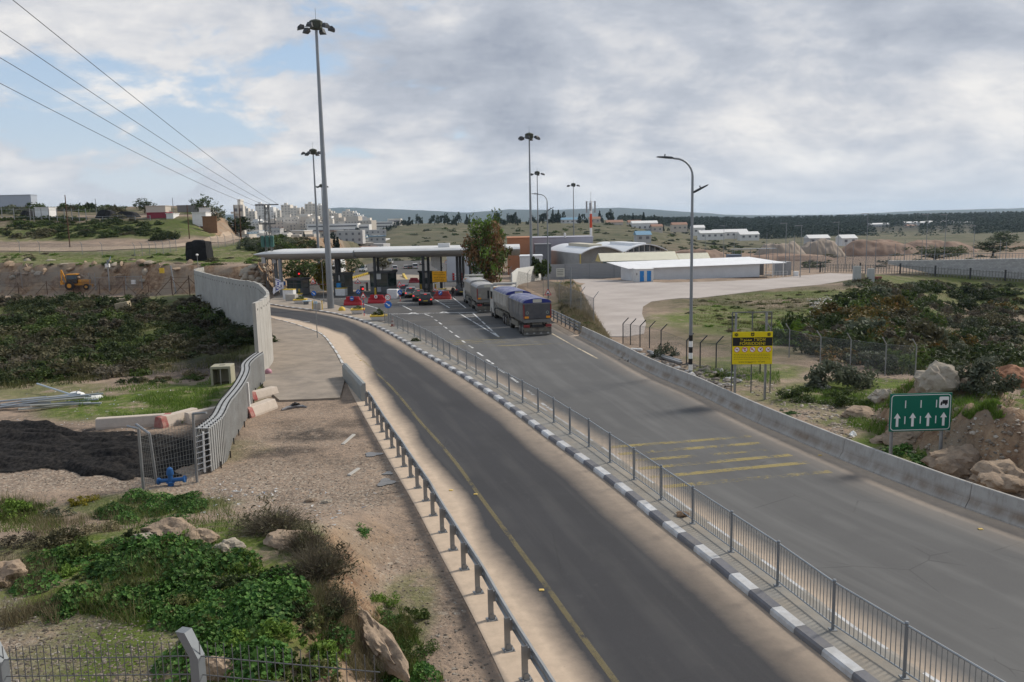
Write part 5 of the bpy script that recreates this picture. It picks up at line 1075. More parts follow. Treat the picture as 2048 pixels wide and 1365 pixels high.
def redbar(u0, u1, vb, h, label, sym=None, m=None):
    a, b = pr(u0, vb), pr(u1, vb); w = (b - a).length; t = thing('water_barrier', label, 'plastic barrier', a, math.atan2((b - a).y, (b - a).x), 'red plastic barriers')
    mb = MB(); rings = []
    for f, sc in ((0, .45), (.02, .62), (.1, .66), (.13, .97), (.16, 1), (.84, 1), (.87, .97), (.9, .66), (.98, .62), (1, .45)):
        x = w * f; rings.append([(x, -.27, 0), (x, .27, 0), (x, .25, .22 * h), (x, .1, h * .45 * (.5 + .5 * sc)), (x, .08, h * sc), (x, -.08, h * sc), (x, -.1, h * .45 * (.5 + .5 * sc)), (x, -.25, .22 * h)])
    mb.loft(rings); n = 8
    for i in range(1, n): x = w * (.13 + .74 * i / n); mb.box(x - .03, x + .03, -.2, .2, .1, h * .9, 0, 0, .09)
    mb.build('shell', m or redp, t)
    if sym:
        mb = MB(); c = (w * sym[0], h * .8); mb.disc(c, h * .26, -.24, -.27, 20, 0); 
        if sym[1] == 'dash': mb.box(c[0] - h * .16, c[0] + h * .16, -.277, -.27, c[1] - h * .045, c[1] + h * .045, 1)
        elif sym[1] == 'slash': mb.T = None; mb.prism(arrow_pts(c, h * .4, R_(40), .2), -.27, -.276, 'y', 1)
        else: mb.disc(c, h * .21, -.27, -.275, 20, 1); mb.prism([(c[0] - h * .03, c[1] - h * .14), (c[0] + h * .05, c[1] - h * .14), (c[0] + h * .05, c[1] + h * .06), (c[0], c[1] + h * .15), (c[0] - h * .07, c[1] + h * .02)], -.275, -.28, 'y', 2)
        mb.build('sign_disc', [signblue if sym[1] != 'ped' else signred, signwhite, signblack], t)
redbar(689, 723, 611, 1.15, 'red plastic barrier with a blue bar disc, nearest the tallest mast', (.5, 'dash')); redbar(737, 771, 607, 1.15, 'red plastic barrier with a red ringed disc left of the middle white block', (.5, 'ped')); redbar(868, 902, 599, 1.15, 'faded red plastic barrier with a blue disc beside the standing person', (.42, 'slash'), mat('red_faded', (.40, .06, .05), .6, 0, .2, 3)); redbar(819, 838, 566, 1.0, 'dark red plastic barrier behind the queueing cars', None, mat('red_dark', (.25, .02, .03), .6, 0, .15, 3))
P = pr(684, 623.5); tag(MB().lathe([(.42, 0), (.42, .12), (.36, .3), (.24, .43), (.08, .5), (.01, .51)], 16).build('yellow_dome', yellowm, None, P + Vector((0, 0, .1)), smooth=40), 'yellow concrete dome on the island right of the tallest mast', 'dome')
P = pr(786, 656); t = thing('traffic_cone', 'dirty orange and white traffic cone by the thirty limit sign', 'traffic cone', P + Vector((0, 0, .15))); MB().bbox(-.24, .24, -.24, .24, 0, .06, .02).build('base', mat('cone_base', (.18, .09, .07), .7), t); mb = MB()
for i, (r0_, r1_) in enumerate(((.18, .15), (.15, .12), (.12, .09), (.09, .06), (.06, .03))): mb.tube((0, 0, .06 + .17 * i), (0, 0, .23 + .17 * i), r0_, 12, r1_, i % 2)
mb.build('cone', [mat('cone_orange', (.33, .09, .06), .6, 0, .2, 3), mat('cone_white', (.5, .47, .43), .6, 0, .15)], t)
P = pr(614, 611); t = thing('bench', 'small bench with a pale blue seat on the island', 'bench', P + Vector((0, 0, .1))); MB().bbox(-.55, .6, -.3, .3, .42, .52, .03).build('seat', mat('pale_blue_plate', (0, 0, 0)), t); MB().box(-.4, .2, -.2, .2, 0, .42).build('pedestal', boothg, t)
P = pr(635, 622); t = thing('sign_stand', 'pale concrete stand with yellow side tubes on the island', 'stand', P + Vector((0, 0, .1))); MB().bbox(-.45, .45, -.2, .2, 0, .95, .05).build('body', concm, t)
for sx in (-.55, .62): MB().tube((sx, -.1, .05), (sx, -.1, 1.15), .07, 6).build('tube', yellowm, t)
def boom(u0, v0, u1, v1, vg, label):
    a, b = pr(u0, vg), pr(u1, vg); t = thing('boom_gate', label, 'barrier gate', a); k = mpx(a); h = (vg - v0) * k; MB().bbox(-.2, .2, -.2, .2, 0, h + .1, .03).build('cabinet', boothg, t); d = (b - a); n = 8; mb = MB()
    for i in range(n): mb.tube(d * (i / n) + Vector((0, -.25, h)), d * ((i + 1) / n) + Vector((0, -.25, h)), .06, 6, None, i % 2)
    mb.build('arm', [signred, signwhite], t)
boom(612, 569, 662, 567, 585, 'lowered barrier arm behind the hump sign left of the tallest mast'); boom(735, 566, 693, 568, 582, 'lowered barrier arm left of the middle booth')
q = random.Random(5)
a, b = pr(690, 563), pr(740, 548); mb0 = None
for i in range(15):
    P = a.lerp(b, i / 14)
    if mb0 is None: mb0 = tag(MB().bbox(-.55, .55, -.28, .28, 0, .55, .14).build('lane_divider', yellowm, None, P), 'yellow lane divider block in the curved row behind the booths', 'lane divider', 'row of yellow divider blocks behind the middle booth')
    else: clone(mb0, P, q.uniform(-.1, .1))
kr = kerbrun('divider_kerb', np.array([tuple(p - Vector((0, 1.6, 0))) for p in (a, b)]), 1.0, [wht, blk])
P1, P2 = pr(807, 553), pr(821, 566); d = P2 - P1; tag(MB().bbox(0, d.length, -.3, .3, 0, .75, .1).build('lane_divider', yellowm, None, P1, math.atan2(d.y, d.x)), 'long yellow divider leading to the dark red barrier', 'lane divider')
for u, v, lab in ((640, 560, 'left yellow divider behind the lowered barrier arm'), (652, 560, 'right yellow divider behind the lowered barrier arm'), (700, 546, 'yellow divider behind the row beside the far van'), (706, 546, 'small yellow divider at the foot of the far tree')): clone(mb0, pr(u, v), 0, lab, 'single yellow dividers')
def flag(u, v, w, h, rz, label, kind, zc):
    P = pr(u, v); k = mpx(P); t = thing('flag', label, 'flag', P, rz); MB().tube((0, 0, .9), (0, 0, zc * k + .3), .03, 6).build('pole', pole_m, t); mb = MB(); n = 10; mm = 10; vs = []; fs = []; ms = []
    for j in range(mm + 1):
        for i in range(n + 1): x = w * i / n; z = zc * k - h * j / mm - .45 * x; vs.append((x, .13 * math.sin(x * 3.1 + j * .3) * i / n, z + .1 * math.sin(x * 2)))
    for j in range(mm):
        for i in range(n):
            s = 0
            if kind == 'stripe' and j in (1, 8): s = 1
            if kind == 'stripe' and (i - 4.5) ** 2 + (j - 4.5) ** 2 < 4.6 and ((i + j) % 2 or abs(i - 4.5) < 1): s = 1
            if kind == 'crest' and 3 < (i - 4.5) ** 2 + (j - 4.5) ** 2 < 11: s = 1
            fs.append((j * (n + 1) + i, j * (n + 1) + i + 1, (j + 1) * (n + 1) + i + 1, (j + 1) * (n + 1) + i)); ms.append(s)
    mb.v = vs; mb.f = [list(f) for f in fs]; mb.m = ms; mb.build('cloth', [mat('flag_white', (.7, .7, .74), .8, 0, .05), mat('flag_blue', (.05, .06, .3), .8, 0, .05)], t)
flag(552.5, 598, 1.0, 1.3, R_(-20), 'white flag with two blue stripes hanging beside the lattice pole', 'stripe', 41); flag(569, 598, 1.9, 1.0, R_(160), 'white flag with a blue round crest flying above the yellow rimmed block', 'crest', 34)
for u, v, lab in ((602, 548, 'red signal lamp on a thin post left of the tallest mast'), (728, 578, 'red signal lamp on a post above the hump sign'), ):
    P = pr(u - 4, 588 if u < 700 else 600); k = mpx(P); t = thing('signal_lamp', lab, 'signal lamp', P); zc = ((588 if u < 700 else 600) - v) * k; MB().tube((0, 0, 0), (0, 0, zc + .3), .05, 6).build('post', dsteel, t); MB().bbox(-.2, .35, -.1, .25, zc - .3, zc + .4, .04).build('housing', dsteel, t); MB().disc((.22, zc), .14, -.1, -.16, 14).build('lens', mat('red_lens', (1, .03, .03), .4, 0, 0, emit=.9), t)
P = pr(544, 592); P.z = float(zr(P.y)); k = mpx(P); Ht = 180 * k; lt = thing('lattice_pole', 'steel lattice power pole with cross arms beside the booth at the left', 'power pole', P); mb = MB(); cs = [(-1, -1), (1, -1), (1, 1), (-1, 1)]
wd = lambda z: .62 - .36 * z / Ht
for a, b in cs: mb.tube((a * wd(0), b * wd(0), 0), (a * wd(Ht), b * wd(Ht), Ht), .07, 4)
n = 16
for i in range(n):
    z0, z1 = Ht * i / n, Ht * (i + 1) / n
    for j in range(4):
        a, b = cs[j], cs[(j + 1) % 4]; 
        if i % 2: a, b = b, a
        mb.tube((a[0] * wd(z0), a[1] * wd(z0), z0), (b[0] * wd(z1), b[1] * wd(z1), z1), .045, 4)
lat = mat('lattice_steel', (.13, .135, .135), .6, .3, .15); mb.build('lattice', lat, lt)
mb = MB(); mb.box(-1.75, 1.9, -.12, .12, Ht - .12, Ht + .06); mb.build('cross_arm', lat, lt); mb = MB(); mb.box(-1.3, 1.3, -.1, .1, Ht * .785, Ht * .80)
for x in (-1.2, 1.2): mb.tube((x, 0, Ht * .80), (x, 0, Ht * .88), .09, 6)
mb.build('cross_arm', lat, lt); mb = MB(); zc = Ht * .60
for x in (-.75, 0, .7): mb.bbox(x - .28, x + .28, -.75, -.3, zc - .9, zc + .9, .1)
mb.build('transformer', mat('transformer_green', (.05, .13, .11), .6, 0, .3, 2), lt)
for x in (-.85, .85): MB().bbox(x - .3, x + .3, -.6, .1, Ht * .36, Ht * .43, .04).build('junction_box', mat('box_pale', (.4, .4, .4), .6, 0, .1), lt)
MB().disc((.1, Ht * .47), .3, -.75, -.82, 16).build('round_plate', signwhite, lt)
wm = mat('wire_black', (.06, .06, .065), .6, 0, 0); top = P + Vector((0, 0, Ht))
for i, (u, v, Yn, ex) in enumerate(((25, 0, 24, 1.7), (0, 62, 26, .6), (0, 116, 28, -.6), (0, 167, 30, -1.6))):
    a = at(u, v, Yn); b = top + Vector((ex, 0, .1 if i < 3 else -.2)); a0 = a + (a - b) * .35; pts = []
    for j in range(25): f = j / 24; c = a0.lerp(b, f); c.z -= 5.2 * f * (1 - f) * (1.0 if f > 0 else 0) * .55 - (5.2 * .26 * .74 * .55) * (1 - f) * 1.35; pts.append(c - b)
    tag(MB().path(pts, [.008 + .014 * j / 24 for j in range(25)], 5).build('power_line', wm, None, b), ('topmost', 'second highest', 'third highest', 'lowest')[i] + ' of the four black power lines crossing the left sky', 'power line', 'power lines')
tyre = mat('tyre_rubber', (.022, .021, .02), .85, 0, .2, 4, dirt=(.12, .105, .085, .6), dsc=3); hub = mat('wheel_hub', (.2, .19, .18), .5, .4, .15); lampr = mat('tail_red', (.5, .02, .02), .35, 0, 0, emit=.15); lampon = mat('brake_light', (1, .06, .05), .4, 0, 0, emit=.7); plate_m = mat('plate_yellow', (.6, .45, .06), .5, 0, 0); trim = mat('black_trim', (.018, .018, .019), .6, 0, .1)
def wheel(par, x, y, r, w, name='wheel', sides=18):
    s = 1 if x > 0 else -1; mb = MB(); pr2 = [(r * .97, -w / 2), (r, -w / 2 + .03), (r, w / 2 - .03), (r * .97, w / 2)]
    mb.loft([[(x + d, y + q * math.cos(2 * math.pi * i / sides), r + q * math.sin(2 * math.pi * i / sides)) for i in range(sides)] for q, d in pr2])
    o = mb.build(name, tyre, par); mb = MB(); mb.tube((x + s * (w / 2 - .02), y, r), (x + s * (w / 2 + .012), y, r), r * .6, 14, r * .52); mb.tube((x + s * (w / 2), y, r), (x + s * (w / 2 + .04), y, r), r * .16, 8); mb.build('rim', hub, o); return o
def car(P, rz, paintc, label, kind='hatch', brake=True, group=None, W_=1.78, front=False, L_=None):
    S = {'hatch': dict(L=3.9, body=[(0, .35, .62, .86), (.12, .30, .92, .95), (.9, .26, .98, 1), (2.6, .24, .98, 1), (3.2, .26, .90, .98), (3.72, .3, .78, .9), (3.9, .38, .62, .78)], gh=[(.16, .94, .9), (.52, 1.44, .72), (1.3, 1.52, .74), (2.0, 1.48, .73), (2.85, .96, .88)]),
         'sedan': dict(L=4.5, body=[(0, .35, .68, .84), (.1, .30, .98, .94), (.9, .26, 1.0, 1), (3.1, .24, .98, 1), (3.8, .26, .88, .97), (4.3, .3, .76, .88), (4.5, .38, .6, .76)], gh=[(.7, .98, .88), (1.35, 1.42, .72), (2.0, 1.48, .73), (2.6, 1.42, .72), (3.4, .96, .87)]),
         'suv': dict(L=4.4, body=[(0, .45, .75, .88), (.1, .38, 1.08, .97), (.9, .32, 1.1, 1), (3.0, .3, 1.1, 1), (3.6, .32, 1.03, .98), (4.2, .36, .92, .9), (4.4, .45, .7, .8)], gh=[(.12, 1.06, .92), (.4, 1.66, .76), (1.3, 1.76, .78), (2.3, 1.7, .77), (3.1, 1.08, .9)]),
         'van': dict(L=5.0, body=[(0, .4, 1.05, .9), (.06, .34, 1.2, .98), (1, .3, 1.2, 1), (3.6, .3, 1.2, 1), (4.2, .32, 1.12, .98), (4.85, .36, .95, .9), (5.0, .45, .7, .82)], gh=[(.06, 1.18, .97), (.18, 1.98, .88), (1.3, 2.06, .88), (3.0, 2.02, .86), (4.1, 1.14, .93)])}[kind]
    t = thing('parked_car' if kind != 'van' else 'van', label, 'car' if kind != 'van' else 'van', P, rz, group); h = W_ / 2; mb = MB(); rings = []
    for y, z0, z1, f in S['body']:
        w = h * f; zm = z0 + (z1 - z0) * .55; rings.append([(-w * .9, y, z0), (w * .9, y, z0), (w, y, z0 + .12), (w, y, zm), (w * .94, y, z1), (-w * .94, y, z1), (-w, y, zm), (-w, y, z0 + .12)])
    mb.loft(rings); mb.build('body', paintc, t, smooth=40)
    g = S['gh']; mb = MB(); rings = []; zb = g[0][1] - .05
    ys_ = [a[0] for a in g]
    for y, z, f in g: w = h * f; rings.append([(-h * .9, y, zb), (h * .9, y, zb), (w, y, z), (-w, y, z)])
    mb.loft(rings); mb.build('windows', glassm, t)
    mb = MB(); r = [(y, z + .02, h * f * 1.0) for y, z, f in g[1:-1]]; mb.loft([[(-w, y, z - .05), (w, y, z - .05), (w * .93, y, z + .015), (-w * .93, y, z + .015)] for y, z, w in r]); mb.build('roof', paintc, t, smooth=40)
    mb = MB()
    for (ya, za, fa), (yb, zb_, fb) in ((g[0], g[1]), (g[-1], g[-2])):
        for s in (-1, 1): mb.tube((s * h * fa * .98, ya, za), (s * h * fb * .985, yb, zb_ - .02), .055, 5)
    ym = (ys_[1] + ys_[-2]) / 2
    for s in (-1, 1): mb.tube((s * h * .93, ym, zb), (s * h * .75, ym, g[2][1] - .05), .045, 5)
    mb.build('pillars', paintc, t)
    wr = .31 if kind in ('hatch', 'sedan') else .37; L0 = S['L']
    for s in (-1, 1):
        for y in (.75, L0 - .85): wheel(t, s * (h - .11), y, wr, .2)
    fy = -.012
    for s in (-1, 1):
        z = S['body'][1][2] - .12; MB().bbox(s * h * .8 - .11, s * h * .8 + .11, fy - .03, .14, z - .12, z + .03, .03).build('tail_light', lampon if brake else lampr, t)
        MB().bbox(s * h * .7 - .18, s * h * .7 + .18, L0 - .28, L0 + .01, .62, .76, .03).build('headlight', mat('headlamp', (.75, .75, .7), .2, 0, 0, emit=1.2 if front else 0), t)
        MB().bbox(s * (h + .08) - .1, s * (h + .08) + .1, g[-1][0] - .45, g[-1][0] - .3, zb + .02, zb + .16, .03).build('mirror', trim, t)
    MB().bbox(-h * .88, h * .88, fy - .08, .12, .32, .55, .04).build('rear_bumper', trim, t); MB().box(-.26, .26, fy - .095, fy - .08, .56, .67).build('number_plate', plate_m, t); MB().box(-h * .8, h * .8, .1, L0 - .1, .14, .3).build('underbody', trim, t)
    if brake: MB().box(-.18, .18, g[1][0] - .05, g[1][0] + .02, g[1][1] - .04, g[1][1] + .01).build('high_brake_light', lampon, t)
    return t
cpaint = lambda n, c, m_=.2: mat('car_' + n, c, .28, m_, .06, 2, 0, 8, .5, dirt=tuple(x * .6 + .05 for x in c) + (.5,))
qd = pr(806, 580) - pr(852, 611.5); qh = math.atan2(qd.y, qd.x) - R_(90); 
for (u, v), n, c, kd, lab, br in (((851.5, 611.5), 'black', (.018, .02, .023), 'hatch', 'black hatchback with lit brake lights, last in the queue', True), ((838, 604), 'charcoal', (.05, .055, .06), 'sedan', 'dark grey saloon queueing ahead of the black hatchback', True), ((822, 597), 'silver', (.27, .28, .30), 'hatch', 'silver grey hatchback third from the end of the car queue', True), ((808, 593), 'steel', (.22, .24, .27), 'suv', 'blue grey car at the front of the queue beside the striped sign post', True)):
    car(pr(u, v), qh * .55, cpaint(n, c), lab, kd, br, 'cars queueing at the middle lane')
car(pr(923, 592), R_(2), cpaint('mud', (.05, .05, .05)), 'muddy dark off-road car standing beside the front truck', 'suv', False); car(pr(904, 555), R_(4), cpaint('khaki', (.16, .16, .15)), 'pale grey off-road car passing under the canopy', 'suv', False)
for u, v, rz, n, c, kd, lab, fr_ in ((725, 545, 180, 'white', (.5, .5, .5), 'van', 'white van driving towards the viewer beyond the booths', True), (790, 543, 8, 'white', (0, 0, 0), 'suv', 'white estate car driving away beyond the middle booth', False), (812, 540, 10, 'pearl', (.45, .44, .43), 'hatch', 'white car left of the brown one beyond the right booth', False), (821, 540, 10, 'brown', (.09, .07, .06), 'hatch', 'small brown car between two white cars beyond the right booth', False), (831, 540, 10, 'white', (0, 0, 0), 'van', 'white van right of the small brown car beyond the right booth', False), (762, 534, 176, 'green', (.25, .28, .12), 'hatch', 'olive car coming from the far road left of the middle column', True), (780, 529, 176, 'white', (0, 0, 0), 'van', 'white minibus far down the road beyond the canopy', True), (845, 531, 12, 'pearl', (0, 0, 0), 'sedan', 'pale saloon farthest down the right lanes', False)):
    P = pr(u, v) if kd != 'van' or rz < 90 else pr(u, v); o = car(P, R_(rz), cpaint(n, c), lab, kd, False, 'traffic beyond the booths', front=fr_)
    if rz > 90: o.location.y += 4
dust = (.36, .325, .265); grim = mat('grimy_chassis', (.13, .12, .10), .8, .1, .25, 2, dirt=dust + (.7,), dsc=1.2)
ambr = mat('amber_plate', (.75, .30, .03), .5, 0, .05); redbox = mat('tail_cluster', (.22, .03, .03), .45, 0, .1); ltube = mat('pale_tube', (.5, .48, .42), .6, .1, .1)
def tarp(par, x, y0, y1, z0, rise, m, mend, plate=True):
    mb = MB(); n = 10; rings = []; ns = 17
    for k in range(ns):
        y = y0 + (y1 - y0) * k / (ns - 1); f = 1 if 0 < k < ns - 1 else .93; b = .035 * (k % 2)
        rings.append([(-x * math.cos(math.pi * i / n), y, z0 + (rise * f - b) * math.sin(math.pi * i / n) ** .8) for i in range(n + 1)])
    mb.loft(rings, 0, True); o = mb.build('tarpaulin', m, par, smooth=50)
    mb = MB(); mb.prism([(-x * math.cos(math.pi * i / n) * 1.01, z0 + (rise * .93) * math.sin(math.pi * i / n) ** .8 + .01) for i in range(n + 1)], y0 - .03, y0 - .005, 'y'); e = mb.build('tarpaulin_end', mend, par)
    if plate: MB().box(-x * .3, x * .32, y0 - .05, y0 - .03, z0 + .1 * rise, z0 + rise * .78).build('end_plate', mat('tarp_plate', (.50, .48, .40), .6, 0, .1), e)
def ibody(par, x, y0, y1, z0, z1, m, taper=.12, rearm=None):
    mb = MB(); q = taper
    mb.loft([[(-x + q, y0 + .08, z0), (x - q, y0 + .08, z0), (x, y0, z0 + .55), (x, y0 - .06, z1), (-x, y0 - .06, z1), (-x, y0, z0 + .55)], [(-x + q, y1 - .25, z0), (x - q, y1 - .25, z0), (x, y1 - .1, z0 + .55), (x, y1, z1), (-x, y1, z1), (-x, y1 - .1, z0 + .55)]]); o = mb.build('tipper_body', m, par)
    mb = MB()
    for s in (-1, 1):
        mb.box(s * x - .05, s * x + .05, y0 - .07, y1, z1 - .1, z1 + .02)
        for k in range(5): y = y0 + (y1 - y0) * (.04 + .23 * k); mb.box(s * x - .03, s * x + .04, y - .05, y + .05, z0 + .55, z1 - .1)
    mb.build('body_ribs', m, par); return o
def rear_frame(par, x, y, lights=True, plates=True):
    mb = MB(); mb.box(-x, x, y - .02, y + .5, .55, .72); mb.box(-x * .98, x * .98, y - .06, y + .02, .38, .62); mb.build('rear_frame', grim, par)
    for s in (-1, 1) if lights else (): MB().bbox(s * x * .78 - .26, s * x * .78 + .26, y - .12, y - .02, .74, .98, .02).build('tail_light', redbox, par)
    MB().box(-.55, .55, y - .1, y - .03, .72, .95).build('tow_box', trim, par); MB().box(-x, x, y + .02, y + .05, .06, .46).build('mud_flap', mat('dusty_flap', (.13, .125, .115), .9, 0, .3, 3, dirt=(.26, .245, .22, .7)), par)
    for k in range(4): xx = -x * .75 + x * 1.5 * k / 3; MB().flat([(xx - .1, .16), (xx + .1, .16), (xx + .1, .24), (xx + .04, .24), (xx, .34), (xx - .04, .24), (xx - .1, .24)], y + .018).build('flap_mark', mat('flap_white', (.4, .4, .38), .7, 0, .1), par)
def rig(A, B, col, label, group):
    d = B - A; rz = math.atan2(d.y, d.x) - R_(90); Ltot = d.length; sx = 1.23; fwd = Vector((-math.sin(rz), math.cos(rz), 0)); slope = math.atan2(d.z, math.hypot(d.x, d.y))
    t = thing('tipper_trailer', label[0], 'trailer', A, rz, group); t.rotation_euler = (slope, 0, rz)
    Lt = Ltot * .40; ibody(t, sx, -.05, Lt, 1.12, 2.82, col['tbody']); rear_frame(t, sx, -.1)
    mb = MB(); mb.box(-sx + .06, sx - .06, -.16, -.11, 1.5, 2.74); mb.build('tailgate', col['gate'], t)
    mb = MB(); mb.box(-sx + .02, sx - .02, -.15, -.1, 1.16, 1.42); mb.build('tailgate_sill', mat('sill_grey', (.17, .17, .165), .6, .2, .1, 2), t)
    for s in (-1, 1):
        MB().box(s * sx * .8 - .22, s * sx * .8 + .22, -.19, -.16, 1.52, 1.70).build('amber_plate', ambr, t); MB().box(s * (sx - .05) - .05, s * (sx - .05) + .05, -.2, -.15, 1.5, 2.72).build('red_strip', redbox, t)
        mb = MB(); mb.ring((s * sx * .72, 2.0), .13, .09, -.165, 14); mb.build('round_sticker', mat('sticker_pale', (.3, .34, .3), .6, 0, .1), t)
    tarp(t, sx, -.1, Lt - .05, 2.82, .42, col['tarp'], col['tarpend'])
    for s in (-1, 1):
        for y in (.55, 1.75, Lt - .85): wheel(t, s * (sx - .2), y, .5, .38)
        mb = MB(); mb.box(s * sx - .02, s * sx + .02, 2.4, Lt - 1.5, .55, 1.0); mb.build('side_guard', grim, t)
    MB().box(-.45, .45, 0, Lt, .7, 1.1).build('chassis', grim, t); MB().tube((0, Lt, .75), (0, Lt + 1.2, .7), .09, 6).build('drawbar', grim, t)
    P = A + d * ((Lt + 1.15) / Ltot); t = thing('tipper_lorry', label[1], 'lorry', P, rz, group); t.rotation_euler = (slope, 0, rz); Lk = Ltot - Lt - 1.15; yc = Lk - 1.75
    ibody(t, sx, 0, yc - .25, 1.25, 2.95, col['lbody'], .3); rear_frame(t, sx, -.05, False); tarp(t, sx, 0, yc - .3, 2.95, .42, col['ltarp'], col['tarpend'])
    mb = MB(); mb.loft([[(-sx, y, .5), (sx, y, .5), (sx, y, z * .62), (sx * .97, y, z), (-sx * .97, y, z), (-sx, y, z * .62)] for y, z in ((yc - .1, 3.25), (yc + .2, 3.35), (Lk + .3, 3.15), (Lk + .55, 2.6), (Lk + .6, .9))]); mb.build('cab', col['cab'], t, smooth=30)
    for s in (-1, 1): MB().box(s * sx * .985 - .02, s * sx * .985 + .02, yc + .55, Lk + .2, 1.95, 2.75).build('side_window', glassm, t); MB().bbox(s * (sx + .22) - .1, s * (sx + .22) + .1, Lk + .25, Lk + .45, 1.9, 2.8, .04).build('mirror', trim, t); MB().box(s * sx - .03, s * sx + .03, yc - .2, yc - .05, .55, 3.6).build('stack', col['cab'], t)
    MB().box(-sx * .9, sx * .9, Lk + .5, Lk + .57, 1.75, 2.6, 0, .05, 0).build('windscreen', glassm, t)
    mb = MB(); mb.tube((-sx, yc - .35, 3.62), (sx, yc - .35, 3.62), .13, 8); mb.build('tarp_roller', ltube, t); MB().box(-sx * .95, -sx * .3, yc - .28, yc - .26, 3.05, 3.25).build('amber_plate', ambr, t)
    for s in (-1, 1):
        for y in (.6, 1.9, yc - .6, Lk - .35): wheel(t, s * (sx - .2), y, .52, .4); mb = MB(); mb.path([(s * (sx - .18), y + .66 * math.cos(a), .55 + .62 * math.sin(a)) for a in np.linspace(.2, math.pi - .2, 7)], .05, 4); mb.build('mudguard', grim, t)
        MB().bbox(s * (sx - .3) - .28, s * (sx - .3) + .28, 2.65, yc - 1.35, .5, 1.05, .05).build('side_tank', grim, t)
    MB().box(-.45, .45, 0, Lk, .7, 1.2).build('chassis', grim, t)
def worn(n, c, d_, a=.6): return mat(n, c, .6, .1, .15, 1.2, .1, 10, .25, dirt=tuple(d_) + (a,), dsc=.9)
bt = mat('blue_tarp', (.075, .085, .20), .55, 0, .2, 1.5, .4, 5, .3, dirt=(.36, .36, .39, .8), dsc=1.6); bt2 = mat('blue_tarp_end', (.03, .04, .20), .6, 0, .1)
gt_ = mat('grey_tarp', (.38, .375, .37), .7, 0, .2, 1.2, .6, 4, .2, dirt=(.2, .2, .2, .6), dsc=.7)
rig(pr(1075, 671.5), pr(1005, 632), dict(tbody=worn('steel_body', (.13, .13, .135), dust), gate=worn('dark_gate', (.07, .07, .078), (.16, .15, .14), .5), lbody=worn('white_body', (.44, .42, .38), (.30, .26, .2)), cab=worn('white_cab', (.5, .49, .46), dust), tarp=bt, ltarp=bt, tarpend=bt2), ('rear dark tipper trailer under a blue tarpaulin with amber plates on its tailgate', 'white tipper lorry under a blue tarpaulin pulling the rear dark trailer'), 'tipper lorries waiting on the right')
rig(pr(976, 625), pr(946, 604), dict(tbody=worn('grey_body', (.22, .21, .195), dust), gate=worn('grey_gate', (.20, .19, .175), (.28, .26, .22)), lbody=worn('pale_body', (.42, .39, .34), dust), cab=worn('white_cab2', (.52, .51, .49), dust), tarp=gt_, ltarp=gt_, tarpend=gt_), ('front grey tipper trailer under a pale grey tarpaulin', 'pale tipper lorry under a grey tarpaulin in front of the grey trailer'), 'tipper lorries waiting on the right')
P = pr(672, 553); t = thing('box_lorry', 'white box lorry facing the viewer behind the narrow booth', 'lorry', P, R_(180)); MB().bbox(-1.25, 1.25, -7, -1.9, 1.0, 4.1, .05).build('box', whitem, t); mb = MB(); mb.loft([[(-1.2, y, .5), (1.2, y, .5), (1.15, y, z), (-1.15, y, z)] for y, z in ((-1.8, 2.9), (-.3, 2.8), (0, 1.6))]); mb.build('cab', whitem, t); MB().box(-1.0, 1.0, -.28, -.05, 1.6, 2.6).build('windscreen', glassm, t)
for s in (-1, 1):
    for y in (-1.0, -5.6): wheel(t, s * 1.05, y, .48, .3)
P = pr(955, 572) + Vector((0, 3, 0)); t = thing('flatbed_lorry', 'lorry with an open rail frame ahead of the front tipper', 'lorry', P); MB().bbox(-1.2, 1.2, 0, 6, .9, 1.5, .05).build('bed', boothg, t); mb = MB()
for x in (-1.2, 1.2):
    for y in (0, 2, 4, 6): mb.tube((x, y, 1.5), (x, y, 3.2), .05, 4)
    mb.tube((x, 0, 3.2), (x, 6, 3.2), .06, 4)
for y in (0, 6): mb.tube((-1.2, y, 3.2), (1.2, y, 3.2), .06, 4); mb.tube((-1.2, y, 2.4), (1.2, y, 2.4), .05, 4)
mb.build('rail_frame', ltube, t)
for s in (-1, 1):
    for y in (1.0, 5.0): wheel(t, s * 1.0, y, .48, .3)
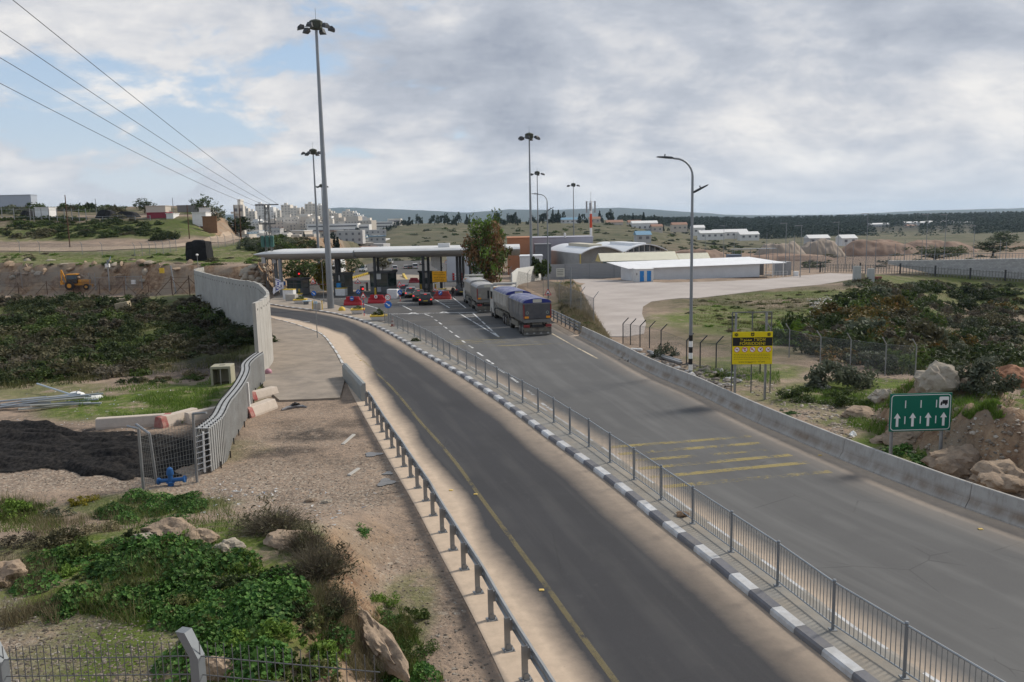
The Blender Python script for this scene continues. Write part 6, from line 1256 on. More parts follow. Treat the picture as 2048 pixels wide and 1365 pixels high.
def person(P, rz, label):
    nodes = {'pel': (0, 0, .95, .15), 'sp': (0, 0, 1.15, .145), 'ch': (0, .01, 1.36, .165), 'nk': (0, .02, 1.5, .062), 'hd': (0, .04, 1.6, .085), 'ht': (0, .03, 1.71, .08),
             'ls': (-.19, 0, 1.42, .065), 'le': (-.26, .02, 1.15, .05), 'lw': (-.27, .1, .9, .036), 'lh': (-.27, .13, .82, .04), 'rs': (.19, 0, 1.42, .065), 're': (.27, .06, 1.18, .05), 'rw': (.22, .25, 1.02, .036), 'rh': (.2, .32, 1.0, .04),
             'll': (-.1, 0, .86, .1), 'lk': (-.11, .03, .5, .07), 'la': (-.12, 0, .1, .05), 'lf': (-.13, .16, .05, .045), 'rl': (.1, 0, .86, .1), 'rk': (.12, .02, .5, .07), 'ra': (.14, -.02, .1, .05), 'rf': (.16, .14, .05, .045)}
    ed = [('pel', 'sp'), ('sp', 'ch'), ('ch', 'nk'), ('nk', 'hd'), ('hd', 'ht'), ('ch', 'ls'), ('ls', 'le'), ('le', 'lw'), ('lw', 'lh'), ('ch', 'rs'), ('rs', 're'), ('re', 'rw'), ('rw', 'rh'), ('pel', 'll'), ('ll', 'lk'), ('lk', 'la'), ('la', 'lf'), ('pel', 'rl'), ('rl', 'rk'), ('rk', 'ra'), ('ra', 'rf')]
    for s, hnd in ((-1, 'lh'), (1, 'rh')):
        hx, hy, hz_, _ = nodes[hnd]
        for i in range(5):
            k = hnd + str(i); dx = s * -.02 + .014 * (i - 2) ; nodes[k] = (hx + dx + (s * -.03 if i == 4 else 0), hy + .03 + .01 * i, hz_ - (.085 - .006 * abs(i - 1.5) if i < 4 else .03), .009); ed.append((hnd, k))
    names = list(nodes); me = bpy.data.meshes.new('person'); me.from_pydata([nodes[k][:3] for k in names], [(names.index(a), names.index(b)) for a, b in ed], []); o = bpy.data.objects.new('p', me); COL.objects.link(o)
    sk = o.modifiers.new('s', 'SKIN'); sv = me.skin_vertices[0].data
    for i, k in enumerate(names): sv[i].radius = (nodes[k][3],) * 2; sv[i].use_root = k == 'pel'
    sb = o.modifiers.new('d', 'SUBSURF'); sb.levels = sb.render_levels = 1
    dg = bpy.context.evaluated_depsgraph_get(); m2 = bpy.data.meshes.new_from_object(o.evaluated_get(dg)); bpy.data.objects.remove(o)
    m2.materials.clear()
    for m_ in (mat('dark_jacket', (.014, .015, .017), .85, 0, .2, 5), mat('dark_trousers', (.018, .018, .022), .85, 0, .2, 5), mat('skin_tone', (.35, .2, .14), .6, 0, .08), mat('dark_hair', (.015, .012, .01), .7, 0, .1), mat('shoe_black', (.01, .01, .01), .5, 0, 0)): m2.materials.append(m_)
    for p in m2.polygons:
        c = p.center; p.use_smooth = True
        p.material_index = 4 if c.z < .1 else 1 if c.z < .93 and abs(c.x) < .2 else 0
        if c.z > 1.5: p.material_index = 3 if (c.z > 1.66 or c.y < .03) and c.z > 1.56 else 2
        if (c.z < .88 and abs(c.x) > .2 and c.z > .6) or (c.x > .15 and c.y > .27 and c.z < 1.2): p.material_index = 2
    r = obj('person', m2, None, P, rz); tag(r, label, 'person')
    mb = MB(); mb.blob((0, .135, 1.615), (.014, .02, .022), 1, 1, 0); mb.build('nose', mat('skin_tone', (0, 0, 0)), r)
    mb = MB()
    for s in (-1, 1): mb.blob((s * .032, .118, 1.64), (.011, .008, .007), 2, 1, 0)
    mb.build('eyes', signblack, r); mb = MB()
    for s in (-1, 1): mb.blob((s * .088, .035, 1.615), (.012, .02, .03), 3, 1, 0)
    mb.build('ears', mat('skin_tone', (0, 0, 0)), r); MB().box(-.025, .025, .112, .122, 1.566, 1.573).build('mouth', mat('lip', (.25, .1, .08), .6, 0, 0), r)
person(pr(906.5, 597), R_(-20), 'person in dark clothes standing at the door of the muddy dark car')

for u, v, vc, lab in ((893.8, 562, 525, 'round limit sign under the right end of the canopy'), (884, 575, 536, 'pale round sign just above the orange board')):
    P = pr(u, v); k = mpx(P); t = sign(u, v, lab, (v - vc + 5) * k, P=P)
    if 'limit' in lab: disc_sign(t, (0, (v - vc) * k), 3.4 * k, signwhite, signred); textmesh('numerals', '30', 4 * k, signblack, t, (0, -.056, (v - vc) * k))
    else: disc_sign(t, (0, (v - vc) * k), 3.2 * k, signblack, signwhite)
for u, v, lab in ((751, 590, 'yellow bollard at the left corner of the middle booth'), (842, 582, 'yellow bollard at the foot of the right booth'), (599, 592, 'yellow bollard at the right corner of the low grey booth'), (871, 581, 'yellow bollard behind the orange board')):
    P = pr(u, v); tag(MB().lathe([(.16, 0), (.16, .95), (.1, 1.08), (.01, 1.12)], 10).build('bollard', yellowm, None, P), lab, 'bollard', 'yellow bollards by the booths')
P = pr(918, 563); t = thing('road_block', 'stack of red and white boards beside the columns right of the orange board', 'barrier', P)
for j in range(3):
    mb = MB()
    for i in range(6): mb.box(-1.3 + i * .43, -.88 + i * .43, -.05, .05, .3 + j * .5, .65 + j * .5, i % 2)
    mb.build('striped_board', [signred, signwhite], t)
for x in (-1.2, 1.2): MB().box(x - .05, x + .05, .05, .15, 0, 1.75).build('leg', dsteel, t)
def ribbed(name, c, axis='X', sc=3.2, amt=.10, **k):
    if name in MATS: return MATS[name]
    m = mat(name, c, .55, .1, .06, .6, **k); N, L = nt(m); tc = N.new('ShaderNodeTexCoord'); w = N.new('ShaderNodeTexWave'); w.bands_direction = axis; w.inputs['Scale'].default_value = sc; L.new(tc.outputs['Object'], w.inputs['Vector'])
    bp = N.new('ShaderNodeBump'); bp.inputs['Strength'].default_value = .6; bp.inputs['Distance'].default_value = .04; L.new(w.outputs['Fac'], bp.inputs['Height']); L.new(bp.outputs[0], N['Principled BSDF'].inputs['Normal']); return m
wsh = ribbed('white_corrugated', (.66, .68, .70)); wroof = ribbed('white_roof_sheet', (.80, .80, .80))
a, b = at(1263, 561.5, 152), at(1519, 555, 157); zg = -2.1; d = Vector((b.x - a.x, b.y - a.y, 0)); L0 = d.length; rz = math.atan2(d.y, d.x)
t = thing('storage_shed', 'long low white corrugated shed behind the concrete yard', 'shed', (a.x, a.y, zg), rz)
MB().box(0, L0, 0, .08, -.2, 2.3).build('front_wall', wsh, t); mb = MB(); mb.box(0, .08, .08, 6, -.2, 2.35); mb.build('end_wall', wsh, t); MB().box(0, L0, 5.92, 6, -.2, 2.9).build('back_wall', wsh, t)
mb = MB(); mb.loft([[(-.9, -.75, 2.28), (-.9, -.75, 2.36), (-2.6, 6.8, 3.25), (-2.6, 6.8, 3.17)], [(L0 + 5.2, -.75, 2.42), (L0 + 5.2, -.75, 2.5), (L0 + 1.2, 6.8, 3.45), (L0 + 1.2, 6.8, 3.37)]]); mb.build('roof', wroof, t)
MB().box(L0 + .08, L0 + 3.8, 5.5, 5.6, -.2, 2.9).build('open_bay_wall', mat('bay_grey', (.16, .165, .17), .8), t)
for x, y in ((L0 + 4.6, -.5), (L0 + 4.6, 3), (L0 + 2.4, -.5)): MB().tube((x, y, -.2), (x, y, 2.6), .07, 6).build('post', whitem, t)
mb = MB()
for i in range(7): mb.tube((L0 + .3 + i * .7, -1.6 - .1 * i, 0), (L0 + .3 + i * .7, -1.6 - .1 * i, 1.0), .03, 4)
mb.tube((L0 + .3, -1.6, 1), (L0 + 4.5, -2.2, 1), .03, 4); mb.tube((L0 + .3, -1.6, .5), (L0 + 4.5, -2.2, .5), .03, 4); mb.build('handrail', whitem, t)
MB().box(8, L0 + 1, -1.1, -.1, -.45, -.02).build('plinth', mat('dark_plinth', (.16, .13, .11), .9, 0, .2), t)
P = pr(1271, 565); k = mpx(P); w = 36 * k; hk = 25.5 * k; t = thing('service_kiosk', 'small white cabin with two blue doors in front of the shed', 'kiosk', P, R_(3))
MB().bbox(0, w, 0, 2.4, 0, hk, .04).build('cabin', mat('kiosk_white', (.56, .56, .55), .6, 0, .06), t); MB().bbox(-.1, w + .1, -.12, 2.5, hk, hk + .1, .03).build('roof', whitem, t); bd = mat('door_blue', (.025, .19, .48), .5, 0, .08)
for x in (.36, .76): q = MB().bbox(w * x - .38, w * x + .38, -.03, .02, .1, hk - .3, .02).build('door', bd, t); MB().box(w * x + .22, w * x + .3, -.08, -.03, hk * .42, hk * .5).build('handle', galv, q)
MB().box(.18, .3, -.02, .02, hk * .55, hk * .72).build('vent', trim, t)
def screen(pts, h, label, m, seg=6.0, post=True):
    P = [Vector((p.x, p.y, float(zr(p.y)))) for p in pts]; o = P[0]; t = thing('screen_wall', label, 'wall', o)
    for a, b in zip(P, P[1:]):
        n = max(1, int((b - a).length / seg))
        for i in range(n):
            c = a.lerp(b, i / n) - o; e = a.lerp(b, (i + 1) / n) - o; nn = Vector((-(e - c).y, (e - c).x, 0)).normalized() * .1; g = (e - c).normalized() * .01; mb = MB(); z0 = Vector((0, 0, -.3)); z1 = Vector((0, 0, h))
            c2, e2 = c + g, e - g; mb.loft([[c2 - nn + z0, c2 + nn + z0, c2 + nn + z1, c2 - nn + z1], [e2 - nn + z0, e2 + nn + z0, e2 + nn + z1, e2 - nn + z1]]); mb.build('panel', m, t)
            if post: MB().box(c.x - .09, c.x + .09, c.y - .16, c.y - .10, c.z - .3, c.z + h).build('post', pole_m, t)
    return t
wcon = ribbed('pale_panel_wall', (.60, .60, .57), 'X', 1.2); gpan = ribbed('grey_panel_wall', (.27, .28, .29), 'Z', 1.0)
screen([pr(1004, 588) + Vector((1.5, 1.5, 0)), pr(1036, 571), pr(1081, 561)], 3.0, 'pale concrete screen wall behind the leafy tree', wcon, 2.2, False); screen([pr(1082, 560.6), pr(1130, 558.5), pr(1228, 556.5), pr(1266, 556)], 3.05, 'grey panel wall between the pale wall and the white shed', gpan, 4.5)
P = pr(1121, 566); k = mpx(P); t = thing('notice_sign', 'pale notice board on two legs in front of the grey panel wall', 'notice board', P); MB().bbox(-.75, .75, -.05, .02, 1.1, 2.6, .02).build('board', mat('notice_cream', (.55, .54, .48), .7, 0, .06), t)
for x in (-.6, .6): MB().tube((x, .06, -.2), (x, .06, 2.5), .05, 6).build('post', galv, t)
mb = MB()
for i in range(4): mb.box(-.6, .55, -.055, -.05, 2.3 - .3 * i, 2.42 - .3 * i)
mb.build('lettering', mat('faded_ink', (.16, .16, .15), .7, 0, 0), t)
P = G(1142, 612); tag(MB().tube((0, 0, -.2), (0, 0, (612 - 535) * mpx(P)), .07, 8).build('utility_pole', pole_m, None, P), 'plain grey pole at the left edge of the concrete ramp', 'pole')
vr = ribbed('vault_sheet', (.66, .67, .68), 'Y', .8); vend = mat('vault_grey_wall', (.30, .30, .29), .8, 0, .12, .5); yel2 = mat('faded_yellow_trim', (.50, .40, .15), .6, 0, .1)  # one grey for the end and side walls of the halls
def vault(ax, ay, bx, by, ux, uy, L_, z0, rise, label, glass=False):
    t = thing('vaulted_hall', label, 'hall', (ax, ay, 0), 0, 'vaulted terminal halls'); n = 16; mb = MB(); dx, dy = bx - ax, by - ay; zg = float(zr(ay)) - .3
    def arc(o, dz): return [(dx * i / n + o * ux, dy * i / n + o * uy, z0 + rise * math.sin(math.pi * i / n) ** .9 + dz) for i in range(n + 1)]
    r0, r1, q0, q1 = arc(-1.2, .12), arc(L_, .12), arc(-1.2, -.1), arc(L_, -.1)
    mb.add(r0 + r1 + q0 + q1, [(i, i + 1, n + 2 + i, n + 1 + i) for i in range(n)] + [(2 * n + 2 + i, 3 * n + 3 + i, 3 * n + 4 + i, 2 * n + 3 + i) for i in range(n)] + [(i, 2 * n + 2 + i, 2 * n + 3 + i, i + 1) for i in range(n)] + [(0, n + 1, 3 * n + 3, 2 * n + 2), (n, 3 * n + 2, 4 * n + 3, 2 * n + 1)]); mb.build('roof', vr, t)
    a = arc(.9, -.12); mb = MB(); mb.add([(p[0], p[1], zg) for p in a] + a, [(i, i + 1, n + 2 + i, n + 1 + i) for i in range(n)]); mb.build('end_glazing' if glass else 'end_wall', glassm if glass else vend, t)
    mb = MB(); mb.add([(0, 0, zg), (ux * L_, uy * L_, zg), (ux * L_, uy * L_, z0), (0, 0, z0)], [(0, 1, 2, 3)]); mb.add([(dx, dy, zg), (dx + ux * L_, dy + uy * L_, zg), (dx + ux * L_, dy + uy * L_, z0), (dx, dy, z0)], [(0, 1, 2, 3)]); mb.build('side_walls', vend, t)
    mb = MB(); 
    for f in (0, 1): mb.tube((dx * f - ux * .9, dy * f - uy * .9, zg), (dx * f - ux * .9, dy * f - uy * .9, z0 + .1), .16, 6)
    mb.build('post', yel2, t); mb = MB()
    if glass:
        for i in range(2, n - 1, 2): mb.tube((dx * i / n, dy * i / n, zg), (dx * i / n, dy * i / n, z0 + rise * math.sin(math.pi * i / n) ** .9 - .15), .07, 4)
        mb.tube((0, 0, z0 - .1), (dx, dy, z0 - .1), .09, 4); mb.build('mullions', whitem, t)
    else:
        mb.tube((dx * .28, dy * .28, z0 - 2), (dx * .5, dy * .5, z0 + rise - .3), .07, 4); mb.tube((dx * .72, dy * .72, z0 - 2), (dx * .5, dy * .5, z0 + rise - .3), .07, 4); mb.build('braces', pole_m, t)
    return t
v1 = vault(15.8, 190, 26.0, 193, -.23, .973, 27, 1.5, 1.55, 'pale vaulted hall with an open braced end on yellow posts'); v2 = vault(26.3, 193.2, 36.9, 197, -.23, .973, 27, 1.6, 1.6, 'vaulted hall with a glazed arched end right of its open twin', True)
for par, xs in ((v1, 5.0), (v2, 5.3)):
    mb = MB(); mb.T = Matrix.Translation((xs - 2.3, 9, 3.0)) @ Matrix.Rotation(math.atan2(.23, .973), 4, 'Z'); mb.bbox(-1.6, 1.6, -6, 10, -.4, .55, .1); mb.build('ridge_monitor', vr if par is v2 else mat('monitor_cream', (.50, .46, .36), .7, 0, .1), par)
def blockb(u0, u1, vt, Y, dpt, m, label, cat='building', name='hall_building', h=None, feats=None):
    a, b = at(u0, vt, Y), at(u1, vt, Y); zg = float(zr(Y)) - .5; t = thing(name, label, cat, (a.x, a.y, zg)); w = b.x - a.x; h = a.z - zg; MB().box(0, w, 0, dpt, 0, h).build('wall', m, t); mb = MB(); mb.box(-.12, w + .12, -.12, dpt + .12, h, h + .25); mb.build('parapet', m, t); return t, w, h
t, w, h = blockb(1014, 1062, 478, 205, 16, mat('terracotta_render', (.38, .17, .09), .85, 0, .08, .3), 'terracotta hall behind the leafy tree')
for x in (.58, .72, .86): f = MB().box(w * x, w * x + .75, -.06, .02, h * .36, h * .52).build('window', boothr, t); MB().box(w * x + .07, w * x + .68, -.09, -.06, h * .375, h * .505).build('pane', glassm, f)
t, w, h = blockb(1063, 1186, 477.5, 222, 14, mat('lilac_render', (.36, .36, .41), .85, 0, .06, .3), 'long lilac grey hall behind the vaulted roofs'); mb = MB(); mb.bbox(w * .53, w * .56, -.3, 1, h, h + 1.3, .1); mb.build('roof_vent', whitem, t)
blockb(1070, 1102, 491, 200, 8, mat('annex_grey', (.15, .155, .17), .85, 0, .1), 'dark grey annex between the terracotta hall and the vaulted roofs')  # annex walls in their own dark grey
t, w, h = blockb(893, 962, 505, 168, 8, mat('pale_hall', (.52, .53, .55), .7, 0, .06, .4), 'pale panelled hall behind the right columns of the canopy')
for x in (.3, .5, .7, .9): MB().box(w * x - .08, w * x + .08, -.12, -.02, 0, h).build('panel_joint', pole_m, t)
blockb(1040, 1085, 514.5, 178, 6, mat('low_white', (.62, .64, .66), .7, 0, .08), 'low white roofed building behind the pale wall'); 
a = at(1196, 507, 171); b = at(1352, 507.5, 173); d = b - a; t = thing('shelter_roof', 'long cream shelter roof with yellow gables behind the white shed', 'shelter', (a.x, a.y, float(zr(171))), math.atan2(d.y, d.x)); l = math.hypot(d.x, d.y); zt = a.z - float(zr(171)); cr = ribbed('cream_sheet', (.55, .53, .42))
mb = MB(); mb.loft([[(x, 0 - .2, zt), (x, -2.6, zt - 1.55), (x, -2.6, zt - 1.65), (x, -.2, zt - .14), (x, 2.2, zt - 1.6), (x, 2.2, zt - 1.5)] for x in (0, l * .98)]); mb.build('roof', cr, t)
for i in range(6): MB().tube((l * i / 5.1 + .3, -2.2, 0), (l * i / 5.1 + .3, -2.2, zt - 1.5), .1, 6).build('post', yel2, t)
MB().box(1, l * .97, -.4, -.3, 0, zt - 1.7).build('blue_screen', mat('pale_blue_screen', (.22, .33, .38), .7, 0, .1), t); MB().prism([(-2.5, zt - 1.7), (-.2, zt - .2), (2.1, zt - 1.7)], -.05, -.12, 'x').build('gable', yel2, t)
a = at(1358, 508, 172); b = at(1421, 509, 173); d = b - a; t = thing('shelter_roof', 'shorter yellow ribbed shelter roof right of the long cream one', 'shelter', (a.x, a.y, float(zr(172))), math.atan2(d.y, d.x)); l = math.hypot(d.x, d.y); zt = a.z - float(zr(172)); mb = MB(); mb.loft([[(x, 1.6, zt), (x - .5, -1.8, zt - 1.45), (x - .5, -1.8, zt - 1.55), (x, 1.6, zt - .1)] for x in (0, l)]); mb.build('roof', cr, t); mb = MB()
for i in range(5): x = l * i / 4; mb.tube((x, 1.5, zt - .12), (x - .5, -1.75, zt - 1.58), .09, 4)
mb.build('rafters', yel2, t)
for i in range(3): MB().tube((l * i / 2.1 + .3, 1.0, 0), (l * i / 2.1 + .3, 1.0, zt - .3), .1, 6).build('post', yel2, t)
P = at(1182, 478, 240); P.z = float(zr(240)); k = mpx(P); base = 495; t = thing('radio_tower', 'red and white banded radio tower with antennas behind the vaulted halls', 'radio tower', P); top = at(1182, 402, 240).z - P.z; z0_ = 0; mb = MB(); n = 4; st = at(1182, 478, 240).z - P.z; seq = [0, st * .8, st + (top - st) * .29, st + (top - st) * .66, top]
for i in range(4): mb.tube((0, 0, seq[i]), (0, 0, seq[i + 1]), .36, 8, .34, i % 2)
mb.build('mast', [mat('tower_red', (.52, .06, .02), .5, 0, .08), signwhite], t); mb = MB()
for s in (-1, 1):
    for j, z in enumerate((top - .3, top - 1.8, top - 3.2)): mb.tube((0, 0, z), (s * 1.2, 0, z), .05, 4)
    mb.bbox(s * 1.2 - .22, s * 1.2 + .22, -.2, .2, top - 3.4, top - .1, .05)
mb.bbox(-.5, .1, -.75, -.45, top - 2.8, top - .6, .05); mb.tube((0, 0, top), (0, 0, top + 2.6), .05, 4); mb.build('antennas', mat('antenna_grey', (.3, .3, .31), .6, 0, .1), t)
q = random.Random(31)
for i, (u, v, vt) in enumerate(((1570, 552, 447), (1578, 545, 480), (1587, 552, 470), (1600, 555, 452), (1619, 545, 482), (1634, 540, 480), (1650, 545, 478), (1674, 545, 445), (1690, 538, 485), (1705, 540, 488), (1731, 548, 428), (1750, 538, 480), (1789, 538, 488), (1808, 535, 480), (1842, 535, 480), (1850, 540, 430), (1868, 538, 487), (1887, 540, 430), (1945, 535, 452), (1998, 535, 480), (2010, 535, 485), (1532, 548, 466), (1545, 545, 485), (1447, 520, 452), (1410, 520, 470), (1468, 515, 470))):
    P = pr(u, v); P.y = min(P.y, 260); P = at(u, v, min(P.y, 230)); P.z = H(P.x, P.y); zt = at(u, vt, P.y).z; t = thing('lamp_pole', 'thin grey pole along the far fence behind the yard', 'pole', P, 0, 'thin poles along the far fence'); MB().tube((0, 0, -.3), (0, 0, zt - P.z), .085, 5, .05).build('pole', pole_m, t)
    if vt < 455: MB().box(-1.2, .2, -.1, .1, zt - P.z - .05, zt - P.z + .08).build('lamp_head', galv, t)
linkfence([at(u, 548, Y) * 1 + Vector((0, 0, H(at(u, 548, Y).x, Y) - at(u, 548, Y).z)) for u, Y in ((1556, 190), (1600, 192), (1645, 194), (1690, 194), (1735, 190), (1780, 184))], 3.2, 'tall grey mesh fence behind the two upright slabs', pole_m, meshmat('far_link', (.17, .17, .18), .9, 6), arms=False)
for u0, u1, vt, vb, lab in ((1707, 1722, 533, 566, 'left upright grey concrete slab at the end of the yard'), (1735, 1749, 538, 566, 'right upright grey concrete slab at the end of the yard'), (1724, 1730, 547, 565, 'narrow cream slab between the two upright grey slabs')):
    P = G(u0, vb + 2); P = at(u0, vb, P.y); k = mpx(P); tag(MB().box(0, (u1 - u0) * k, 0, .5, -.5, (vb - vt) * k, 0, .03, 0).build('concrete_slab', mat('grey_slab', (.40, .41, .39), .9, 0, .12, 1) if vt < 540 else mat('tan_slab', (0, 0, 0)), None, P), lab, 'slab')
P = G(1752, 563); tag(MB().bbox(0, 1.0, 0, .6, 0, .8, .03).build('red_crate', mat('dull_red', (.22, .08, .06), .8, 0, .2), None, P), 'dull red crate right of the upright slabs', 'crate')
P = pr(1588, 553); k = mpx(P); tag(MB().bbox(0, .9, 0, .6, 0, .9, .05).build('white_box', whitem, None, P), 'small white box beside the far grey wall block', 'box')
P = at(1555, 551, 168); P.z = float(zr(168)); k = mpx(P); tag(MB().box(0, 27 * k, 0, 3, -.4, 25 * k).build('wall_block', mat('wall_block_grey', (.29, .295, .30), .9, 0, .08), None, P), 'plain grey wall block right of the shed', 'wall')
P = at(1457, 516, 205); P.z = float(zr(205)); k = mpx(P); tag(MB().bbox(0, 26 * k, 0, 2.5, 0, (516 - 494) * k + 1, .05).build('container', mat('container_blue', (.14, .165, .21), .7, 0, .1), None, P), 'blue grey container behind the shelter roofs', 'container')
a = at(1465, 499, 215); b = at(1555, 500, 215); t = thing('pergola', 'long thin steel pergola behind the container', 'pergola', (a.x, 215, float(zr(215)))); h = a.z - float(zr(215)); w = b.x - a.x; MB().box(0, w, -.1, 3, h - .12, h).build('beam', galv, t)
for i in range(6): MB().tube((w * i / 5, 0, 0), (w * i / 5, 0, h - .1), .08, 5).build('post', galv, t)
def stonemat():
    m = bpy.data.materials.new('stone_cladding'); m.use_nodes = True; N, L = nt(m); b = N['Principled BSDF']; b.inputs['Roughness'].default_value = .9; tc = N.new('ShaderNodeTexCoord'); mp = N.new('ShaderNodeMapping'); mp.inputs['Rotation'].default_value = (R_(90), 0, 0); L.new(tc.outputs['Object'], mp.inputs[0])
    br = N.new('ShaderNodeTexBrick'); br.inputs['Scale'].default_value = 1.7; br.inputs['Color1'].default_value = (.44, .435, .42, 1); br.inputs['Color2'].default_value = (.33, .325, .315, 1); br.inputs['Mortar'].default_value = (.26, .255, .25, 1); br.inputs['Brick Width'].default_value = .9; br.inputs['Row Height'].default_value = .5; br.inputs['Mortar Size'].default_value = .03; L.new(mp.outputs[0], br.inputs['Vector']); L.new(br.outputs[0], b.inputs['Base Color']); return m
A = at(1778, 520, 166); B = at(2150, 514, 157); d = B - A; t = thing('retaining_wall', 'long stone clad retaining wall at the far right edge', 'wall', (A.x, A.y, A.z), math.atan2(d.y, d.x)); l = math.hypot(d.x, d.y); MB().loft([[(0, 0, -.2), (0, 1, -.2), (0, 1, -.9), (0, 0, -.9)], [(l * .35, 0, -.1), (l * .35, 1, -.1), (l * .35, 1, -3.6), (l * .35, 0, -3.6)], [(l, 0, .2), (l, 1, .2), (l, 1, -6), (l, 0, -6)]]).build('wall_face', stonemat(), t); mb = MB()
for i in range(60): x = l * i / 59; mb.box(x - .03, x + .03, .3, .36, -.4, 1.1)
mb.box(0, l, .3, .34, 1.0, 1.08); mb.build('railing', pole_m, t)
fp = [G(u, v) for u, v in ((1640, 545), (1720, 546), (1800, 548), (1870, 553), (1940, 558), (2010, 562), (2080, 566))]; t = thing('palisade_fence', 'dark palisade fence along the far rim of the valley', 'fence', fp[0]); o0 = fp[0]
for a, b in zip(fp, fp[1:]):
    mb = MB(); n = int((b - a).length / .55)
    for i in range(n): c = a.lerp(b, i / n) - o0; mb.box(c.x - .05, c.x + .05, c.y, c.y + .06, c.z - .3, c.z + 1.8)
    mb.tube(a - o0 + Vector((0, 0, 1.6)), b - o0 + Vector((0, 0, 1.6)), .06, 4); mb.tube(a - o0 + Vector((0, 0, .5)), b - o0 + Vector((0, 0, .5)), .06, 4); mb.build('panel', mat('palisade_paint', (.2, .195, .18), .7, 0, .15), t); c = a - o0; MB().box(c.x - .13, c.x + .13, c.y - .1, c.y + .1, c.z - .3, c.z + 2.1).build('post', dsteel, t)
def heap(u0, u1, vt, vb, Y, m, label, seed):
    a, b = at(u0, vb, Y), at(u1, vb, Y); top = at((u0 + u1) / 2, vt, Y).z; zg = H((a.x + b.x) / 2, Y) - 2; w = (b.x - a.x) / 2; h = top - zg; nx, ny = 70, 26; V = []; c = (a.x + b.x) / 2
    for j in range(ny + 1):
        for i in range(nx + 1):
            x = (i / nx * 2 - 1); y = (j / ny * 2 - 1); r = max(0, 1 - (abs(x) ** 2.6 + abs(y) ** 2.4)); z = min(1, r * 1.15 + .12 * float(fbm(x * 5 + seed, y * 4, 1, 4))) * (1 + .28 * float(fbm(x * 2.2 + seed, y * 2, 1.0, 5))); V.append((x * w, y * 12 + .8 * float(fbm(x * 9, y * 9 + seed, 1, 3)), z * h * .74 * (r > 0)))
    ix = np.arange((nx + 1) * (ny + 1)).reshape(ny + 1, nx + 1); me = npmesh('earth_heap', V, np.stack([ix[:-1, :-1].ravel(), ix[:-1, 1:].ravel(), ix[1:, 1:].ravel(), ix[1:, :-1].ravel()], 1), m, smooth=True); tag(obj('earth_heap', me, None, (c, Y, zg)), label, 'earth heap')
h1, h2 = mat('grey_spoil', (.27, .22, .175), .95, 0, .12, .15, .4, .6), mat('red_spoil', (.23, .155, .115), .95, 0, .2, .2, .6, .5, .1, dirt=(.30, .23, .18, .8), dsc=.12)
heap(1500, 1618, 477, 503, 330, h1, 'grey brown spoil heap at the left of the row', 1); heap(1590, 1690, 471, 500, 345, h1, 'middle grey brown spoil heap behind the thin poles', 2); heap(1660, 1850, 473, 503, 350, h2, 'widest reddish spoil heap behind the upright slabs', 3); heap(1780, 1960, 474, 505, 380, h2, 'low reddish spoil heap at the right of the row', 4); heap(1300, 1480, 490, 512, 300, h2, 'reddish dug slope behind the shelter roofs', 6); heap(1420, 1700, 502, 520, 290, h2, 'long low reddish bank behind the far fence', 8)
tw = [mat('town_%s' % n, c, .85, 0, .08, .05) for n, c in (('cream', (.62, .58, .52)), ('white', (.68, .67, .65)), ('sand', (.52, .47, .41)), ('grey', (.46, .45, .44)))]; dwin = mat('town_window', (.16, .16, .17), .4, 0, .1)
def tower(u0, u1, vt, vb, Y, label, m, steps=1, group='apartment towers on the hill', rows=None):
    a, b = at(u0, vt, Y), at(u1, vt, Y); w = b.x - a.x; zt = a.z; zg = min(H(a.x, Y), at(u0, vb, Y).z) - 3; t = thing('apartment_block', label, 'building', (a.x, Y, zg), 0, group); h = zt - zg; mb = MB(); wn = MB(); q = random.Random(int(u0 * 7)); dpt = w * .6; parts_ = []
    for s in range(steps): f0, f1 = s / steps, (s + 1) / steps; parts_.append((w * f0, w * f1, h * (1 - (.13 * s if s < steps / 2 + .5 else .13 * s * .8)), q.uniform(0, 4)))
    for x0, x1, hh, y0 in parts_:
        mb.box(x0, x1 - .02, y0, y0 + dpt, 0, hh); mb.box(x0 + (x1 - x0) * .3, x0 + (x1 - x0) * .6, y0 + 2, y0 + 6, hh, hh + 2.2); fl = max(1, int((hh) / 3.1))
        nb = max(2, int((x1 - x0) / 3.4))
        for i in range(fl):
            z = hh - 2.6 - 3.1 * i
            if z < 0: break
            for j in range(nb):
                xw = x0 + (x1 - x0) * (j + .5) / nb; 
                if q.random() < .86: (MB().box(xw - .55, xw + .55, y0 - .25, y0 - .02, z, z + 1.2).build('window', dwin, t) if Y < 400 else wn.box(xw - .55, xw + .55, y0 - .25, y0 - .02, z, z + 1.2))
            if q.random() < .7: j = q.randrange(nb); xw = x0 + (x1 - x0) * (j + .5) / nb; mb.box(xw - 1.7, xw + 1.7, y0 - 1.3, y0 - .3, z - .9, z - .1)
    mb.build('wall', m, t)
    if wn.v: wn.build('window_openings', dwin, t)
    return t
TW = [(462, 482, 410, 447, 330, 1, 0), (484, 508, 417, 447, 980, 2, 0), (509, 545, 408.5, 448, 1000, 2, 1), (546, 560, 421, 447, 1040, 1, 0), (560, 598, 410, 447, 1000, 2, 0), (597, 608, 418, 447, 1050, 1, 2), (608, 630, 408, 448, 1010, 1, 0), (630, 648, 411, 449, 1020, 1, 1), (652, 671, 422, 450, 1000, 2, 0), (684, 706, 423, 452, 980, 1, 0), (706, 727, 426, 452, 975, 3, 1), (672, 684, 432, 452, 1010, 1, 2)]
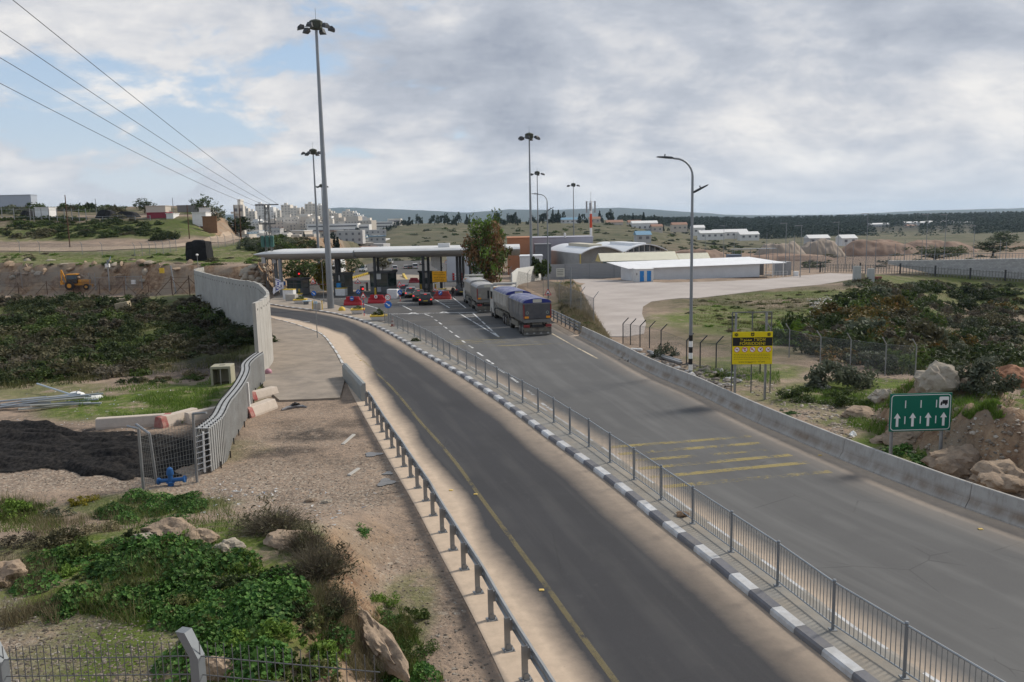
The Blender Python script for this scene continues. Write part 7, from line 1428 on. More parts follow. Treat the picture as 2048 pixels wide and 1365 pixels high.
NM = ['white three storey block at the end of the left hill', 'stepped tower behind the slim dark pole', 'wide pale tower behind the lattice pole', 'narrow tower between the lattice pole and the next wide tower', 'wide stepped tower in the middle of the skyline', 'slim sand coloured tower half behind its taller neighbour', 'tallest cream tower left of the tallest mast', 'pale tower right behind the tallest mast', 'low stepped tower right of the tallest mast', 'cream tower at the right end of the skyline row', 'stepped pale tower ending the skyline row', 'low sand coloured block between two towers at the right']
for (u0, u1, vt, vb, Y, st, c), lab in zip(TW, NM): tower(u0, u1, vt, vb, Y, lab, tw[c], st)
def longb(u0, u1, vt, vb, Y, label, m, floors=3):
    a, b = at(u0, vt, Y), at(u1, vt, Y); w = b.x - a.x; zg = H(a.x, Y) - 2; h = a.z - zg; t = thing('long_building', label, 'building', (a.x, Y, zg)); MB().box(0, w, 0, 14, 0, h).build('wall', m, t); vis = (vb - vt) * mpx(a); 
    for i in range(floors): z = h - vis * (i + .75) / floors; wn = MB(); wn.box(1, w - 1, -.2, -.02, z, z + vis / floors * .34); wn.build('window_band', dwin, t)
    return t
longb(614, 715, 449, 474, 740, 'long white building with dark window bands below the towers', tw[1]); t = longb(716, 738, 449.5, 470, 745, 'short white building right of the long banded one', tw[1], 2); longb(740, 786, 444, 456, 900, 'white school building on the ridge right of the towers', tw[1], 2); longb(775, 801, 438, 456, 905, 'taller white block at the end of the school building', tw[0], 2)
q = random.Random(77); low0 = None
for i in range(105):
    u = q.uniform(486, 770); v = q.uniform(452, 492) if u < 720 else q.uniform(468, 492); Y = np.interp(v, [450, 470, 492], [860, 620, 430]) * q.uniform(.95, 1.05); a = at(u, v, Y); zg = H(a.x, Y); 
    if a.z - zg > 14: zg = a.z - 14
    w = q.uniform(5, 16); h = max(q.uniform(3.5, 8), a.z - zg); t = thing('town_house', 'low pale house crowded below the apartment towers', 'house', (a.x, Y, zg - 1), q.uniform(-.4, .4), 'low houses of the town'); MB().box(-w / 2, w / 2, 0, 9, 0, h).build('wall', q.choice(tw), t); wn = MB()
    for j in range(max(2, int(w / 3.2))):
        for z in np.arange(h - 2.4, max(h - 9, .5), -3.0): x = -w / 2 + w * (j + .5) / max(2, int(w / 3.2)); wn.box(x - .55, x + .55, -.15, -.02, z, z + 1.2)
    wn.build('window_openings', dwin, t)
    if q.random() < .35: MB().box(-w / 2 - .3, w / 2 + .3, -.5, 9.3, h, h + .35).build('roof', q.choice([mat('roof_blue', (.16, .28, .38), .7), tw[1], mat('roof_rust', (.28, .16, .11), .8)]), t)

for i in range(40):
    u = q.uniform(484, 738); Y = q.uniform(800, 980); a = at(u, 440, Y); zg = H(a.x, Y); w = q.uniform(12, 30); h = q.uniform(7, 15); t = thing('town_block', 'mid height pale block stepping down the hill below the towers', 'building', (a.x, Y, zg - 1), q.uniform(-.5, .5), 'mid height blocks of the town'); mb = MB(); mb.box(-w / 2, w / 2, 0, 10, 0, h); mb.box(-w / 2 + 1, 0, 1, 9, h, h + q.uniform(0, 5)); mb.build('wall', q.choice(tw[:3]), t); wn = MB()
    for z in np.arange(h - 2.2, 1, -3.1):
        for j in range(int(w / 3.3)): x = -w / 2 + 1.8 + 3.3 * j; wn.box(x - .5, x + .5, -.15, -.02, z, z + 1.1)
    wn.build('window_openings', dwin, t)

q = random.Random(78)
for i, (u, v, w, h, Y, c, lab) in enumerate(((1230, 446, 22, 8, 700, 2, 'reddish villa group at the left of the ridge'), (1290, 449, 34, 10, 690, 1, 'widest white villa with two gables on the ridge'), (1270, 446, 18, 8, 720, 2, 'sand coloured villa behind the widest white one'), (1315, 453, 14, 6, 680, 2, 'small pinkish house right of the widest villa'), (1360, 450, 20, 7, 700, 2, 'tan house just left of the near lamp post'), (1398, 456, 15, 7, 650, 1, 'white house right of the near lamp post'), (1425, 465, 28, 5, 600, 1, 'row of white sheds left of the forest foot'), (1462, 463, 40, 5, 610, 1, 'longest white shed before the dark forest'), (1500, 467, 22, 4, 600, 1, 'low white shed at the right of the shed row'), (1140, 438, 26, 4, 760, 1, 'blue roofed pavilions on the ridge behind the masts'), (1190, 437, 16, 5, 760, 2, 'house with a brown roof left of the radio tower'), (1288, 467, 12, 4, 430, 3, 'small blue and white shed on the hillside'), (1835, 448, 60, 12, 1250, 1, 'big white factory block in the far forest'), (1880, 447, 70, 14, 1270, 1, 'longest white factory hall in the far forest'), (1760, 450, 46, 9, 1230, 3, 'grey roofed factory sheds in the far forest'), (1825, 453, 22, 9, 1200, 2, 'tan block below the factory halls'), (1930, 446, 40, 6, 1290, 3, 'pale low hall at the right end of the factory'), (1700, 474, 14, 4, 480, 1, 'white tent roof peeping over the spoil heaps'), (1640, 474, 20, 4, 500, 3, 'grey shed roof behind the spoil heaps'))):
    w *= .62; h *= .6; a = at(u, v - h / Y * F * .5, Y); zg = a.z - h; t = thing('far_house', lab, 'house', (a.x, Y, zg - 4)); MB().box(-w / 2, w / 2, 0, 10, 0, h + 2).build('wall', tw[c], t); mb = MB(); mb.loft([[(-w / 2 - .4, -.4, h + 2), (-w / 2 - .4, 5, h + 4), (-w / 2 - .4, 10.4, h + 2)], [(w / 2 + .4, -.4, h + 2), (w / 2 + .4, 5, h + 4), (w / 2 + .4, 10.4, h + 2)]]); mb.build('roof', mat('roof_blue', (.16, .28, .38), .7) if 'blue' in lab else (mat('roof_rust', (.28, .16, .11), .8) if c == 2 else tw[1]), t); wn = MB()
    for j in range(max(2, int(w / 4))): x = -w / 2 + w * (j + .5) / max(2, int(w / 4)); wn.box(x - .8, x + .8, -.15, -.02, h * .5 + 1, h * .5 + 2.4)
    wn.build('window_openings', dwin, t)
def shed(u0, u1, vt, vb, Y, m, label, name='shed', dpt=4, rz=0):
    a = at(u0, vb, Y); a.z = H(a.x + 1, Y) - .3; k = mpx(at(u0, vb, Y)); w = (u1 - u0) * k; h = at(u0, vt, Y).z - a.z; t = thing(name, label, 'shed', a, rz); MB().box(0, w, 0, dpt, 0, h - .15).build('wall', m, t); MB().bbox(-.15, w + .15, -.2, dpt + .2, h - .15, h, .03).build('roof', m, t); return t
shed(70, 98, 415, 429, 228, whitem, 'white and grey site cabin behind the stockade fence', 'site_cabin'); shed(294, 333, 425.5, 438, 222, mat('dark_red_sheet', (.25, .035, .055), .7, 0, .1), 'long dark red shed on the left hill'); shed(333, 347, 427, 439, 221, whitem, 'pale cabin beside the dark red shed', 'site_cabin'); shed(385, 412, 425, 442, 218, whitem, 'white hut at the top of the reddish cut', 'hut'); shed(292, 331, 412, 424, 240, tw[2], 'tan wall of sheets above the dark red shed'); shed(398, 420, 416, 424, 236, whitem, 'white cabin above the white hut', 'site_cabin'); shed(355, 398, 411, 424, 244, mat('grey_hut', (.22, .21, .2), .8, 0, .1), 'dark grey hut between the trees on the hill', 'hut'); shed(-20, 62, 391, 402, 300, mat('factory_grey', (.36, .40, .46), .7, 0, .06), 'large blue grey hall at the top left', 'hall'); shed(405, 433, 433, 443, 214, mat('rust_fence', (.2, .11, .06), .9, 0, .2), 'rusty board fence right of the white hut', 'board_fence', .2)
for u0, u1, vt, Y, lab in ((188, 222, 420, 226, 'black netted tent left of the longer one'), (225, 268, 423, 224, 'longer black netted tent on the left hill'), (35, 56, 421, 230, 'small black netted tent beside the site cabin')):
    a = at(u0, 432, Y); a.z = H(a.x, Y) - .2; k = mpx(at(u0, 432, Y)); w = (u1 - u0) * k; h = at(u0, vt, Y).z - a.z; t = thing('net_tent', lab, 'tent', a); mb = MB(); mb.loft([[(w * f, 0, 0), (w * f, 1.5, h * g), (w * f, 4, h * g), (w * f, 5.5, 0)] for f, g in ((0, .3), (.1, .8), (.3, 1), (.6, .97), (.85, .8), (1, .35))]); mb.build('net_cover', mat('black_net', (0, 0, 0)), t)
fp = [Vector((at(u, 432, Y).x, Y, H(at(u, 432, Y).x, Y))) for u, Y in ((-10, 224), (4, 224), (28, 223), (60, 223), (67, 222), (83, 222), (98, 222), (114, 222), (129, 221), (144, 221), (158, 221), (172, 221), (205, 220), (235, 220), (270, 219), (300, 219))]; t = thing('stockade_fence', 'galvanised frame fence with tall posts along the left hilltop', 'fence', fp[0]); o0 = fp[0]
for i, p in enumerate(fp): MB().tube(p - o0, p - o0 + Vector((0, 0, 3.4 if i < 12 else 1.4)), .11, 5).build('post', galv, t)
mb = MB()
for i, (a, b) in enumerate(zip(fp, fp[1:])):
    for z in ((1.0, 3.0) if i < 11 else (1.3, .7)): mb.tube(a - o0 + Vector((0, 0, z)), b - o0 + Vector((0, 0, z)), .06, 4)
mb.build('rails', galv, t)
for u, vt, lab in ((193, 398, 'thin antenna pole left of the round tree'), (347, 396, 'thin antenna pole between the two hilltop trees'), (385, 397, 'thin pole just left of the tall hilltop tree')):
    a = at(u, 425, 240); a.z = H(a.x, 240); tag(MB().tube((0, 0, 0), (0, 0, at(u, vt, 240).z - a.z), .08, 5).build('antenna_pole', pole_m, None, a), lab, 'pole')
def leaves(n, clumps, R, size, seed, flat=1.0, dome=True, asp=1.6, up=.3, shell=.55, elong=None):
    """many small leaf faces gathered in clumps through an uneven volume"""
    g = np.random.RandomState(seed); C = g.normal(size=(clumps, 3)); C /= np.linalg.norm(C, axis=1)[:, None] + 1e-9
    if dome: C[:, 2] = np.abs(C[:, 2])
    C *= (shell + (1 - shell) * g.rand(clumps, 1)) * np.array([1, 1, flat]); C *= .82 + .36 * g.rand(clumps, 1)
    ci = g.randint(0, clumps, n); rad = (.16 + .22 * g.rand(clumps))[ci]; o = g.normal(size=(n, 3)); o /= np.linalg.norm(o, axis=1)[:, None]; P = (C[ci] + o * rad[:, None] * (g.rand(n, 1) ** .45) * np.array([1, 1, .8])) * R
    if dome: P[:, 2] = np.abs(P[:, 2]) * .98
    nn = g.normal(size=(n, 3)) + o * 1.2; nn[:, 2] += up; nn /= np.linalg.norm(nn, axis=1)[:, None]; t = g.normal(size=(n, 3)); t -= nn * (t * nn).sum(1)[:, None]; t /= np.linalg.norm(t, axis=1)[:, None]; b = np.cross(nn, t)
    s = size * (.6 + .8 * g.rand(n, 1)); t *= s * asp; b *= s
    V = np.stack([P - t, P - b * .7 + nn * s * .15, P + t, P + b * .7 + nn * s * .15], 1).reshape(-1, 3); return V, np.arange(4 * n).reshape(n, 4)
def twigs(n, R, seed, wid=.012, flat=.8, up=.6, ln=.7, spread=.15):
    g = np.random.RandomState(seed); a = g.rand(n) * 2 * math.pi; r = spread * np.sqrt(g.rand(n)); B = np.c_[np.cos(a) * r, np.sin(a) * r, np.zeros(n)]; d = g.normal(size=(n, 3)); d[:, 2] = np.abs(d[:, 2]) + up; d /= np.linalg.norm(d, axis=1)[:, None]; T = B + d * (ln + (1 - ln) * g.rand(n, 1)) * np.array([1, 1, flat]); M_ = (B + T) / 2 + g.normal(size=(n, 3)) * .05; sd = np.cross(d, g.normal(size=(n, 3))); sd /= np.linalg.norm(sd, axis=1)[:, None]; sd *= wid
    B, T, M_ = B * R, T * R, M_ * R; V = np.stack([B - sd, B + sd, M_ + sd * .7, M_ - sd * .7, T], 1).reshape(-1, 3); i = np.arange(n)[:, None] * 5; Fq = np.concatenate([i + np.array([[0, 1, 2, 3]]), i + np.array([[3, 2, 4, 4]])], 0); return V, np.concatenate([i + np.array([[0, 1, 2]]), i + np.array([[0, 2, 3]]), i + np.array([[3, 2, 4]])], 0)
LM = dict(dark=leafmat('leaf_dark', (.022, .036, .012), (.065, .085, .03)), meadow=leafmat('leaf_meadow', (.07, .085, .026), (.15, .155, .055), (.28, .24, .13)), mid=leafmat('leaf_mid', (.032, .055, .013), (.09, .125, .03)), olive=leafmat('leaf_olive', (.06, .072, .045), (.15, .165, .11)), orange=leafmat('leaf_orange', (.05, .05, .015), (.14, .10, .025), (.22, .10, .03)), brown=leafmat('leaf_brown', (.055, .052, .028), (.12, .11, .058)), grass=leafmat('leaf_grass', (.07, .13, .02), (.17, .26, .045)), mallow=leafmat('leaf_mallow', (.022, .07, .014), (.085, .18, .035), (.19, .26, .09)), dry=leafmat('leaf_dry', (.13, .11, .065), (.26, .22, .13)), twig=leafmat('twig_grey', (.06, .052, .036), (.14, .12, .085)), red=leafmat('leaf_rust', (.16, .085, .035), (.34, .19, .085)), pine=leafmat('leaf_pine', (.010, .022, .014), (.03, .05, .03)), yellow=leafmat('leaf_yellow', (.10, .10, .012), (.3, .24, .02)))
bark = mat('bark', (.06, .045, .035), .9, 0, .3, 5)
PROTO = {}
def bushmesh(kind, var, n=900, size=.06, flat=.75, R=1.0, clumps=22):
    k = (kind, var, n)
    if k in PROTO: return PROTO[k]
    seed = sum(map(ord, kind)) * 13 + var; V, Fq = leaves(n, clumps, R, size, seed, flat); PROTO[k] = npmesh(kind + '_foliage', V, Fq, LM[kind]); return PROTO[k]
SH = {}
def bush(name, P, r, kind, label, group, hz=1.0, n=900, size=.06, var=None):
    v = rnd.randrange(4) if var is None else var; o = bpy.data.objects.new(name, bushmesh(kind, v, n, size)); COL.objects.link(o); o.location = P; o.rotation_euler.z = rnd.uniform(0, 6.28); o.scale = (r * rnd.uniform(.85, 1.2), r * rnd.uniform(.85, 1.2), r * hz); return tag(o, label, 'bush', group)
q = random.Random(21)
def scatter(poly, n, name, kinds, rr, label, group, hz=(.7, 1.1), zmin=None, nleaf=700, size=.07, mind=.55, avoid=True):
    pts = []; us = [p[0] for p in poly]; vs = [p[1] for p in poly]; tries = 0
    while len(pts) < n and tries < n * 30:
        tries += 1; u, v = q.uniform(min(us), max(us)), q.uniform(min(vs), max(vs))
        if not inpoly([u], [v], poly)[0]: continue
        P = G(u, v)
        r = q.uniform(*rr) 
        if any((P - a).length < mind * (r + b) for a, b in pts): continue
        if pavedist([P.x], [P.y])[0] < r * .8: continue
        pts.append((P, r)); kd = q.choice(kinds); bush(name, P - Vector((0, 0, .12 * r)), r, kd, label[kd] if isinstance(label, dict) else label, group if not isinstance(label, dict) else group + ', ' + kd, q.uniform(*hz), nleaf, size)
BL = lambda pl: {'dark': 'dark green bush ' + pl, 'mid': 'mid green bush ' + pl, 'brown': 'brownish dry bush ' + pl, 'olive': 'grey green olive like shrub ' + pl, 'orange': 'orange tinged bush ' + pl, 'red': 'rust red bush ' + pl, 'twig': 'bare twiggy bush ' + pl, 'dry': 'pale dry grass clump ' + pl, 'grass': 'fresh green weed clump ' + pl, 'meadow': 'yellowing green weed clump ' + pl}
scatter([(0, 605), (180, 600), (385, 612), (498, 640), (505, 720), (420, 700), (300, 735), (150, 770), (0, 770)], 200, 'scrub_bush', ['dark', 'dark', 'mid', 'brown', 'brown', 'dark', 'twig'], (.9, 2.1), BL('in the scrub field left of the curved wall'), 'scrub field bushes', (.55, .95), nleaf=1100, size=.055, mind=.3)
scatter([(0, 735), (150, 735), (230, 715), (330, 740), (420, 755), (430, 770), (300, 775), (180, 760), (0, 775)], 22, 'scrub_bush', ['brown', 'dry', 'mid', 'dark'], (.5, 1.0), BL('along the near edge of the scrub field'), 'near scrub bushes', (.6, 1.0))
scatter([(0, 598), (380, 600), (380, 615), (0, 612)], 26, 'scrub_bush', ['brown', 'dry', 'mid'], (.5, 1.1), BL('below the braced fence'), 'bushes below the braced fence', (.5, .9))
scatter([(1640, 640), (1700, 600), (1790, 570), (1900, 575), (2048, 590), (2048, 740), (1900, 735), (1800, 745), (1680, 735), (1600, 700), (1580, 670)], 190, 'valley_bush', ['dark', 'dark', 'dark', 'mid', 'brown', 'orange', 'olive', 'dark', 'twig'], (1.0, 2.8), BL('in the valley on the right'), 'valley bushes', (.75, 1.2), nleaf=1100, size=.055, mind=.38)
scatter([(1380, 605), (1560, 590), (1700, 575), (1720, 590), (1640, 630), (1560, 690), (1400, 650), (1370, 620)], 100, 'slope_bush', ['mid', 'grass', 'brown', 'dry', 'meadow', 'meadow'], (.25, .85), BL('on the grassy slope below the yard'), 'grassy slope bushes', (.4, .7), mind=.7)
scatter([(1120, 575), (1140, 565), (1180, 640), (1215, 680), (1240, 690), (1220, 705), (1160, 660), (1120, 610)], 34, 'bank_bush', ['brown', 'dark', 'mid', 'dry', 'brown'], (.4, 1.0), BL('on the bank between ramp and barrier'), 'bank bushes', (.5, .9), mind=.5)
for u, v, r, kd, hz_, lab, n, s_ in ((1670, 772, 1.9, 'olive', 1.1, 'large grey green shrub left of the big boulder', 2600, .04), (1965, 770, 1.7, 'olive', 1.0, 'large grey green shrub right of the big boulder', 2600, .04), (1598, 800, 1.15, 'mid', .8, 'round green broom bush nearest the yellow sign', 2600, .035), (1680, 805, 1.1, 'mid', .85, 'round green broom bush right of the one by the yellow sign', 2600, .035), (1580, 827, .62, 'mallow', .4, 'low leafy plant behind the barrier below the broom bushes', 900, .07), (1448, 755, .75, 'mid', .7, 'green bush at the foot of the yellow sign', 1400, .045), (1330, 715, 1.2, 'olive', 1.1, 'leggy shrub beside the low black post fence', 700, .05), (1575, 690, 1.5, 'grass', .8, 'low green shrub at the foot of the young palm', 900, .05), (1800, 905, .7, 'mallow', .8, 'dark leafy weed between the posts of the green sign', 900, .06), (1860, 925, .8, 'mallow', .6, 'green weed under the right end of the green sign', 900, .06),
                               (335, 480, 3.4, 'dark', 1.05, 'large round dark bush at the foot of the reddish cut', 3000, .04), (505, 498, 3.0, 'olive', 1.0, 'grey green bush at the bend of the dirt track', 2000, .045), (528, 500, 2.6, 'dark', 1.0, 'dark bush right behind the lattice pole', 1500, .05), (560, 497, 2.8, 'mid', 1.0, 'green bush above the left canopy tip', 1500, .05),
                               (248, 608, 1.3, 'mid', 1.0, 'green pampas like bush by the tan slabs', 1800, .05), (465, 690, 1.5, 'dark', 1.3, 'dark leafy shrub against the curved wall', 1800, .05),
                               (20, 1035, .75, 'grass', 1.1, 'bright green bush at the left edge of the gravel', 2200, .045), (60, 1020, .6, 'mid', .8, 'green bush right of the left edge one', 1600, .045), (165, 1005, .55, 'yellow', .9, 'yellow flowering weed by the gravel', 1300, .04), (110, 1030, .6, 'olive', .7, 'grey green thistle by the yellow flowering weed', 900, .06), (715, 1058, .45, 'mallow', .55, 'low leafy plant alone on the gravel beside the guardrail', 800, .055), (838, 1310, .55, 'mid', .9, 'green weed at the edge of the sandy verge', 1600, .032), (790, 1270, .6, 'mid', .9, 'leafy weed beside the earth edge', 1700, .035), (760, 1215, .55, 'grass', .9, 'tall green weed above the sandy verge', 1500, .035), (825, 1240, .4, 'mid', 1.1, 'thin green weed nearest the guardrail', 700, .03), (120, 1085, .75, 'brown', .8, 'brown dry bush on the left of the green mound', 1800, .04), (190, 1065, .6, 'dry', .8, 'dry straw clump on the left of the green mound', 1400, .04), (40, 1090, .6, 'twig', .9, 'bare twig bush at the left edge of the picture', 900, .04)):
    P = G(u, v); bush('shrub', P - Vector((0, 0, .1)), r, kd, lab, None, hz_, n, s_)
def twigbush(u, v, r, h, label, seed, m='twig', n=1500):
    P = G(u, v); t = thing('dry_shrub', label, 'bush', P); V, Fq = twigs(n, 1.0, seed, .006, .8, .35, .55, .35); V = V * np.array([r, r, h]); obj('twigs', npmesh('twigs', V, Fq, LM[m]), t); V, Fq = leaves(n // 2, 26, 1.0, .022, seed + 1, .8, asp=2.2); obj('dry_foliage', npmesh('dry_foliage', V * np.array([r * .95, r * .95, h]), Fq, LM['brown']), t)
twigbush(545, 1062, 1.25, .95, 'wide dry brown shrub at the back of the green mound', 4); twigbush(640, 1150, 1.05, 1.25, 'tall grey dry shrub at the right of the green mound', 5); twigbush(610, 1100, .8, .9, 'dry brown shrub between its two larger neighbours', 6); twigbush(665, 1225, .7, .8, 'grey dry shrub by the earth edge above the sandy verge', 7)
def mallow(seed, n=230, R=.6, h=.42):
    g = np.random.RandomState(seed); V = []; Fq = []; 
    for i in range(n):
        a = g.rand() * 6.283; r = R * math.sqrt(g.rand()); z = h * (1 - (r / R) ** 2 * .75) * (.45 + .55 * g.rand()); c = np.array([math.cos(a) * r, math.sin(a) * r, z]); s = .028 + .045 * g.rand(); nn = np.array([g.normal() * .45 + math.cos(a) * r, g.normal() * .45 + math.sin(a) * r - .25, 1.0]); nn /= np.linalg.norm(nn); t = np.cross(nn, g.normal(size=3)); t /= np.linalg.norm(t); b = np.cross(nn, t); o = len(V)
        for k in range(7): th = 2 * math.pi * k / 7; rr = s * (1 if k % 2 else .78); V.append(c + t * math.cos(th) * rr + b * math.sin(th) * rr + nn * (.012 if k % 2 else -.004))
        V.append(c - nn * .012)
        for k in range(7): Fq.append((o + 7, o + k, o + (k + 1) % 7))
        V += [c - nn * .01, c - nn * .01 + t * .006, np.array([c[0] * .6, c[1] * .6, 0])]; Fq.append((o + 8, o + 9, o + 10))
    return npmesh('mallow_leaves', np.array(V), np.array(Fq), LM['mallow'])
MM = [mallow(s) for s in range(5)]; cnt = 0
def mallows(poly, n, sc, lab, grp):
    us = [p[0] for p in poly]; vs = [p[1] for p in poly]; k = 0; tr = 0
    while k < n and tr < 4000:
        tr += 1; u, v = q.uniform(min(us), max(us)), q.uniform(min(vs), max(vs))
        if not inpoly([u], [v], poly)[0]: continue
        P = G(u, v)
        if float(fbm(P.x, P.y, 1.3, 3)) < -.22: continue
        o = obj('mallow_plant', q.choice(MM), None, P - Vector((0, 0, .04)), q.uniform(0, 6.28)); s = q.uniform(*sc); o.scale = (s, s, s * q.uniform(.8, 1.35)); tag(o, lab, 'plant', grp); k += 1
mallows([(80, 1130), (200, 1080), (330, 1075), (440, 1085), (560, 1150), (640, 1230), (690, 1340), (420, 1365), (330, 1320), (420, 1270), (300, 1235), (120, 1215), (70, 1175)], 100, (.4, 1.1), 'lobed dark green mallow plant in the thicket on the mound', 'mallow thicket on the mound')
mallows([(225, 1000), (390, 985), (410, 1015), (330, 1060), (210, 1050)], 26, (.5, .85), 'mallow plant behind the gravel heap', 'mallows behind the gravel heap')
mallows([(740, 1190), (790, 1230), (870, 1340), (850, 1365), (760, 1365), (730, 1260)], 26, (.35, .7), 'small mallow at the foot of the earth edge', 'mallows below the earth edge')
mallows([(80, 1210), (130, 1215), (140, 1260), (90, 1245)], 6, (.4, .6), 'small mallow left of the thicket', 'small mallows left of the thicket')
scatter([(90, 1120), (330, 1065), (560, 1130), (680, 1250), (700, 1360), (430, 1365), (330, 1250), (110, 1215)], 60, 'weed', ['grass', 'mid', 'meadow', 'grass', 'dark'], (.18, .5), {'grass': 'small fresh green weed among the mallows', 'mid': 'small mid green weed among the mallows', 'meadow': 'small yellowing weed among the mallows', 'dark': 'small dark weed among the mallows'}, 'weeds among the mallows', (.7, 1.3), nleaf=700, size=.05, mind=.3)
def tree(P, h, R, label, kinds, seed, n=2600, size=.16, trunk=.16, sparse=.5, name='broadleaf_tree', flat=1.0, clear=.3, group=None, limbs=9):
    t = thing(name, label, 'tree', P, 0, group); g = random.Random(seed); mb = MB(); c0 = Vector((0, 0, h * clear)); mb.path([(0, 0, -.3), (g.uniform(-.1, .1), 0, h * clear * .6), (g.uniform(-.2, .2), g.uniform(-.2, .2), h * clear), (g.uniform(-.3, .3), 0, h * .8)], [trunk * 1.25, trunk, trunk * .8, trunk * .2], 8); tips = []
    for i in range(limbs):
        a = 6.283 * i / limbs + g.uniform(-.3, .3); z = h * (clear + (.9 - clear) * g.random()); e = Vector((math.cos(a) * R * g.uniform(.5, .9), math.sin(a) * R * g.uniform(.5, .9), min(h * .97, z + h * .2 * g.random()))); s = Vector((0, 0, h * clear * .8 + (z - h * clear) * .4)); mb.path([s, s.lerp(e, .5) + Vector((0, 0, .1 * h * .3)), e], [trunk * .45, trunk * .28, trunk * .1], 5)
    mb.build('trunk', bark, t, smooth=50)
    for j, (kd, f) in enumerate(kinds):
        V, Fq = leaves(int(n * f), int(30 * sparse * 2 * f) + 8, 1.0, size / R, seed + j, 1.0, False, 1.5, .3, .35); V = V * np.array([R, R, h * (1 - clear) / 2 * 1.08]) + np.array([0, 0, h * (clear + (1 - clear) / 2)]); obj('crown', npmesh('crown', V, Fq, LM[kd]), t)
    return t
P = G(979, 573); k = mpx(P); P = at(979, 568, 113); P.z = H(P.x, P.y); tree(P, (at(985, 438, 113).z - P.z), 3.3, 'leafy tree turning orange in front of the right end of the canopy', [('mid', .45), ('red', .7), ('grass', .4), ('orange', .2)], 11, 3400, .13, .3, .9, clear=.22, limbs=12)
for u, v, vt, Y, r, kd, lab, seed in ((290, 428, 398, 245, 3.4, 'dark', 'round dark tree on the left hilltop', 3), (407, 428, 391, 240, 3.2, 'mid', 'tall green tree on the left hilltop', 4), (432, 432, 410, 238, 3.0, 'olive', 'grey green tree right of the tall hilltop one', 5), (610, 545, 512, 150, 4.0, 'mid', 'wide green tree under the left canopy wing', 6), (590, 545, 515, 152, 3.2, 'mid', 'smaller green tree left of the wide one under the canopy', 16), (704, 545, 512, 215, 3.5, 'mid', 'green tree beyond the canopy beside the far van', 7), (640, 545, 515, 165, 3.0, 'dark', 'dark tree behind the second mast', 8), (645, 549, 532, 140, 1.2, 'yellow', 'small yellow flowering tree left of the tallest mast', 9), (765, 527, 512, 250, 3.0, 'brown', 'brownish tree in the far road bend', 10), (1868, 545, 489, 260, 9, 'dark', 'broad dark tree behind the stone clad wall', 12), (1985, 525, 478, 300, 8, 'dark', 'dark round tree at the right above the retaining wall', 13), (2005, 500, 462, 420, 7, 'dark', 'dark tall tree at the far right', 14), (1915, 515, 492, 300, 4, 'mid', 'small green tree left of the dark round one', 15), (480, 470, 435, 320, 5, 'dark', 'dark conifer beside the white three storey block', 17), (1085, 548, 520, 158, 1.6, 'mid', 'leafy sapling behind the pale wall', 18), (1072, 545, 518, 160, 1.0, 'dark', 'slim dark cypress at the foot of the mast behind the wall', 19)):
    P = at(u, v, Y); P.z = H(P.x, Y); h = at(u, vt, Y).z - P.z; tree(P, max(h, 2), r, lab, [(kd, 1)], seed, 900 if r < 5 else 1500, .2 if r < 5 else .4, .15 * r / 3, .8, clear=.2 if h > 5 else .12)
def conifer(P, h, r, seed): 
    g = np.random.RandomState(seed); n = 420; z = g.rand(n) ** 1.1; rr = (1 - z) * (.4 + .6 * g.rand(n)) + .03; a = g.rand(n) * 6.283; Pn = np.c_[np.cos(a) * rr * r, np.sin(a) * rr * r, z * h * .95 + h * .05]; s = .05 * h * (.5 + g.rand(n, 1)); d = g.normal(size=(n, 3)); d /= np.linalg.norm(d, axis=1)[:, None]; e = np.cross(d, g.normal(size=(n, 3))); e /= np.linalg.norm(e, axis=1)[:, None]; V = np.stack([Pn - d * s, Pn + e * s * .6, Pn + d * s, Pn - e * s * .6], 1).reshape(-1, 3); return V, np.arange(4 * n).reshape(n, 4)
CM = [npmesh('conifer_crown', *conifer(None, 1, .2, s), LM['pine']) for s in range(3)]; BM = [bushmesh('pine', s, 420, .09, 1.0) for s in range(3)]
def ctree(P, h, kind, label, group, w=1.0):
    t = thing('cypress_tree' if kind == 'c' else 'round_tree', label, 'tree', P, q.uniform(0, 6.28), group); MB().tube((0, 0, -.5), (0, 0, h * .4), h * .025, 5).build('trunk', bark, t)
    o = obj('crown', q.choice(CM if kind == 'c' else BM), t); o.scale = (h * w, h * w, h) if kind == 'c' else (h * .42 * w, h * .42 * w, h * .78); o.location.z = h * .06 if kind == 'c' else h * .22
for u, vb, vt, Y, kd, lab in ((610, 505, 465, 260, 'c', 'tallest cypress above the left canopy wing'), (619, 505, 470, 255, 'r', 'round dark tree right of the tallest cypress'), (627, 505, 472, 265, 'r', 'second round dark tree right of the tallest cypress'), (651, 508, 474, 250, 'c', 'cypress just left of the tallest mast above the canopy'), (670, 505, 476, 270, 'c', 'thin cypress right of the tallest mast'), (676, 505, 478, 272, 'c', 'cypress at the right of the row above the canopy')):
    P = at(u, vb, Y); P.z = H(P.x, Y) - 1; ctree(P, at(u, vt, Y).z - P.z, kd, lab, None)
for i in range(90):
    u = q.uniform(800, 1420); Y = q.uniform(740, 880); x = (u - CU) / F * Y; P = Vector((x, Y, H(x, Y) - .5)); big = q.random() < .3; ctree(P, q.uniform(8, 14) if big else q.uniform(3.5, 7), 'c' if q.random() < .35 else 'r', 'distant dark tree on the skyline of the central ridge', 'skyline trees of the central ridge', q.uniform(.8, 1.3))
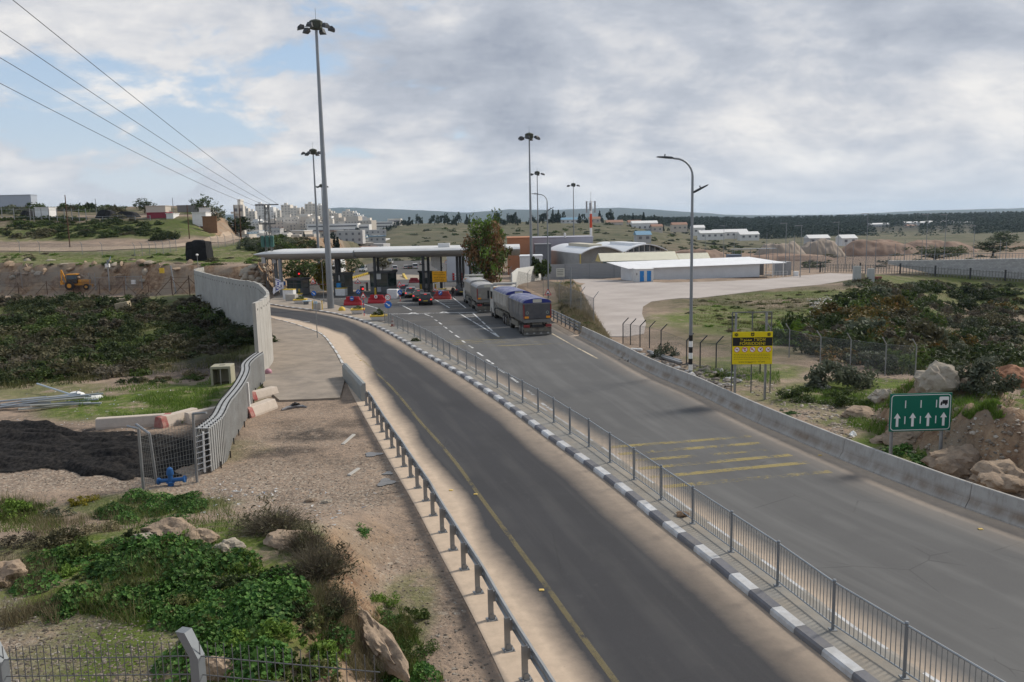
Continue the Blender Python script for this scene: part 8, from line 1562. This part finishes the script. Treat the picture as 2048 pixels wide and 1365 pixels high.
for i in range(240):
    u = q.uniform(760, 1560); Y = q.uniform(360, 700); x = (u - CU) / F * Y; 
    if u < 830 and Y > 450: continue
    P = Vector((x, Y, H(x, Y) - .3)); o = obj('hillside_bush', bushmesh(q.choice(['dark', 'mid', 'olive']), q.randrange(4), 420, .09), None, P, q.uniform(0, 6)); s = q.uniform(1.2, 3.6); o.scale = (s, s, s * .7); tag(o, 'scattered bush on the slope of the central hill', 'bush', 'bushes on the central hillside')
for i in range(70):
    u = q.uniform(488, 740); Y = q.uniform(430, 930); x = (u - CU) / F * Y; P = Vector((x, Y, H(x, Y) - .5)); ctree(P, q.uniform(4, 9), 'c' if q.random() < .3 else 'r', 'dark tree among the houses of the town', 'trees of the town', 1.1)
for i in range(16):
    f = i / 15; u, v, Y = 715 + 110 * f, 482 - 30 * f, 520 + 300 * f; x = (u - CU) / F * Y; P = Vector((x, Y, H(x, Y))); ctree(P, 5.5, 'r', 'small street tree in the row climbing the hillside', 'street trees up the hillside', .8)
scatter([(1690, 568), (1800, 562), (2048, 572), (2048, 592), (1800, 578), (1700, 582)], 40, 'rim_bush', ['dark', 'mid', 'brown', 'olive'], (.8, 2.0), BL('along the far rim of the valley'), 'bushes along the valley rim', (.5, .8), mind=.4)
scatter([(0, 435), (250, 435), (300, 440), (340, 470), (220, 475), (0, 475)], 110, 'bank_bush', ['dark', 'mid', 'brown', 'dark', 'mid'], (1.0, 2.8), BL('on the bank below the left hilltop'), 'bushes on the left bank', (.5, .8), mind=.4)
scatter([(0, 508), (360, 510), (520, 505), (520, 530), (380, 535), (0, 530)], 60, 'terrace_bush', ['mid', 'grass', 'brown', 'dry', 'grass', 'dark'], (.5, 1.4), BL('on the green terrace'), 'bushes on the green terrace', (.4, .75), mind=.6)
for i in range(62):
    u = q.uniform(-10, 260) if i < 46 else q.uniform(-10, 75); Y = q.uniform(262, 290); x = (u - CU) / F * Y; P = Vector((x, Y, H(x, Y) - .8)); bush('hilltop_bush', P, q.uniform(2, 4.2), q.choice(['dark', 'mid', 'olive', 'brown']), 'bush on the skyline of the left hilltop', 'skyline bushes of the left hilltop', q.uniform(.6, 1.0), 700, .07)
for i in range(46):
    u = q.uniform(1340, 2048); v = q.uniform(498, 545); Y = q.uniform(200, 420); x = (u - CU) / F * Y; P = Vector((x, Y, H(x, Y) - .3)); bush('plain_bush', P, q.uniform(1, 3.0), q.choice(['dark', 'mid', 'olive', 'brown']), 'bush on the plain beyond the far fence', 'bushes on the far plain', .7, 420, .09)
scatter([(490, 478), (620, 478), (630, 500), (510, 505)], 46, 'cut_top_bush', ['dark', 'mid', 'olive', 'brown'], (1.2, 2.8), BL('above the left canopy wing'), 'bushes above the left canopy wing', (.5, .9), mind=.4)
def planter(u, v, w, h, ph, label, rim=True):
    P = pr(u, v); t = thing('planter', label, 'planter', P + Vector((0, 0, .1)), .1); mb = MB(); mb.loft([[(-a, -b, z), (a, -b, z), (a, b, z), (-a, b, z)] for a, b, z in ((w * .78, .55, .1), (w, .7, h * .8), (w, .7, h))]); mb.bbox(-w * .7, w * .7, -.45, .45, 0, .1, .02); mb.build('trough', whitem, t); mb = MB(); mb.box(-w * 1.03, w * 1.03, -.73, .73, h * .8, h + .01); mb.build('yellow_rim', yellowm, t); o = obj('shrub', bushmesh('mid', 1, 900, .06), t, (0, 0, h - .1)); o.scale = (w * .75, .6, ph)
planter(758, 644, .85, .62, .95, 'nearest white planter with the tallest shrub and a yellow rim'); planter(716, 630, .75, .6, .6, 'white planter right of the yellow dome'); planter(601, 609, .85, .6, .7, 'white planter with a bushy shrub left of the small bench'); planter(597, 596, .6, .55, .5, 'white planter behind the bushy one by the left booth')
for u, v in ((838, 686),): P = pr(u, v); bush('weed', P + Vector((-.3, 0, .1)), .42, 'dark', 'dark weed growing out of the median by the railing', None, .9, 500, .08)
g = np.random.RandomState(5); base = [conifer(None, 1, .26, 40 + i) for i in range(4)]; Vs, Fs = [], []; off = 0
for i in range(5600):
    a = g.uniform(.13, .72); Y = g.uniform(900, 1750) if a > .27 else g.uniform(1150, 1650); x = a * Y
    if .43 < a < .56 and Y < 1245 and g.rand() > .12: continue
    if a < .2 and g.rand() > .5: continue
    z = float(hraw(np.array([x]), np.array([Y]))[0]) - 1; h = g.uniform(8, 13); V, Fq = base[g.randint(4)]; k = g.randint(0, 2); V = V.reshape(-1, 4, 3)[::4].reshape(-1, 3); 
    Vs.append(V * np.array([h * 2.3, h * 2.3, h * .95]) * 1.0 + np.array([x, Y, z])); nq = len(V) // 4; Fs.append(np.arange(4 * nq).reshape(nq, 4) + off); off += 4 * nq
def grow(V, c=None): return V
fo = obj('forest', npmesh('forest', np.concatenate(Vs), np.concatenate(Fs), LM['pine'])); tag(fo, kind='stuff')
def gpick(n, polys):
    out = []
    for poly, w in polys:
        us = [p[0] for p in poly]; vs = [p[1] for p in poly]; k = 0; m = int(n * w); U = g.uniform(min(us), max(us), m * 4); V_ = g.uniform(min(vs), max(vs), m * 4); ok = np.where(inpoly(U, V_, poly))[0][:m]
        corners = [[G(u, v) for u in np.linspace(min(us), max(us), 9)] for v in np.linspace(min(vs), max(vs), 9)]; C = np.array([[tuple(p) for p in r] for r in corners])
        fu = (U[ok] - min(us)) / (max(us) - min(us)) * 8; fv = (V_[ok] - min(vs)) / (max(vs) - min(vs)) * 8; iu = np.clip(fu.astype(int), 0, 7); iv = np.clip(fv.astype(int), 0, 7); du = (fu - iu)[:, None]; dv = (fv - iv)[:, None]
        out.append((C[iv, iu] * (1 - du) + C[iv, iu + 1] * du) * (1 - dv) + (C[iv + 1, iu] * (1 - du) + C[iv + 1, iu + 1] * du) * dv)
    P = np.concatenate(out); P[:, 2] = hterr(P[:, 0], P[:, 1]); return P
def blades(P, h, w, m, name, kind='stuff'):
    n = len(P); a = g.rand(n) * 6.283; ht = h * (.5 + g.rand(n)); d = np.c_[np.cos(a), np.sin(a), np.zeros(n)]; ln = g.normal(size=(n, 2)) * .35; T = P + np.c_[ln * ht[:, None], ht]; s = d * w; V = np.stack([P - s, P + s, T], 1).reshape(-1, 3); o = obj(name, npmesh(name, V, np.arange(3 * n).reshape(n, 3), m)); return tag(o, kind=kind)
def patchy(P, t=-.08): return P[fbm(P[:, 0], P[:, 1], 1.7, 4) > t]
gp1 = [([(60, 1060), (250, 990), (450, 1000), (520, 1080), (650, 1200), (720, 1365), (400, 1365), (300, 1260), (100, 1220)], 1.0), ([(730, 1180), (800, 1220), (890, 1365), (760, 1365)], .3), ([(0, 1000), (110, 1000), (130, 1060), (0, 1080)], .15)]
blades(patchy(gpick(15000, gp1)), .16, .008, LM['grass'], 'weedy_grass')
blades(patchy(gpick(9000, gp1), .02), .42, .007, LM['meadow'], 'tall_weeds')
blades(gpick(9000, [([(1108, 575), (1145, 560), (1185, 625), (1225, 690), (1160, 668), (1120, 620)], 1.0)]), .45, .02, LM['dry'], 'bank_grass')
blades(patchy(gpick(7000, [([(560, 1180), (700, 1180), (760, 1365), (560, 1365)], 1.0), ([(0, 1110), (110, 1110), (120, 1250), (0, 1260)], .5), ([(60, 1040), (260, 1030), (250, 1110), (80, 1120)], .5)])), .32, .006, LM['dry'], 'dry_grass')
blades(patchy(gpick(14000, [([(120, 800), (230, 770), (420, 750), (440, 790), (390, 850), (200, 830)], .8), ([(1560, 780), (1720, 770), (2048, 780), (2048, 850), (1900, 830), (1700, 830)], 1.0), ([(1400, 735), (1560, 745), (1560, 770), (1410, 755)], .1), ([(1700, 835), (1800, 850), (1780, 880), (1690, 850)], .08)])), .2, .014, LM['grass'], 'meadow_grass')
blades(patchy(gpick(22000, [([(1380, 600), (1560, 585), (1700, 570), (1700, 600), (1560, 690), (1380, 650)], 1.0), ([(0, 505), (360, 508), (520, 500), (520, 530), (0, 530)], .6)])), .16, .014, LM['meadow'], 'slope_grass')
blades(patchy(gpick(26000, [([(0, 605), (385, 615), (498, 645), (500, 730), (300, 750), (0, 790)], 1.0)])), .42, .016, LM['meadow'], 'scrub_grass')
blades(patchy(gpick(14000, [([(1640, 620), (1790, 570), (2048, 590), (2048, 760), (1800, 750), (1600, 700)], 1.0)])), .4, .02, LM['meadow'], 'valley_grass')
def pebbles(P, smin, smax, m, name):
    bm = bmesh.new(); bmesh.ops.create_icosphere(bm, subdivisions=1, radius=1); bv = np.array([tuple(v.co) for v in bm.verts]); bf = np.array([[v.index for v in f.verts] for f in bm.faces]); bm.free(); n = len(P); s = smin + (smax - smin) * g.rand(n, 1, 1) ** 3; sc = .55 + .7 * g.rand(n, 1, 3); sc[:, :, 2] *= .6; a = g.rand(n) * 6.28; c, s_ = np.cos(a)[:, None], np.sin(a)[:, None]; B = (bv[None] * (1 + .25 * g.normal(size=(n, len(bv), 1)) * .6)) * s * sc; X = B[:, :, 0] * c - B[:, :, 1] * s_; Y = B[:, :, 0] * s_ + B[:, :, 1] * c; V = np.stack([X, Y, B[:, :, 2]], 2) + P[:, None, :]; Fq = bf[None] + (np.arange(n) * len(bv))[:, None, None]; return tag(obj(name, npmesh(name, V.reshape(-1, 3), Fq.reshape(-1, 3), m)), kind='stuff')
stonem = leafmat('pebble_mix', (.12, .10, .08), (.36, .30, .24), (.5, .46, .4)); litm = leafmat('litter_mix', (.55, .55, .55), (.75, .74, .72), (.25, .35, .5)); rubm = leafmat('rubble_mix', (.12, .10, .085), (.36, .32, .28), (.7, .7, .7))
pebbles(gpick(8500, [([(0, 950), (300, 975), (470, 950), (760, 980), (860, 1080), (930, 1240), (1000, 1365), (700, 1365), (560, 1080), (0, 1080)], .7), ([(0, 1180), (110, 1230), (330, 1245), (420, 1300), (330, 1365), (0, 1365)], .5), ([(450, 930), (560, 850), (760, 900), (800, 1000), (600, 1060)], .35), ([(0, 840), (330, 900), (280, 980), (0, 960)], .3)]), .006, .045, stonem, 'gravel')
pebbles(gpick(1100, [([(1440, 750), (1560, 770), (1750, 830), (1700, 880), (1560, 820)], 1.0), ([(1700, 740), (2048, 770), (2048, 1000), (1900, 960), (1750, 860)], 1.0), ([(380, 600), (0, 590), (0, 780), (400, 720)], .5)]), .02, .13, stonem, 'stones')
pebbles(gpick(2600, [([(1640, 630), (1700, 615), (1780, 660), (1900, 700), (1870, 720), (1760, 690), (1660, 660)], 1.0), ([(1240, 700), (1500, 750), (1460, 780), (1230, 720)], .2)]), .06, .3, rubm, 'rubble')
def scraps(P, s, m, name):
    n = len(P); V = P[:, None, :] + g.normal(size=(n, 4, 3)) * s * np.array([1, 1, .35]) + np.array([0, 0, s * .5]); return tag(obj(name, npmesh(name, V.reshape(-1, 3), np.arange(4 * n).reshape(n, 4), m)), kind='stuff')
scraps(gpick(260, [([(60, 780), (400, 760), (440, 830), (200, 880), (0, 840)], .5), ([(300, 980), (760, 980), (700, 1060), (300, 1040)], .3), ([(430, 960), (560, 980), (560, 1010), (400, 1000)], .2)]), .05, litm, 'litter')
scraps(gpick(700, [([(1615, 600), (1665, 590), (1705, 650), (1690, 690), (1640, 670), (1620, 640)], 1.0), ([(1700, 590), (1730, 590), (1740, 620), (1700, 610)], .2), ([(60, 600), (140, 600), (130, 680), (80, 660)], .2)]), .10, litm, 'dumped_waste')
bould = mat('limestone', (.40, .35, .28), .92, 0, .25, 2.5, .8, 9, .1, dirt=(.2, .17, .14, .8), dsc=2.5); tanr = mat('tan_rock', (.33, .25, .18), .92, 0, .28, 3, .8, 9, .1, dirt=(.17, .13, .1, .8), dsc=2.5)
def rock(u, v, r, label, m=bould, seed=0, group=None, dz=.3, n=3, cat='boulder', Y=None):
    P = G(u, v); mb = MB(); mb.blob((0, 0, r[2] * dz), r, seed, n + 1, .3, 0, .38); tag(mb.build('boulder', m, None, P, 0, 30), label, cat, group)
rock(1868, 778, (.92, .7, .78), 'biggest pale boulder at the valley edge between two olive shrubs', bould, 3, dz=.35); rock(1765, 800, (.62, .5, .42), 'pale boulder left of the green sign', bould, 5); rock(1985, 775, (.6, .4, .3), 'low pale boulder right of the biggest one', bould, 8); rock(1935, 775, (.45, .4, .35), 'brown rock beside the biggest boulder', tanr, 9); rock(1705, 872, (.17, .15, .15), 'small white stone right behind the barrier', whitem, 2); rock(1640, 778, (.5, .4, .3), 'dark grey rock at the fence left of the biggest boulder', concm, 12); rock(1800, 880, (1.3, .9, .5), 'broad earthy rock face left behind the green sign', tanr, 14, dz=.1); rock(1930, 930, (1.2, .9, .6), 'large rugged rock at the right end of the barrier', tanr, 15, dz=.1); rock(2010, 960, (1.0, .8, .5), 'rugged brown rock at the right picture edge', tanr, 16, dz=.1); rock(1720, 830, (1.0, .7, .35), 'earth lump above the barrier left of the green sign', tanr, 17, dz=.1); rock(2030, 770, (1.6, 1.0, .8), 'red earth heap at the far right edge', mat('red_earth', (.26, .13, .075), .95, 0, .2, 2, .6, 6), 18, dz=.2)
rock(345, 1072, (.75, .5, .32), 'tan rock lying on the gravel heap', tanr, 21); rock(400, 1085, (.45, .35, .26), 'orange tan rock right of the one on the gravel heap', tanr, 22); rock(290, 1080, (.35, .25, .15), 'flat grey rock left of the gravel heap', bould, 23); rock(455, 1100, (.4, .25, .2), 'rounded brown rock by the dry shrubs', bould, 24); rock(4, 1165, (.5, .4, .4), 'orange rock cut by the left picture edge', tanr, 25); rock(590, 1085, (.7, .5, .25), 'flat earthy rock in front of the wide dry shrub', tanr, 26); ea, eb = G(712, 1205), G(790, 1364); ev = eb - ea; tag(MB().blob((0, 0, .05), (ev.length * .6, .3, .32), 27, 4, .2, 0, .5).build('earth_edge', tanr, None, (ea + eb) / 2, math.atan2(ev.y, ev.x), 30), 'long brown earth and rock edge above the sandy verge', 'rock'); rock(435, 1350, (.3, .25, .3), 'orange rock behind the cranked fence post', tanr, 30); rock(655, 1005, (.2, .14, .1), 'grey stone in the small row on the gravel', bould, 33); rock(620, 1003, (.18, .12, .1), 'tan stone in the small row on the gravel', tanr, 34)
for i in range(26):
    u = q.uniform(480, 545); v = q.uniform(528, 575); P = G(u, v)
    o = MB().blob((0, 0, 0), (q.uniform(.4, 1.2), q.uniform(.4, .9), q.uniform(.4, 1.1)), 50 + i, 2, .35).build('cut_rock', q.choice([tanr, bould]), None, P, q.uniform(0, 3), 30); tag(o, 'tan rock in the cut face beside the left booths', 'rock', 'rocks of the cut face')
for i in range(44):
    u = q.uniform(0, 385); v = q.uniform(520, 562); P = G(u, v); tag(MB().blob((0, 0, 0), (q.uniform(.4, 1.6), q.uniform(.3, .8), q.uniform(.3, .8)), 90 + i, 2, .35).build('ledge_rock', q.choice([tanr, bould, tanr]), None, P, q.uniform(0, 3), 30), 'rock in the ledge below the green terrace', 'rock', 'rocks of the terrace ledge')
P = pr(1362, 1042); t = thing('wood_scrap', 'brown crumpled scrap at the foot of the median railing', 'debris', P + Vector((0, 0, .16))); MB().blob((0, 0, .05), (.3, .2, .1), 8, 2, .5).build('scrap', mat('brown_scrap', (.2, .13, .08), .9, 0, .3, 6), t)
for u0, v0, u1, v1, lab, m in ((1296, 706, 1360, 726, 'upper of two grey beams lying behind the barrier', galv), (1302, 711, 1362, 730, 'lower of two grey beams lying behind the barrier', galv), (1262, 702, 1284, 703, 'pale plank lying behind the barrier', whitem)):
    a, b = G(u0, v0, .12), G(u1, v1, .12); d = b - a; o = MB().bbox(0, d.length, -.12, .12, -.08, .08, .02).build('beam', m, None, a, math.atan2(d.y, d.x)); o.rotation_euler.y = -math.asin(d.z / d.length); tag(o, lab, 'beam')
def puddle(u, v, rx, ry, seed, z=.03):
    P = G(u, v); pts = []; r2 = random.Random(seed)
    for i in range(22): a = 6.283 * i / 22; f = 1 + .25 * math.sin(a * 3 + seed) + r2.uniform(-.08, .08); pts.append((P.x + rx * f * math.cos(a), P.y + ry * f * math.sin(a)))
    hh = max(H(x, y) for x, y in pts[::3] + [(P.x, P.y)]); mb = MB(); mb.add([(x, y, hh + z) for x, y in pts], [tuple(range(22))]); return struct(mb.build('puddle', mat('puddle_water', (.10, .095, .09), .08, 0, .2, 2, 0, 8, .5)))
puddle(746, 910, .36, .3, 1); puddle(772, 966, .3, .42, 2); puddle(776, 948, .18, .2, 3)

us, vs = np.linspace(-30, 396, 90), np.linspace(838, 968, 60); V = []; keep = []
for v in vs:
    for u in us: P = G(u, v); V.append(tuple(P))
V = np.array(V); uu = np.repeat(us[None], 60, 0).ravel(); vv = np.repeat(vs[:, None], 90, 1).ravel(); X, Y = V[:, 0], V[:, 1]
lo = np.interp(uu, [0, 90, 150, 250, 396], [838, 842, 862, 868, 884]); hi = np.interp(uu, [0, 60, 130, 250, 330, 396], [955, 948, 940, 968, 960, 930]); e = 16 * fbm(X, Y, 1.6, 4); w = np.minimum(vv - lo, hi - vv) + e
fold = np.abs(fbm(X * .16 + .6 * fbm(X, Y, 3, 2), Y * 1.2 + .25 * X, .9, 3)); V[:, 2] += np.where(w > 0, .05 + .75 * fold * ss(w, 0, 16), -.15)
ix = np.arange(5400).reshape(60, 90); net = npmesh('shade_netting', V, np.stack([ix[:-1, :-1].ravel(), ix[:-1, 1:].ravel(), ix[1:, 1:].ravel(), ix[1:, :-1].ravel()], 1), mat('shade_net_black', (.013, .0125, .013), .95, 0, .35, 2.5, .5, 18, .05, dirt=(.10, .09, .08, .4), dsc=6), smooth=True)
tag(obj('shade_netting', net), 'black shade netting heaped in long folds on the ground left of the wire gate', 'netting')

P = G(1575, 690); t = thing('young_palm', 'young palm with arching fronds right of the yellow sign', 'palm', P); V = []; Fq = []; r2 = np.random.RandomState(8)
for i in range(30):
    a = r2.rand() * 6.283; e = .25 + 1.1 * r2.rand(); L0 = 2.6 + .6 * r2.rand(); c, s_ = math.cos(a), math.sin(a); pts = [(L0 * f * math.cos(e) * c, L0 * f * math.cos(e) * s_, .25 + L0 * f * math.sin(e) - 1.1 * f * f) for f in np.linspace(0, 1, 9)]
    for k in range(1, 9):
        x, y, z = pts[k]; x0, y0, z0 = pts[k - 1]; w = .55 * math.sin(math.pi * min(.95, k / 9 + .1))
        for sg in (-1, 1): o = len(V); V += [(x0, y0, z0), (x, y, z), (x + c * .25 - s_ * w * sg, y + s_ * .25 + c * w * sg, z - .18)]; Fq.append((o, o + 1, o + 2))
obj('fronds', npmesh('fronds', V, Fq, LM['grass']), t); MB().lathe([(.16, -.2), (.2, .1), (.12, .4)], 8).build('trunk', bark, t)

for u, v, l, rz, lab in ((697, 880, 1.7, 84, 'broken pale kerb strip on the dirt left of the guardrail'), (708, 945, .9, 75, 'short broken kerb piece on the dirt nearer the viewer')):
    P = G(u, v); tag(MB().bbox(-l / 2, l / 2, -.08, .08, -.05, .05, .015).build('kerb_piece', concm, None, P, R_(rz)), lab, 'kerb piece')
